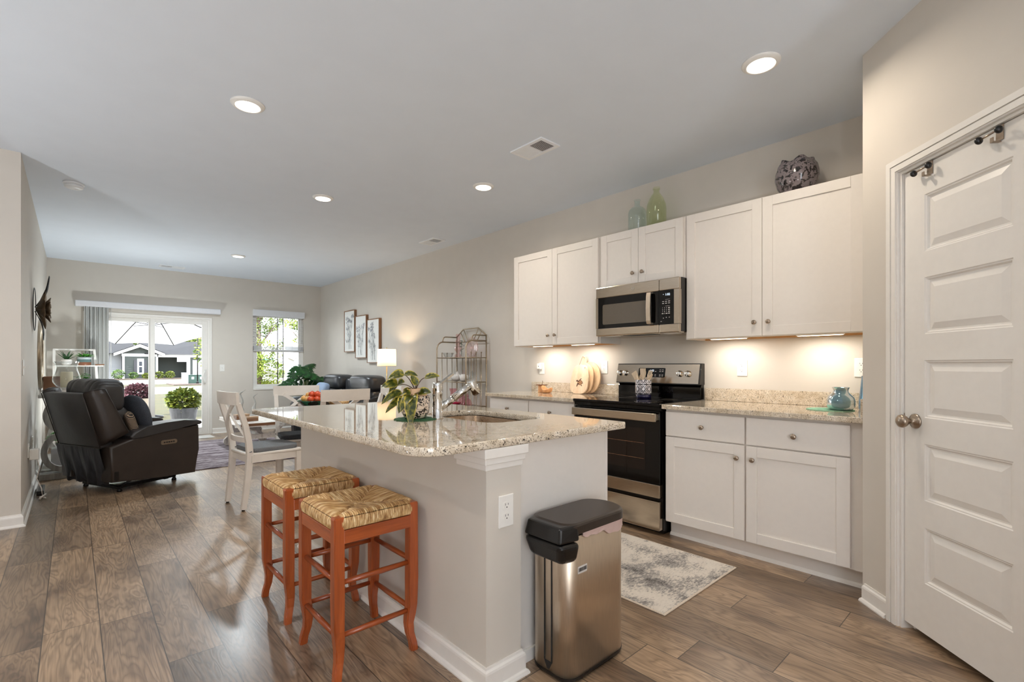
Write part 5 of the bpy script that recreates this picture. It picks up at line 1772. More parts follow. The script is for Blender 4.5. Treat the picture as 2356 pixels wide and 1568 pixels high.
for i, (x, y, z, r, k) in enumerate(spots):
    wx, wy = R_.x * x + F_.x * y * -1, R_.y * x + F_.y * y * -1
    f = thing('fruit', ('golden' if k else 'red orange') + ' round fruit piled in the green bowl on the dining table', 'fruit', (BX + wx, BY + wy, .7605 + z - r), 0, 'golden fruit in the bowl' if k else 'red orange fruit in the bowl')
    m = MB(); m.puff((0, 0, r), (r, r, r * .93), 1.0, 18, 12); obj('skin', m, M['fruit_tan'] if k else M['fruit_red'], f)
    m = MB(); m.tube([(0, 0, r * 1.88), (.003, 0, r * 2.05)], .002, 5); obj('stalk', m, M['stem_brown'], f)
for nm, x, y, lab, mt in (('woven_basket', 2.02, 4.86, 'shallow woven straw basket on the dining table', M['rush']), ('patterned_napkin', 1.93, 4.97, 'black and white zigzag folded napkin on the dining table', M['zigzag'])):
    t = thing(nm, lab, 'basket' if 'basket' in nm else 'napkin', (x, y, .7605))
    m = MB()
    if 'basket' in nm:
        m.lathe([(.07, 0), (.085, .01), (.105, .055), (.10, .058), (.08, .02), (.0005, .012)], (0, 0, 0), 36)
    else:
        m.prism(rrect(-.07, -.05, .07, .05, .02), 0, .05, 'Z', .014, True, 3)
    obj('body', m, mt, t)

# ================================================================= SOFA AND THE FAR RIGHT
t = thing('sofa', 'slate leather two seat sofa with center console along the right wall', 'sofa', (3.2, 7.5, 0), 0, None, True)
m = MB(); m.box((2.80, 6.52, .10), (3.58, 8.46, .30), .03, 3, True); obj('base', m, M['leather_sofa'], t)
for y0, y1 in ((6.44, 6.62), (8.36, 8.54)):
    m = MB(); m.prism([(2.72, .06), (3.55, .06), (3.56, .72), (3.40, .80), (3.20, .68), (2.76, .62), (2.70, .54)], y0, y1, 'Y', .03, True, 3); a = obj('arm', m, M['leather_sofa'], t)
    m = MB(); m.puff((2.98, (y0 + y1) / 2, .615), (.28, .105, .045), .6); obj('arm_pad', m, M['leather_sofa'], a)
for y0, y1 in ((6.62, 7.38), (7.72, 8.36)):
    m = MB(); m.puff((3.02, (y0 + y1) / 2, .40), (.30, (y1 - y0) / 2, .12), .35); obj('seat_cushion', m, M['leather_sofa'], t)
    m = MB(); m.puff((3.36, (y0 + y1) / 2, .62), (.14, (y1 - y0) / 2, .22), .4); obj('back_cushion', m, M['leather_sofa'], t)
m = MB(); m.box((2.84, 7.39, .28), (3.5, 7.71, .60), .03, 3, True); m.box((3.30, 7.39, .55), (3.5, 7.71, .97), .05, 4, True); obj('console', m, M['leather_sofa'], t)
for y0, y1 in ((6.60, 7.385), (7.715, 8.44)):
    m = MB(); m.puff((3.35, (y0 + y1) / 2, .905), (.165, (y1 - y0) / 2, .128), .48, 40, 22); obj('head_cushion', m, M['leather_sofa'], t)
t = thing('throw_pillow', 'pale blue pillow on the far sofa seat', 'pillow', (2.98, 8.0, .527))
m = MB(); m.puff((0, 0, .19), (.07, .20, .19), .5, 30, 18); m.xform(Matrix.Rotation(math.radians(14), 4, 'Y')); obj('cover', m, M['bluecloth'], t)
# floor lamp
LX, LY = 3.30, 6.27
t = thing('floor_lamp', 'lit floor lamp with a cream drum shade beside the sofa', 'lamp', (LX, LY, 0))
m = MB(); m.lathe([(.13, 0), (.13, .012), (.11, .02), (.015, .028), (.010, .05)], (0, 0, 0), 32); obj('base', m, M['brass'], t)
m = MB(); m.tube([(0, 0, .04), (0, 0, 1.30)], .007, 10); obj('pole', m, M['brass'], t)
m = MB(); m.lathe([(.132, 1.172), (.126, 1.414)], (0, 0, 0), 44, False, False); sh_ = obj('lamp_shade', m, M['shade'], t)
m = MB(); m.lathe([(.1325, 1.172), (.1305, 1.176)], (0, 0, 0), 44, False, False); m.lathe([(.1275, 1.410), (.1265, 1.414)], (0, 0, 0), 44, False, False)
for k in range(3):
    a = 2 * PI * k / 3
    m.tube([(0, 0, 1.40), (.126 * math.cos(a), .126 * math.sin(a), 1.405)], .0016, 5)
obj('shade_rim', m, M['brass'], sh_)
m = MB(); m.lathe([(.008, 1.40), (.009, 1.415), (.004, 1.425), (.006, 1.435), (.0005, 1.442)], (0, 0, 0), 14); obj('finial', m, M['brass'], t)
m = MB(); m.lathe([(.012, 1.22), (.012, 1.255), (.028, 1.28), (.030, 1.30), (.02, 1.325), (.0005, 1.33)], (0, 0, 0), 18); obj('bulb', m, emit('lit_bulb', (255, 214, 160), 16.0), t)
pl_ = bpy.data.lights.new('floor_lamp_glow', 'POINT'); pl_.energy = 9.0; pl_.color = (1.0, .74, .46); pl_.shadow_soft_size = .03
po = bpy.data.objects.new('floor_lamp_glow', pl_); COL.objects.link(po); po.parent = t; po.location = (0, 0, 1.345)

# framed flower prints
def canvas(y0, y1, z0, z1, label, seed):
    t = thing('framed_print', label, 'wall art', (XR - .002, (y0 + y1) / 2, (z0 + z1) / 2), 0, 'tall narrow flower prints above the sofa', True)
    d = .045
    m = MB(); w = .012
    for a in ((y0, z0, y0 + w, z1), (y1 - w, z0, y1, z1), (y0 + w, z0, y1 - w, z0 + w), (y0 + w, z1 - w, y1 - w, z1)):
        m.box((XR - d, a[0], a[1]), (XR - .001, a[2], a[3]))
    obj('frame', m, M['frameside'], t)
    m = MB(); m.box((XR - d + .008, y0 + w, z0 + w), (XR - .01, y1 - w, z1 - w)); cv = obj('canvas', m, M['canvas'], t)
    rs = random.Random(seed)
    m = MB(); x = XR - d + .0076
    mm = MB()
    for k in range(9):
        yb = rs.uniform(y0 + .12, y1 - .12); yt = rs.uniform(y0 + .06, y1 - .06); zt2 = z0 + (z1 - z0) * rs.uniform(.45, .88)
        x = XR - d + .0074 - k * .00025
        P = [(x, yb + (yt - yb) * (i / 8) ** 1.6 + .012 * math.sin(i), z0 + .05 + (zt2 - z0 - .05) * i / 8) for i in range(9)]
        m.bar(P, .0035, .0012, side=(0, 1, 0))
        if k < 6:
            n = rs.randint(4, 6)
            for j in range(n):
                a = PI / 2 + (j - (n - 1) / 2) * .55
                mm.leaf((x - .0008 - j * .00016 - k * .0009, yt, zt2), (0, math.cos(a), math.sin(a)), (-1, 0, 0), rs.uniform(.05, .085), rs.uniform(.02, .034), -.0 , 0.0, 5)
        for j in range(3):
            q = P[rs.randint(2, 6)]
            a = PI / 2 + rs.uniform(-.9, .9)
            mm.leaf((x - .0062 - k * .0004 - j * .0001, q[1], q[2]), (0, math.cos(a), math.sin(a)), (-1, 0, 0), rs.uniform(.05, .10), rs.uniform(.008, .016), 0.0, 0.0, 4)
    obj('stems', m, plain('soft_gray_ink', (190, 192, 192), .9), cv)
    obj('blossoms', mm, M['ink'], cv)
M['canvas'] = plain('white_canvas', (238, 238, 234), .8, 0, .015)
M['ink'] = mottled('gray_blue_ink', (128, 132, 138), (214, 214, 212), 40, .5, .9)
canvas(8.01, 8.44, 1.420, 2.150, 'tall flower print in a wood frame, farthest and highest of the three', 1)
canvas(7.56, 7.98, 1.305, 2.030, 'tall flower print in a wood frame, middle of the three', 2)
canvas(7.10, 7.53, 1.222, 1.940, 'tall flower print in a wood frame, lowest, partly behind the lamp shade', 3)

# big split-leaf plant
t = thing('monstera_plant', 'large split-leaf green plant in the corner by the window', 'plant', (3.10, 8.92, 0))
m = MB(); m.lathe([(.13, 0), (.15, .02), (.19, .34), (.20, .36), (.185, .36), (.17, .30), (.0005, .29)], (0, 0, 0), 32); obj('pot', m, plain('gray_pot', (150, 148, 144), .6), t)
m = MB(); m.lathe([(.172, .30), (.0005, .315)], (0, 0, 0), 24, False, True); obj('soil', m, M['soil'], t)
ms, ml = MB(), MB()
rs = random.Random(21)
FV = Vector((-.33, -.94, 0))
for k in range(21):
    a = k * 2.4 + .4
    hgt = .80 + .38 * ((k * 5) % 21) / 21
    rad = .05 + .17 * rs.random()
    tip = Vector((rad * math.cos(a), rad * math.sin(a), hgt))
    P = [Vector((0, 0, .31)) * (1 - q) ** 2 + Vector((tip.x * .2, tip.y * .2, hgt * .9)) * 2 * q * (1 - q) + tip * q * q for q in [i / 7 for i in range(8)]]
    ms.tube(P, .006, 6)
    d = Vector((math.cos(a), math.sin(a), .22)).normalized()
    nrm = (Vector((0, 0, 1)) + FV * .75).normalized()
    d = (d - nrm * d.dot(nrm) * .8).normalized()
    sd = d.cross(nrm).normalized()
    Ln = .21 + .05 * rs.random()
    ml.leaf(tip, d, nrm, Ln, .07, .18, .05, 6)
    for j in range(5):
        q = .02 + .80 * j / 4
        b = tip + d * Ln * q * (1 - .06 * q) - Vector((0, 0, 1)) * Ln * .18 * q * q
        for s in (-1, 1):
            dd = (sd * s * (1.0 - .10 * j) + d * (.10 + .22 * j - .45 * (j == 0)) + Vector((0, 0, -.10))).normalized()
            ml.leaf(b, dd, nrm, Ln * (.60 - .07 * j), .050, .15, .08, 5)
obj('stems', ms, M['stem'], t); obj('foliage', ml, M['leaf_dark'], t)

# ---------------------------------------------------------------- metal shelf rack
RX0, RX1, RY0, RY1 = 3.30, 3.60, 4.40, 4.99
t = thing('bakers_rack', 'champagne metal rack with arched sides and glass shelves by the wall', 'shelf', (3.45, 4.7, 0), 0, None, True)
def sidepanel(y):
    m = MB(); r = .009
    m.tube([(RX0, y, 0)] + [(RX0, y, 1.38)] + arc((RX0 + .09, y, 1.38), .09, PI, PI / 2, 6, 'XZ') + [(RX1, y, 1.47)], r, 8)
    m.tube([(RX0 + .085, y, 1.47)] + arc((RX0 + .13, y, 1.49), .045, PI, PI / 2, 5, 'XZ') + [(RX1, y, 1.535)], r * .9, 8)
    m.tube([(RX1, y, 0), (RX1, y, 1.545)], r, 8)
    for x in (RX0 + .075, RX0 + .15, RX0 + .225):
        m.tube([(x, y, .12), (x, y, 1.325)], .0045, 6); m.puff((x, y, 1.332), (.0095, .0095, .0095), 1.0, 10, 6)
    for z in (1.272, .985, .700, .38, .12):
        m.tube([(RX0, y, z), (RX1, y, z)], .006, 6)
    obj('side_frame', m, M['champagne'], t)
sidepanel(RY0); sidepanel(RY1)
m = MB()
ypk0, ypk1 = RY0 + .15, RY1 - .14
m.tube([(RX1, RY0, 1.54), (RX1, ypk0, 1.632), (RX1, ypk1, 1.632), (RX1, RY1, 1.54)], .008, 8)
m.tube([(RX1, ypk0, 1.632), (RX1, ypk0 + .10, 1.47)], .006, 6); m.tube([(RX1, ypk1, 1.632), (RX1, ypk1 - .10, 1.47)], .006, 6)
m.tube([(RX1, ypk0 - .06, 1.595), (RX1, ypk0 + .03, 1.47)], .006, 6); m.tube([(RX1, ypk1 + .06, 1.595), (RX1, ypk1 - .03, 1.47)], .006, 6)
m.tube([(RX1, RY0, 1.47), (RX1, RY1, 1.47)], .006, 6)
for k in range(1, 5):
    y = RY0 + (RY1 - RY0) * k / 5
    m.tube([(RX1, y, .12), (RX1, y, 1.272)], .0045, 6)
obj('back_frame', m, M['champagne'], t)
for z in (1.272, .985, .700, .38, .12):
    m = MB(); m.tube([(RX0, RY0, z), (RX0, RY1, z)], .006, 6); m.tube([(RX1, RY0, z), (RX1, RY1, z)], .006, 6); s_ = obj('shelf_rail', m, M['champagne'], t)
    m = MB(); m.box((RX0 + .006, RY0 + .008, z - .002), (RX1 - .006, RY1 - .008, z + .003)); obj('shelf_glass', m, M['pane'], s_)
def glassy(name, label, cat, x, y, z, prof, mat, n=28):
    return bottle(name, label, cat, (x, y, z + .0035), prof, mat, None, n, .002)
glassy('glass_bowl', 'clear cut glass bowl on the top shelf of the metal rack', 'bowl', 3.40, 4.89, 1.272, [(.03, 0), (.05, .02), (.07, .05), (.075, .06)], M['glass_clear'], 14)
glassy('glass_candlestick', 'tall pink stacked glass candlestick on the top rack shelf', 'candlestick', 3.44, 4.74, 1.272, [(.04, 0), (.042, .03), (.02, .05), (.02, .06), (.044, .09), (.046, .12), (.022, .145), (.03, .16), (.034, .20), (.02, .215), (.026, .23), (.030, .285)], M['glass_pink'])
t = thing('greenery_vase', 'small clear vase with a sprig of greenery on the top rack shelf', 'vase', (3.42, 4.65, 1.2755))
m = MB(); m.lathe([(.022, 0), (.03, .02), (.028, .05), (.014, .075), (.018, .085)], (0, 0, 0), 20, True, False); obj('glass_body', m, M['glass_clear'], t)
m = MB(); rs = random.Random(8)
for k in range(34):
    a, h_ = rs.uniform(0, 6.28), rs.uniform(.06, .20)
    m.leaf((.012 * math.cos(a), .012 * math.sin(a), h_), (math.cos(a), math.sin(a), .5), (0, 0, 1), .035, .018, .2, .1, 3)
m.tube([(0, 0, .02), (.004, 0, .19)], .002, 5)
obj('sprig', m, M['leaf_dark'], t)
t = thing('glass_plate', 'round pale pink glass plate with beaded rim standing on the top rack shelf', 'plate', (3.47, 4.51, 1.2755))
m = MB()
m.lathe([(.112, -.008), (.112, .004), (.085, .010), (.05, .011), (.0005, .011), (.0005, .006), (.05, .006), (.08, .004), (.10, -.008)], (0, 0, .115), 40, False, False, axis='X')
for k in range(22):
    a = 2 * PI * k / 22
    m.puff((-.002, .115 * math.cos(a), .115 + .115 * math.sin(a) + .004), (.007, .011, .011), 1, 8, 6)
obj('plate_body', m, M['glass_pink'], t)
m = MB(); m.tube([(-.03, -.04, .001), (.02, -.04, .001), (.03, -.04, .09)], .003, 6); m.tube([(-.03, .04, .001), (.02, .04, .001), (.03, .04, .09)], .003, 6); obj('plate_stand', m, M['brownwood'], t)
M['porc'] = plain('white_porcelain', (236, 230, 224), .15, 0, .01)
t = thing('seashell', 'large white conch shell on the middle rack shelf', 'shell', (3.45, 4.80, .9885))
m = MB(); m.puff((0, 0, .045), (.045, .07, .044), .9, 24, 14); m.lathe([(.040, .05), (.03, .08), (.022, .085), (.016, .11), (.008, .115), (.001, .13)], (0, -.03, 0), 18); obj('shell_body', m, M['porc'], t)
t = thing('porcelain_teapot', 'small white and pink porcelain teapot on the middle rack shelf', 'teapot', (3.44, 4.63, .9885))
m = MB(); m.lathe([(.025, 0), (.045, .02), (.05, .05), (.04, .08), (.03, .09)], (0, 0, 0), 24); obj('pot_body', m, M['porc'], t)
m = MB(); m.lathe([(.031, .090), (.02, .105), (.008, .115), (.012, .125), (.003, .14)], (0, 0, 0), 18); obj('lid', m, M['glass_pink'], t)
m = MB(); m.tube([(0, .045, .05), (0, .075, .06), (0, .09, .085)], [.012, .009, .006], 8); obj('spout', m, M['porc'], t)
m = MB(); m.tube([(0, -.045, .075), (0, -.075, .07), (0, -.08, .045), (0, -.05, .03)], .005, 8); obj('handle', m, M['porc'], t)
glassy('glass_vase', 'slim clear oval glass vase on the middle rack shelf, nearest end', 'vase', 3.45, 4.485, .985, [(.018, 0), (.03, .02), (.036, .06), (.030, .10), (.014, .125), (.016, .13)], M['glass_clear'])
glassy('glass_vase', 'tall flared pink glass vase on the lower rack shelf', 'vase', 3.45, 4.86, .700, [(.05, 0), (.048, .02), (.036, .12), (.034, .15), (.048, .195)], M['glass_rose'])
glassy('glass_bottle', 'bell shaped rose glass bottle on the lower rack shelf', 'bottle', 3.43, 4.66, .700, [(.042, 0), (.045, .03), (.044, .10), (.03, .135), (.012, .145), (.012, .17), (.016, .175)], M['glass_rose'])
glassy('glass_decanter', 'low rose glass decanter with a pointed stopper on the lower rack shelf', 'decanter', 3.42, 4.53, .700, [(.055, 0), (.06, .02), (.05, .06), (.02, .09), (.012, .10), (.02, .115), (.006, .14), (.003, .15)], M['glass_rose'])
t = thing('glass_dish', 'small deep red glass dish on the lower rack shelf', 'dish', (3.40, 4.74, .7035))
m = MB(); m.lathe([(.03, 0), (.06, .018), (.068, .034), (.062, .034), (.04, .012), (.0005, .008)], (0, 0, 0), 16); obj('dish_body', m, plain('deep_red_glass', (168, 26, 62), .08), t)

# ================================================================= FAR LEFT OF THE LIVING AREA
t = thing('area_rug', 'gray and mauve abstract rug under the coffee table', 'rug', (1.9, 7.5, 0.0005), 0, None, True)
m = MB(); m.box((.98, 6.385, .001), (2.66, 8.78, .010), .003); obj('pile', m, M['rug'], t)
t = thing('door_mat', 'pale flat mat on the floor inside the patio door', 'mat', (1.5, 9.3, 0.0005), 0, None, True)
m = MB(); m.box((1.15, 9.12, .001), (1.72, 9.50, .007), .003); obj('pile', m, cloth('pale_mat', (196, 192, 184), (222, 218, 212)), t)

# coffee table with scrolled trestle ends
t = thing('coffee_table', 'whitewashed coffee table with scrolled trestle legs on the rug', 'table', (1.92, 7.6, .0105), 0, None, True)
m = MB(); m.box((1.60, 6.95, .386), (2.22, 8.22, .420), .004); m.box((1.597, 6.947, .372), (2.223, 8.223, .3885), .003); tp = obj('tabletop', m, M['whitewash'], t)
m = MB(); m.box((1.5965, 6.946, .384), (2.2235, 6.952, .421), .002); m.box((1.5965, 8.218, .384), (2.2235, 8.224, .421), .002); obj('end_cap', m, M['brownwood'], tp)
def scroll(y):
    m = MB()
    half = [(.06, .372), (.09, .350), (.085, .32), (.055, .30), (.05, .26), (.08, .22), (.13, .20), (.15, .16), (.12, .12), (.14, .09), (.20, .085), (.25, .06), (.27, .03), (.265, .0105), (.20, .0105), (.17, .035), (.12, .045), (.06, .040)]
    for s in (-1, 1):
        P = [(1.91 + s * x, z) for x, z in [(.16, .372), (.24, .372), (.25, .33), (.215, .30), (.20, .26), (.225, .22), (.215, .17), (.245, .135), (.285, .10), (.29, .05), (.265, .0105), (.19, .0105), (.185, .05), (.155, .085), (.15, .13), (.165, .17), (.14, .21), (.145, .27), (.175, .31)]]
        m.prism(P if s > 0 else P[::-1], y - .02, y + .02, 'Y', .003)
    m.box((1.74, y - .015, .19), (2.08, y + .015, .25))
    obj('trestle', m, M['whitewash'], t)
scroll(7.14); scroll(8.04)
m = MB(); m.box((1.895, 7.16, .20), (1.925, 8.02, .24)); obj('stretcher', m, M['whitewash'], t)
for x, y, s, lab in ((1.80, 7.28, 1.0, 'wooden box on the coffee table, nearer the viewer'), (1.76, 7.62, 1.15, 'larger dark wooden box on the coffee table behind the other')):
    t = thing('wooden_box', lab, 'box', (x, y, .4215), .15, 'wooden boxes on the coffee table')
    m = MB(); m.box((-.075 * s, -.05 * s, 0), (.075 * s, .05 * s, .040 * s), .003); bx = obj('box_body', m, M['brownwood'], t)
    m = MB(); m.box((-.077 * s, -.052 * s, .0405 * s), (.077 * s, .052 * s, .062 * s), .004); obj('lid', m, wood('light_box_lid', (140, 110, 84), (176, 146, 116), .5, 0, 14, .1), t)
def crane(x, y, hgt, lab, flip):
    t = thing('crane_figure', lab, 'figurine', (x, y, .4215), 0, 'carved gray wading bird figures')
    m = MB(); m.lathe([(.05, 0), (.05, .014), (.0005, .015)], (0, 0, 0), 20); obj('plinth', m, M['graywood'], t)
    m = MB(); k = hgt / .40
    ax = R_ * flip
    body = [(.02, .015, .010), (.03, .05, .024), (.025, .10, .036), (.01, .14, .032), (.03, .18, .018), (.045, .22, .012), (.035, .27, .010), (.015, .31, .009), (.005, .335, .010), (.02, .355, .011), (.05, .375, .006), (.09, .40, .002)]
    m.tube([ax * a * k + Vector((0, 0, b * k)) for a, b, c in body], [c * k for a, b, c in body], 10)
    obj('bird', m, M['graywood'], t)
crane(1.83, 8.02, .40, 'taller gray carved crane figure on the coffee table', 1)
crane(2.03, 8.10, .33, 'shorter gray carved crane figure on the coffee table', 1)

# console table against the left wall
t = thing('console_table', 'gray console table with looped end supports along the left wall', 'table', (-.08, 7.5, 0), 0, None, True)
m = MB(); m.box((-.268, 6.88, .845), (.13, 8.42, .880), .006); obj('tabletop', m, M['graywood'], t)
m = MB(); m.box((-.262, 6.86, 0), (.10, 7.0, .065), .004); m.box((-.262, 8.28, 0), (.10, 8.42, .065), .004); m.box((-.25, 7.0, .065), (.09, 8.28, .085)); obj('plinth', m, M['graywood'], t)
for y in (6.93, 8.35):
    m = MB()
    cx = -.085
    for cz, rx, rz in ((.275, .165, .205), (.66, .150, .180)):
        A = [(cx + rx * math.cos(a), cz + rz * math.sin(a)) for a in [2 * PI * k / 40 for k in range(40)]]
        B = [(cx + (rx - .05) * math.cos(a), cz + (rz - .055) * math.sin(a)) for a in [2 * PI * k / 40 for k in range(40)]]
        m.rings([[Vector((x, y - .025, z)) for x, z in A], [Vector((x, y + .025, z)) for x, z in A], [Vector((x, y + .025, z)) for x, z in B], [Vector((x, y - .025, z)) for x, z in B], [Vector((x, y - .025, z)) for x, z in A]], False, False, False)
    obj('looped_support', m, M['graywood'], t)
t = thing('potted_plant', 'leafy green plant in a pale gray pot under the console table', 'plant', (-.08, 7.28, .0855))
m = MB(); m.prism([(-.10, -.10), (.10, -.10), (.10, .10), (-.10, .10)], 0, .19, 'Z', .006); obj('pot', m, plain('pale_gray_pot', (190, 188, 190), .5), t)
m = MB(); rs = random.Random(31)
for k in range(260):
    a, b = rs.uniform(0, 6.28), rs.uniform(0, 1.3)
    p_ = Vector((.13 * math.cos(a) * math.sin(b), .13 * math.sin(a) * math.sin(b), .20 + .17 * math.cos(b)))
    m.leaf(p_, (math.cos(a), math.sin(a), .5), (0, 0, 1), .05, .035, .2, .1, 3)
obj('foliage', m, M['leaf_mid'], t)
t = thing('hurricane_candle_holder', 'clear glass hurricane on a white foot, standing on the console table', 'candle holder', (-.055, 7.20, .8805))
m = MB(); m.lathe([(.062, 0), (.064, .010), (.040, .024), (.034, .040), (.05, .050), (.0005, .052)], (0, 0, 0), 32); obj('foot', m, M['porc'], t)
m = MB()
pr = [(.045, .0525), (.085, .075), (.112, .115), (.118, .150), (.108, .200), (.092, .250), (.088, .280), (.096, .318), (.108, .340)]
m.lathe(pr, (0, 0, 0), 40, True, False); m.lathe(pr[-1:] + [(r - .003, z + (.003 if i == len(pr) - 1 else 0)) for i, (r, z) in reversed(list(enumerate(pr)))][0:], (0, 0, 0), 40, False, True)
obj('glass_chimney', m, M['glass_clear'], t)
t = thing('pillar_candle', 'ivory pillar candle inside the glass hurricane', 'candle', (-.055, 7.20, .94))
m = MB(); m.lathe([(.050, 0), (.052, .004), (.052, .168), (.048, .172), (.020, .166), (.0005, .164)], (0, 0, 0), 32); cb = obj('wax', m, M['candle'], t)
m = MB(); m.tube([(0, 0, .163), (.002, 0, .178)], .0016, 6); obj('wick', m, M['dark'], t)
t = thing('cardboard_box', 'flat brown box standing on the console table behind the hurricane', 'box', (-.20, 7.85, .8805))
m = MB(); m.box((-.06, -.13, 0), (.085, .13, .17), .003); obj('box_body', m, plain('brown_card', (140, 98, 70), .7, 0, .08, 10), t)

# A-frame plant stand
t = thing('plant_stand', 'white ladder plant stand in the far left corner', 'plant stand', (.0, 9.25, 0), 0, None, True)
xa, xb, yf_, yb_, zt2 = -.20, .225, 9.06, 9.50, 1.405
for x in (xa, xb):
    m = MB(); m.bar([(x + (.10 if x > 0 else 0.0), yf_, 0), (x, 9.30, zt2)], .028, .022, side=(1, 0, 0)); m.bar([(x + (.10 if x > 0 else 0.0), yb_, 0), (x, 9.32, zt2)], .028, .022, side=(1, 0, 0)); obj('side_frame', m, M['trim'], t)
m = MB(); m.box((xa - .014, 9.295, zt2 - .012), (xb + .014, 9.325, zt2 + .012), .003); obj('top_rail', m, M['trim'], t)
for z, d, w in ((1.165, .10, .11), (.80, .16, .12), (.42, .2, .14)):
    m = MB(); m.box((xa - .0, 9.31 - d, z), (xb + .10, 9.31 + d * .8, z + .018), .002); obj('shelf', m, M['trim'], t)
def succ(x, y, z, n, L, Wd, rise, seed, m):
    rs = random.Random(seed)
    for k in range(n):
        a = k * 2.4
        e_ = rise * (.4 + .9 * k / n)
        m.leaf((x + .012 * math.cos(a), y + .012 * math.sin(a), z), (math.cos(a), math.sin(a), e_), (0, 0, 1), L * rs.uniform(.8, 1.1), Wd, .12, .35, 6, 1.0, lambda q: max(.05, (1 - q) ** .7 * (1 if q > .15 else .8)))
t = thing('aloe_plant', 'upright aloe in a small white pot on the ladder stand', 'plant', (-.07, 9.26, 1.1835))
m = MB(); m.lathe([(.045, 0), (.06, .03), (.058, .075), (.05, .085), (.046, .08), (.0005, .07)], (0, 0, 0), 28); obj('pot', m, M['porc'], t)
m = MB(); succ(0, 0, .072, 14, .17, .026, 1.9, 3, m); obj('foliage', m, M['leaf_dark'], t)
t = thing('succulent_plant', 'broad green succulent in a blue and rust banded pot on the ladder stand', 'plant', (.115, 9.26, 1.1835))
m = MB(); m.lathe([(.075, 0), (.078, .004), (.078, .044)], (0, 0, 0), 32, True, False); m.mi = 1; m.lathe([(.078, .044), (.078, .085)], (0, 0, 0), 32, False, False); m.mi = 2; m.lathe([(.078, .085), (.078, .118), (.070, .118), (.068, .10), (.0005, .098)], (0, 0, 0), 32, False, True)
obj('pot', m, [plain('rust_band', (128, 82, 58), .3), plain('teal_band', (92, 116, 116), .3), plain('pale_band', (196, 204, 208), .3)], t)
m = MB(); succ(0, 0, .10, 26, .125, .034, 1.0, 5, m); obj('foliage', m, M['leaf_mid'], t)
t = thing('wooden_tray', 'little brown wooden tray at the end of the ladder stand shelf', 'tray', (.285, 9.25, 1.1835))
m = MB(); m.box((-.05, -.05, 0), (.05, .05, .018), .004); obj('body', m, M['brownwood'], t)
t = thing('trailing_plant', 'green trailing plant in a pale pot on the second stand shelf', 'plant', (.10, 9.28, .8185))
m = MB(); m.lathe([(.06, 0), (.075, .04), (.07, .10), (.062, .10), (.0005, .09)], (0, 0, 0), 24); obj('pot', m, M['porc'], t)
m = MB(); rs = random.Random(9)
for k in range(60):
    a, r = rs.uniform(0, 6.28), rs.uniform(.0, .10)
    m.leaf((r * math.cos(a), r * math.sin(a), .12 + rs.uniform(-.02, .12) - r * .2), (math.cos(a), math.sin(a), .3), (0, 0, 1), .075, .045, .3, .15, 4)
obj('foliage', m, M['leaf_mid'], t)

# on the left wall
t = thing('wall_mirror', 'oval mirror in a silver frame hanging on the left wall', 'mirror', (XL + .001, 7.55, 1.305))
def ovalring(ra, rb, x0, x1):
    A = [(ra * math.cos(a), ra * 1.02 * math.sin(a)) for a in [2 * PI * k / 56 for k in range(56)]]
    return A
m = MB()
def ov(r, z_, x): return [Vector((x, r * math.cos(a), z_ * math.sin(a))) for a in [2 * PI * k / 56 for k in range(56)]]
m.rings([ov(.36, .385, .0), ov(.36, .385, .022), ov(.345, .37, .03), ov(.325, .35, .024), ov(.315, .34, .012), ov(.315, .34, .0)], False, False, True); obj('frame', m, M['champagne'], t)
m = MB(); m.rings([ov(.316, .341, .004), ov(.316, .341, .010)], True, True, False); obj('mirror_glass', m, M['mirror'], t)
t = thing('metal_flower_sculpture', 'bronze wire and petal flower sculpture on the left wall', 'wall art', (XL + .002, 6.38, 1.71))
m = MB()
def wire(pts): m.tube([(x, y, z) for x, y, z in pts], .0035, 6)
for s, L in ((1, .29), (-1, .27)):
    for k in range(4):
        o_ = (k - 1.5) * .03
        wire([(.015 + .02 * math.sin(PI * i / 12) + .10 * (i / 12) * (1 if s > 0 else .6) , o_ * math.sin(PI * i / 12) * 3 + .10 * math.sin(PI * i / 8) * (.5 if k % 2 else 1), s * (.02 + L * i / 12)) for i in range(13)])
wire([(.012, .22 * math.cos(a), .20 * math.sin(a)) for a in [PI * 2 * k / 30 for k in range(31)]])
obj('wire_leaves', m, M['blackmetal'], t)
m = MB(); rs = random.Random(6)
for lay, (n, L, Wd, out) in enumerate(((7, .20, .13, .35), (6, .15, .11, .75), (5, .10, .08, 1.3))):
    for k in range(n):
        a = 2 * PI * k / n + lay * .4
        m.leaf((.02 + .012 * lay, 0, 0), (out, math.cos(a), math.sin(a)), (1, 0, 0), L, Wd, .0, .25, 6, 1.0, lambda q: max(.06, math.sin(PI * min(1, q ** .7 * .92 + .06)) ** .7))
m.puff((.05, 0, 0), (.03, .03, .03), 1, 12, 8)
fo = obj('petals', m, M['bronze'], t)
sm_ = fo.modifiers.new('thick', 'SOLIDIFY'); sm_.thickness = .002
def switch_at(mtx, label):
    t = thing('light_switch', label, 'light switch', mtx.translation, 0, 'white toggle light switches')
    R = mtx.to_3x3().to_4x4()
    m = MB(); m.box((-.037, -.060, 0), (.037, .060, .006), .003); m.xform(R); obj('cover_plate', m, M['white'], t)
    m = MB(); m.hexa([(-.005, -.010, .005), (.005, -.010, .005), (.005, .010, .005), (-.005, .010, .005), (-.004, .004, .017), (.004, .004, .017), (.004, .012, .015), (-.004, .012, .015)], .001); m.xform(R); obj('toggle', m, M['white'], t)
mL = lambda y, z: Matrix(((0, 0, 1, XL), (1, 0, 0, y), (0, 1, 0, z), (0, 0, 0, 1)))
switch_at(mL(5.20, 1.165), 'white light switch near the front edge of the left wall')
switch_at(Matrix(((1, 0, 0, 1.929), (0, 0, -1, YB), (0, 1, 0, 1.136), (0, 0, 0, 1))), 'white light switch between the patio door and the window')
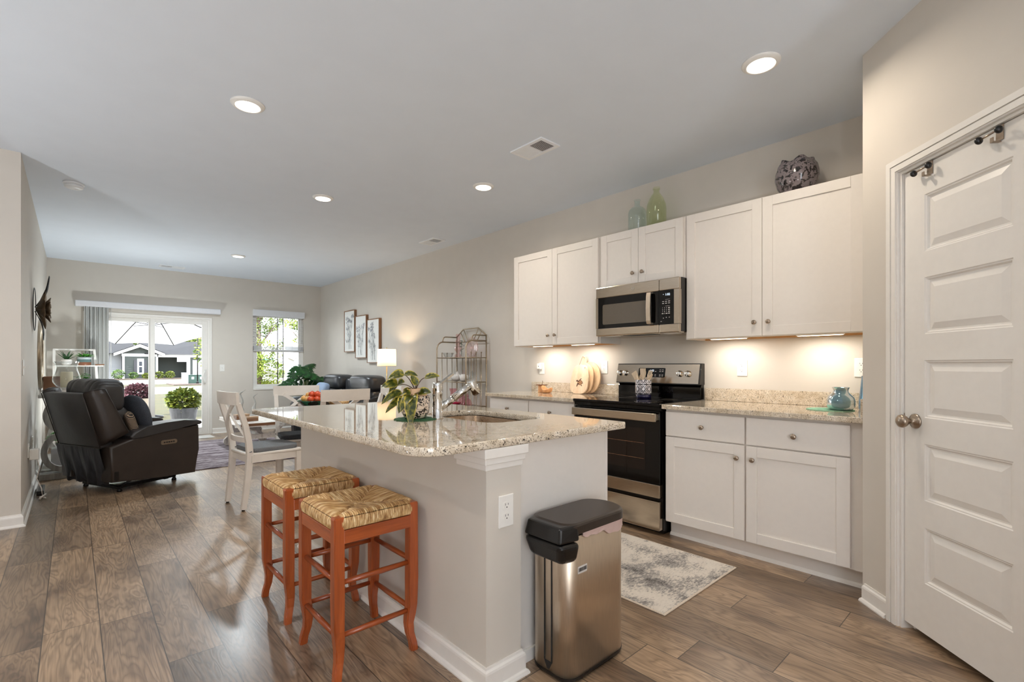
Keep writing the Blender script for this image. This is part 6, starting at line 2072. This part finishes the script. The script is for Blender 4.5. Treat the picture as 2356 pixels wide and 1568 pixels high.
outlet_at(mL(5.78, .46), 'white wall outlet low on the left wall behind the recliner')
outlet_at(mL(6.30, .46), 'white wall outlet low on the left wall, farther along behind the recliner')
t = thing('plug_adapter', 'boxy white power adapter in the low outlet on the left wall', 'adapter', (XL + .0085, 5.78, .435))
m = MB(); m.box((0, -.035, -.055), (.06, .035, .035), .006); obj('adapter_body', m, M['white'], t)
t = thing('cable_tangle', 'tangled pale cord hanging from the outlet to the floor by the left wall', 'cable', (XL + .05, 5.80, .0))
m = MB(); rs = random.Random(12)
P = [Vector((.0, 0, .40)), Vector((.02, .03, .30)), Vector((.0, .06, .20)), Vector((.03, .02, .12))]
for k in range(26):
    a = k * .9
    P.append(Vector((.035 + .022 * math.sin(a), .06 + .10 * math.cos(a * .8) * .6 + k * .004, .01 + .05 * abs(math.sin(a * .6)) * (1 - k / 30))))
m.tube(P, .004, 6); obj('cable', m, M['porc'], t)
t = thing('power_strip', 'dark power strip leaning at the baseboard behind the recliner', 'power strip', (XL + .06, 6.28, 0.001))
m = MB(); m.box((-.025, -.16, 0), (.025, .16, .04), .006); obj('strip_body', m, M['black'], t)
for k in range(5):
    m = MB(); m.box((-.014, -.13 + k * .06, .0395), (.014, -.095 + k * .06, .0412)); obj('socket', m, M['dark'], t)

# ---------------------------------------------------------------- blinds
t = thing('vertical_blind', 'white vertical blind drawn to the left of the patio door', 'blind', (.95, YB - .02, 2.06), 0, None, True)
m = MB(); m.box((.015, YB - .105, 2.062), (1.893, YB - .002, 2.150), .012, 3); obj('valance', m, plain('white_valance', (226, 226, 230), .4, 0, .01), t)
n = 19
for k in range(n):
    x = .130 + k * .0145
    m = MB()
    a = math.radians(72 + 10 * math.sin(k * 1.9))
    dx_, dy_ = .042 * math.cos(a), .042 * math.sin(a)
    R = []
    for z in (.03, 2.075):
        R.append([Vector((x - dx_, YB - .062 - dy_, z)), Vector((x + .004, YB - .062, z)), Vector((x + dx_, YB - .062 + dy_, z)), Vector((x + dx_ + .0012, YB - .062 + dy_, z)), Vector((x + .0052, YB - .062, z)), Vector((x - dx_ + .0012, YB - .062 - dy_, z))])
    m.rings(R, True, True, False)
    obj('vane', m, M['vane'], t)
m = MB(); m.tube([(.425, YB - .075, 2.065), (.425, YB - .075, .75)], .004, 6); obj('wand', m, M['white'], t)
t = thing('horizontal_blind', 'white slatted blind pulled halfway up the window', 'blind', ((WX0 + WX1) / 2, YB - .01, WZ1), 0, None, True)
M['slat'] = translucent('blind_slat', (236, 236, 236), .3)
m = MB(); m.box((WX0 - .005, YB - .045, 2.085), (WX1 + .005, YB - .002, 2.205), .004); obj('headrail', m, plain('white_headrail', (226, 227, 230), .4, 0, .01), t)
z = 2.065
while z > 1.545:
    m = MB(); m.hexa([(WX0 + .012, YB + .002, z - .003), (WX1 - .012, YB + .002, z - .003), (WX1 - .012, YB + .040, z + .003), (WX0 + .012, YB + .040, z + .003), (WX0 + .012, YB + .002, z - .001), (WX1 - .012, YB + .002, z - .001), (WX1 - .012, YB + .040, z + .005), (WX0 + .012, YB + .040, z + .005)])
    obj('slat', m, M['slat'], t); z -= .044
m = MB(); z = 1.54
while z > 1.468:
    m.box((WX0 + .012, YB + .002, z - .0035), (WX1 - .012, YB + .042, z)); z -= .006
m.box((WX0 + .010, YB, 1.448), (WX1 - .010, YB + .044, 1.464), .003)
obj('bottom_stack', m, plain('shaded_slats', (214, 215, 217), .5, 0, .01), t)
m = MB()
for x in (WX0 + .10, WX0 + .45, WX1 - .10):
    m.tube([(x, YB + .001, 1.46), (x, YB + .001, 2.09)], .0012, 5)
m.tube([(WX1 - .055, YB - .012, 2.09), (WX1 - .055, YB - .012, 1.62)], .004, 6)
obj('cords_and_wand', m, M['vane'], t)

# ================================================================= OUTSIDE
GZ = -.10
def outmat(name, c0, c1, sc, rough=.9, st=(1, 1, 1)):
    tt = NT(name); f = tt.noise(tt.coord(st), sc, 4.0, .6)
    return tt.bsdf(tt.ramp(f, [(.3, lin(c0)), (.7, lin(c1))]), rough)
M['lawn'] = outmat('dry_lawn', (42, 48, 14), (70, 60, 26), 1.6)
M['concrete'] = outmat('pale_concrete', (196, 192, 186), (214, 210, 204), 2.0)
M['mulch'] = outmat('dark_mulch', (58, 46, 40), (92, 76, 66), 8.0)
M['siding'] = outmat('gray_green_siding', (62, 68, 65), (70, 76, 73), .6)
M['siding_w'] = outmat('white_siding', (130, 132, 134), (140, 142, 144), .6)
M['shingle'] = outmat('gray_shingle', (25, 25, 28), (34, 34, 38), 3.0)
M['owhite'] = plain('white_exterior_trim', (206, 208, 210), .5, 0, .01)
M['shutter'] = plain('dark_shutter', (52, 52, 58), .5)
m = MB(); m.box((-70, YB + .12, GZ - .2), (90, 140, GZ)); o = struct('ground_lawn', m, M['lawn'])
m = MB(); m.box((-70, -90, GZ - .2), (90, YF - .1, GZ)); o = struct('ground_front', m, M['owhite'])  # unseen ground kept white to bounce daylight up to the ceiling
m = MB(); m.box((-3.0, YB + .121, GZ), (3.2, 12.9, -.045)); struct('patio_slab', m, M['concrete'])  # patio enlarged out of view to bounce sunlight onto the indoor ceiling
m = MB(); m.box((-60, 26.5, GZ), (70, 34.5, GZ + .012)); struct('path_1', m, M['concrete'])
m = MB(); m.box((1.4, 40.6, GZ), (70, 52.5, GZ + .012)); struct('path_2', m, M['concrete'])
m = MB(); m.box((-40, 54.6, GZ), (14.5, 57.6, GZ + .05)); struct('mulch_bed_1', m, M['mulch'])
m = MB(); m.box((4.7, 37.0, GZ), (7.4, 40.4, GZ + .05)); struct('mulch_bed_2', m, M['mulch'])

# ---- neighbour's house across the path
HYF = 58.0
hs = thing('neighbor_house', 'gray green single storey house seen through the patio door', 'house', (6, HYF, GZ), 0, None, True)
def P_(u, v, y=HYF):
    """picture of the facade taken from the photograph, as points on the house front"""
    s_, c_ = math.sin(YAW), math.cos(YAW)
    a, b = (u - 1178) / 1107, (840 - v) / 1107
    dx, dy = s_ + a * c_, c_ - a * s_
    k = y / dy
    return dx * k, 1.182 + b * k
def siding_wall(m, x0, x1, z0, z1, y, lap=.18):
    z = z0
    while z < z1:
        zz = min(z + lap, z1)
        m.hexa([(x0, y - .02, z), (x1, y - .02, z), (x1, y + .2, z), (x0, y + .2, z), (x0, y, zz), (x1, y, zz), (x1, y + .2, zz), (x0, y + .2, zz)])
        z = zz
xl, _ = P_(283, 840); xr, _ = P_(362, 840)
_, ze = P_(320, 813.5); _, zp = P_(320, 791)
m = MB(); siding_wall(m, xl, xr, GZ, ze, HYF); m.box((xl, HYF + .2, GZ), (xr, HYF + 9, ze)); fw_ = obj('front_wall', m, M['siding'], hs)
xm = P_(321, 840)[0]
hw = xm - xl + .6
m = MB(); m.prism([(xm - hw + .6, ze), (xm + hw - .6, ze), (xm, zp - .25)], HYF - .02, HYF + .2, 'Y')
for k in range(14):
    x = xm - hw + 1.0 + k * (2 * hw - 2) / 13
    zz = ze + (zp - .25 - ze) * (1 - abs(x - xm) / (hw - .6))
    if zz > ze + .1:
        m.box((x - .03, HYF - .05, ze), (x + .03, HYF - .01, zz - .05))
obj('gable_wall', m, M['siding'], hs)
m = MB()
m.prism([(xm - hw - .1, ze + .05), (xm, zp), (xm, zp - .3), (xm - hw - .1, ze - .22)], HYF - .5, HYF - .42, 'Y'); m.prism([(xm + hw + .1, ze + .05), (xm, zp), (xm, zp - .3), (xm + hw + .1, ze - .22)], HYF - .5, HYF - .42, 'Y')
m.box((xl - .1, HYF - .06, ze - .25), (xr, HYF + .02, ze + .02)); m.box((xl - .05, HYF - .05, GZ), (xl + .12, HYF, ze - .25)); m.box((xr - .12, HYF - .05, GZ), (xr + .05, HYF, ze - .25))
obj('fascia_trim', m, M['owhite'], hs)
m = MB()
for s in (-1, 1):
    m.hexa([(xm, HYF - .5, zp - .02), (xm + s * (hw + .1), HYF - .5, ze + .03), (xm + s * (hw + .1), HYF + 9, ze + .03), (xm, HYF + 9, zp - .02), (xm, HYF - .5, zp + .06), (xm + s * (hw + .1), HYF - .5, ze + .1), (xm + s * (hw + .1), HYF + 9, ze + .1), (xm, HYF + 9, zp + .06)])
obj('gable_roof', m, M['shingle'], hs)
wx0, wz1 = P_(315.5, 824.5); wx1, wz0 = P_(331, 860.5)
m = MB(); m.box((wx0, HYF - .10, wz0), (wx0 + .14, HYF - .02, wz1)); m.box((wx1 - .14, HYF - .10, wz0), (wx1, HYF - .02, wz1)); m.box((wx0 + .14, HYF - .10, wz1 - .28), (wx1 - .14, HYF - .02, wz1)); m.box((wx0 + .14, HYF - .10, wz0), (wx1 - .14, HYF - .02, wz0 + .16)); m.box((wx0 + .14, HYF - .09, (wz0 + wz1) / 2 - .05), (wx1 - .14, HYF - .02, (wz0 + wz1) / 2 + .05))
wf = obj('window', m, M['owhite'], hs)
m = MB(); m.box((wx0 + .1, HYF - .05, wz0 + .1), (wx1 - .1, HYF - .03, wz1 - .2)); obj('pane', m, gloss_black('dark_house_pane', (44, 50, 60), .1), wf)
for u0, u1 in ((308, 314.6), (332, 338)):
    a, zt3 = P_(u0, 828); b, zb3 = P_(u1, 857)
    m = MB(); m.box((a, HYF - .08, zb3), (b, HYF - .02, zt3)); obj('shutter', m, M['shutter'], hs)
# left wing in white siding
xa2, _ = P_(205, 840)
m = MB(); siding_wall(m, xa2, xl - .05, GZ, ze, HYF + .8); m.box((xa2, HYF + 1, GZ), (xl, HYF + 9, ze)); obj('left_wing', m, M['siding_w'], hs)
m = MB(); _, zr = P_(320, 786)
m.hexa([(xa2, HYF + .3, ze + .02), (xl + 1, HYF + .3, ze + .02), (xl + 1, HYF + 6, ze + .02), (xa2, HYF + 6, ze + .02), (xa2, HYF + 5, zr + .4), (xl + 1, HYF + 5, zr + .4), (xl + 1, HYF + 6, zr + .4), (xa2, HYF + 6, zr + .4)])
obj('left_roof', m, M['shingle'], hs)
# right wing with recessed porch and garage
xw0, xw1 = xr, P_(430, 840, HYF + 2)[0]
xg1 = P_(520, 840)[0]
m = MB(); siding_wall(m, xw0, xw1, GZ, ze, HYF + 2); m.box((xw0, HYF + 2.2, GZ), (xw1, HYF + 9, ze)); obj('porch_wall', m, M['siding'], hs)
xg0 = P_(432, 840)[0]
m = MB(); siding_wall(m, xg0, xg1, GZ, ze, HYF); m.box((xg0, HYF + .2, GZ), (xg1, HYF + 9, ze)); obj('garage_wall', m, M['siding'], hs)
m = MB(); a, zt3 = P_(443, 828); b, _ = P_(490, 828); m.box((a, HYF - .08, GZ), (b, HYF - .02, zt3)); gd_ = obj('garage_door', m, M['owhite'], hs)
m = MB(); m.box((xw0 + .06, HYF - .06, ze - .30), (xg1, HYF + .05, ze)); m.box((xg0 - .9, HYF - .055, ze - .75), (xg0 - .1, HYF + .045, ze - .30)); m.box((xg0 - .1, HYF - .055, GZ), (xg0 + .2, HYF - .01, ze - .30)); obj('eave_trim', m, M['owhite'], hs)
m = MB()
m.hexa([(xw0 - 1, HYF - .5, ze - .02), (xg1, HYF - .5, ze - .02), (xg1, HYF + 6, ze - .02), (xw0 - 1, HYF + 6, ze - .02), (xw0 - 1, HYF + 5, zr + .1), (xg1, HYF + 5, zr + .5), (xg1, HYF + 6, zr + .5), (xw0 - 1, HYF + 6, zr + .1)])
obj('right_roof', m, M['shingle'], hs)

def bush(m, c, r, n, L, Wd, seed, squash=1.0):
    rs = random.Random(seed)
    for k in range(n):
        v = Vector((rs.gauss(0, 1), rs.gauss(0, 1), rs.gauss(0, 1)))
        v.normalize()
        q = r * rs.uniform(.45, 1.0) ** .5
        p_ = Vector(c) + Vector((v.x * q, v.y * q, v.z * q * squash))
        d = (v + Vector((rs.uniform(-.6, .6), rs.uniform(-.6, .6), rs.uniform(-.2, .7)))).normalized()
        m.leaf(p_, d, (rs.uniform(-1, 1), rs.uniform(-1, 1), 1), L * rs.uniform(.7, 1.2), Wd, .2, .15, 3 if n < 1500 else 2)
def foundation_shrub(u, v, r, lab, mt, seed):
    x, z = P_(u, v, 56.2)
    t = thing('foundation_shrub', lab, 'shrub', (x, 56.2, GZ + .051), 0, 'shrubs along the neighboring house')
    m = MB(); bush(m, (0, 0, r * .8), r * .8, 340, .15, .1, seed, .8); obj('foliage', m, mt, t)
    m = MB(); m.tube([(0, 0, 0), (0, 0, r * .6)], .05, 6); obj('stem', m, M['stem_brown'], t)
foundation_shrub(272, 864, .55, 'green shrub at the left corner of the neighboring house', M['leaf_pine'], 1)
foundation_shrub(307, 868, .38, 'dark green shrub under the shuttered window of the neighboring house', M['leaf_pine'], 2)
foundation_shrub(336, 868, .32, 'small yellow shrub right of the shuttered window across the way', M['leaf_yel'], 3)
foundation_shrub(366, 867, .42, 'yellow shrub just right of the door mullion, by the neighboring house', M['leaf_yel'], 4)
foundation_shrub(391, 866, .45, 'yellow green shrub before the porch wall of the neighboring house', M['leaf_yel'], 5)
# condensers
for x, y, w, h_, lab, mt in ((5.58, 39.0, .32, .70, 'pale gray utility box on the mulch across the path', M['owhite']), (6.02, 39.2, .50, .56, 'wide dark green utility cabinet across the path', plain('dark_green_metal', (58, 84, 74), .5)), (6.52, 39.3, .40, .56, 'dark green utility cabinet at the right edge of the patio door', plain('dark_green_metal_b', (62, 90, 80), .5))):
    t = thing('utility_box', lab, 'utility box', (x, y, GZ + .051))
    m = MB(); m.box((-w / 2, -.25, 0), (w / 2, .25, h_), .02); b_ = obj('cabinet_body', m, mt, t)
    m = MB(); m.box((-w / 2 - .015, -.27, h_), (w / 2 + .015, .27, h_ + .03), .01); obj('lid', m, mt, t)
    m = MB(); m.box((-.07, -.262, h_ * .5), (.07, -.251, h_ * .8)); obj('sticker', m, M['owhite'], b_)

# trees behind the house
def tree(x, y, h_, r, n, lab, mt, seed, leafL=.5, base=.35, grp='trees beyond the neighboring house'):
    t = thing('leafy_tree', lab, 'tree', (x, y, GZ), 0, grp)
    m = MB(); rs = random.Random(seed)
    m.tube([(0, 0, 0), (.03 * h_ * .2, 0, h_ * .4), (0, .02, h_ * .8)], [h_ * .022, h_ * .016, h_ * .006], 8)
    for k in range(7):
        a = k * 2.1; z0 = h_ * (.3 + .06 * k)
        m.tube([(0, 0, z0), (r * .5 * math.cos(a), r * .5 * math.sin(a), z0 + h_ * .12), (r * .9 * math.cos(a), r * .9 * math.sin(a), z0 + h_ * .22)], [h_ * .008, h_ * .005, h_ * .002], 6)
    obj('trunk', m, M['stem_brown'], t)
    m = MB()
    for k in range(9):
        a = rs.uniform(0, 6.28); q = r * rs.uniform(.1, .75)
        bush(m, (q * math.cos(a), q * math.sin(a), h_ * (base + (1 - base) * rs.uniform(.1, .85))), r * .55, n // 9, leafL, leafL * .6, seed * 10 + k)
    obj('foliage', m, mt, t)
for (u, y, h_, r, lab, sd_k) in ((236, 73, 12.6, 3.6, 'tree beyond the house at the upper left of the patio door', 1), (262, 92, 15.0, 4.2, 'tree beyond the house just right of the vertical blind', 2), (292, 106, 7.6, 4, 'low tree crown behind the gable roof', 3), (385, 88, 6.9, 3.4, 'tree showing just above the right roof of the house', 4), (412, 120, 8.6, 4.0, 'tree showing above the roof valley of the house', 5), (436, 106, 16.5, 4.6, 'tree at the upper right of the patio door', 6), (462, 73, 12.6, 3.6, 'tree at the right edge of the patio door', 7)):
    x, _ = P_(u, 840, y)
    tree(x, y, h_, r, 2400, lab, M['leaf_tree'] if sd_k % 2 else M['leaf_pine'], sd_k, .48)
# trees and fence seen through the window
tree(3.62, 13.9, 3.7, .62, 6500, 'slender yellow green tree outside the right window', M['leaf_tree'], 11, .062, .18, 'trees outside the right window')
tree(6.6, 18.2, 4.7, 1.25, 5200, 'fuller tree behind the white fence outside the right window', M['leaf_tree'], 12, .10, .25, 'trees outside the right window')
tree(4.4, 23.0, 4.6, 1.3, 5200, 'yellow green tree in the back, left in the right window', M['leaf_tree'], 13, .10, .12, 'trees outside the right window')
t = thing('privacy_fence', 'white vinyl privacy fence outside the right window', 'fence', (6.0, 12.6, GZ), 0, None, True)
m = MB(); x = 3.98
while x < 8.3:
    m.box((x, 12.6, GZ + .06), (x + .146, 12.63, 1.72)); x += .15
obj('fence_panel', m, M['owhite'], t)
for x in (3.95, 5.6, 7.25):
    m = MB(); m.box((x - .065, 12.57, GZ), (x + .065, 12.66, 1.80)); m.box((x - .08, 12.555, 1.80), (x + .08, 12.675, 1.84)); obj('post', m, M['owhite'], t)
m = MB(); m.box((3.98, 12.585, 1.62), (8.3, 12.645, 1.74)); m.box((3.98, 12.585, GZ + .02), (8.3, 12.645, GZ + .14)); obj('rail', m, M['owhite'], t)
HY = 11.6
for x, lab, sg in ((3.41, 'thin dark garden hook outside the right window, left of the pair', -1), (3.525, 'thin dark garden hook outside the right window, right of the pair', 1)):
    t = thing('shepherd_hook', lab, 'hook', (x, HY, GZ), 0, 'dark garden hooks outside the right window')
    m = MB(); m.tube([(0, 0, 0), (0, 0, 2.66)] + [(sg * (.095 - .095 * math.cos(PI * i / 8)), 0, 2.66 + .095 * math.sin(PI * i / 8)) for i in range(1, 9)] + [(sg * .19, 0, 2.60), (sg * .20, 0, 2.585), (sg * .215, 0, 2.595)], .011, 8); obj('pole', m, M['blackmetal'], t)
t = thing('wind_spinner', 'hanging green leaf and spiral wind spinner outside the window', 'ornament', (3.41 - .20, HY, 1.672))
m = MB(); m.tube([(0, 0, .80), (0, 0, -.36)], .002, 5); m.tube([(.085 * math.cos(q * .8), .085 * math.sin(q * .8), -.42 - q * .016) for q in range(26)], .010, 6); m.tube([(0, 0, -.36), (0, 0, -.84)], .002, 5); obj('spiral', m, M['graywood'], t)
m = MB()
for a in (0, 2.1, 4.2):
    m.leaf((0, 0, -.36), (math.cos(a), math.sin(a), .1), (0, 0, 1), .17, .11, .2, .1, 5)
obj('leaf_fins', m, plain('green_enamel', (40, 110, 86), .3), t)
t = thing('watering_can_ornament', 'little gray watering can ornament hanging outside the window', 'ornament', (3.525 + .20, HY, 1.672))
m = MB(); m.lathe([(.075, -.07), (.08, -.05), (.07, .06), (.055, .07), (.0005, .071)], (0, 0, 0), 20); m.xform(Matrix.Translation((0, 0, -.30)) @ Matrix.Rotation(.5, 4, 'Y')); obj('can_body', m, M['graywood'], t)
m = MB(); m.tube([(.05, 0, -.33), (.12, 0, -.31), (.17, 0, -.24)], [.014, .011, .02], 8); m.tube([(-.03, 0, -.23), (0, 0, -.18), (.05, 0, -.19), (.07, 0, -.26)], .007, 6); obj('spout', m, M['graywood'], t)
m = MB(); m.tube([(0, 0, -.18), (0, 0, .80)], .002, 5); obj('hanging_wire', m, M['blackmetal'], t)
t = thing('lamp_pole', 'thin black pole standing right of the patio umbrella', 'pole', (6.24, 38.6, GZ + .051))
m = MB(); m.tube([(0, 0, 0), (0, 0, 3.3)], .035, 8); m.lathe([(.09, 0), (.07, .10), (.035, .16)], (0, 0, 0), 12); obj('pole', m, M['blackmetal'], t)

# ---- patio umbrella, its canopy tilted away from the house
UX, UY = 1.40, 14.6
t = thing('patio_umbrella', 'open white patio umbrella outside the sliding door', 'umbrella', (UX, UY, GZ))
M['canvas_w'] = translucent('white_umbrella_cloth', (206, 206, 206), .45)
NR = 8; RU = 1.62; zA, zE = 2.74, 2.30
TILT = Matrix.Translation((0, 0, zA)) @ Matrix.Rotation(math.radians(-19), 4, 'X') @ Matrix.Translation((0, 0, -zA))
def canopy(u, v):
    a = 2 * PI * u + PI / NR
    k = (u * NR) % 1.0
    rr = RU * v
    chord = math.cos(PI / NR) / math.cos(PI / NR * (2 * k - 1))
    return Vector((rr * chord * math.cos(a), rr * chord * math.sin(a), zA - (zA - zE) * v ** 1.15 + .035 * v * v * math.sin(PI * k)))
m = MB(); m.grid(canopy, 64, 14, True, True); m.xform(TILT); cn = obj('canopy', m, M['canvas_w'], t)
for k in range(NR):
    a = 2 * PI * k / NR + PI / NR
    m = MB(); m.tube([(.04 * math.cos(a), .04 * math.sin(a), zA - .06), (RU * .5 * math.cos(a), RU * .5 * math.sin(a), zA - .45 * (zA - zE) - .03), (RU * .985 * math.cos(a), RU * .985 * math.sin(a), zE - .012)], .012, 6); m.xform(TILT); rb_ = obj('rib', m, M['blackmetal'], t)
    m = MB(); m.tube([(.03 * math.cos(a), .03 * math.sin(a), zA - .50), (RU * .48 * math.cos(a), RU * .48 * math.sin(a), zA - .07 - .43 * (zA - zE))], .008, 6); m.xform(TILT); obj('strut', m, M['blackmetal'], rb_)
m = MB(); m.tube([(0, 0, .05), (0, 0, zA - .5), (0, 0, zA + .03)], .020, 10); pl2 = obj('pole', m, M['blackmetal'], t)
m = MB(); m.tube([(0, 0, 1.12), (.08, -.02, 1.10), (.14, -.03, 1.02), (.18, -.03, 1.02)], .012, 6); obj('crank_handle', m, M['blackmetal'], pl2)
m = MB(); m.lathe([(.25, 0), (.25, .05), (.06, .08), (.04, .25), (.021, .26)], (0, 0, 0), 24); obj('base', m, M['blackmetal'], t)

# ---- planters on the patio
def planter(x, y, zb, r0, r1, h_, square, lab, mat, lmat, br, seed, bz, n=700, L=.10):
    t = thing('patio_planter', lab, 'plant', (x, y, zb))
    m = MB()
    m.lathe([(r0, 0), (r1, h_), (r1 + .01, h_ + .012), (r1 - .03, h_ + .012), (r1 - .04, h_ - .03), (.0005, h_ - .035)], (0, 0, 0), 36); obj('pot', m, mat, t)
    m = MB(); m.lathe([(r1 - .045, h_ - .034), (.0005, h_ - .028)], (0, 0, 0), 20, False, True); obj('soil', m, M['soil'], t)
    m = MB(); bush(m, (0, 0, h_ + bz), br, n, L, L * .55, seed, .78); bush(m, (0, 0, h_ + bz), br * .66, n // 2, L * 1.2, L * .8, seed + 50, .8); obj('foliage', m, lmat, t)
    m = MB()
    for k in range(6):
        a = k * 1.05; m.tube([(.03 * math.cos(a), .03 * math.sin(a), h_ - .03), (br * .5 * math.cos(a), br * .5 * math.sin(a), h_ + bz)], .008, 5)
    obj('stems', m, M['stem_brown'], t)
ribbed = outmat('gray_fluted_pot', (40, 42, 47), (66, 68, 74), 26.0, .6, (1, 1, .04))
planter(1.50, 10.62, -.044, .15, .225, .44, False, 'yellow green bush in a gray tapered pot on the patio', ribbed, M['leaf_yel'], .245, 41, .15, 900, .085)
planter(.93, 11.75, -.044, .18, .235, .58, False, 'burgundy leaved shrub in a tall beige pot on the patio', plain('beige_pot', (150, 138, 124), .6), M['leaf_pur'], .215, 42, .12, 1100, .06)
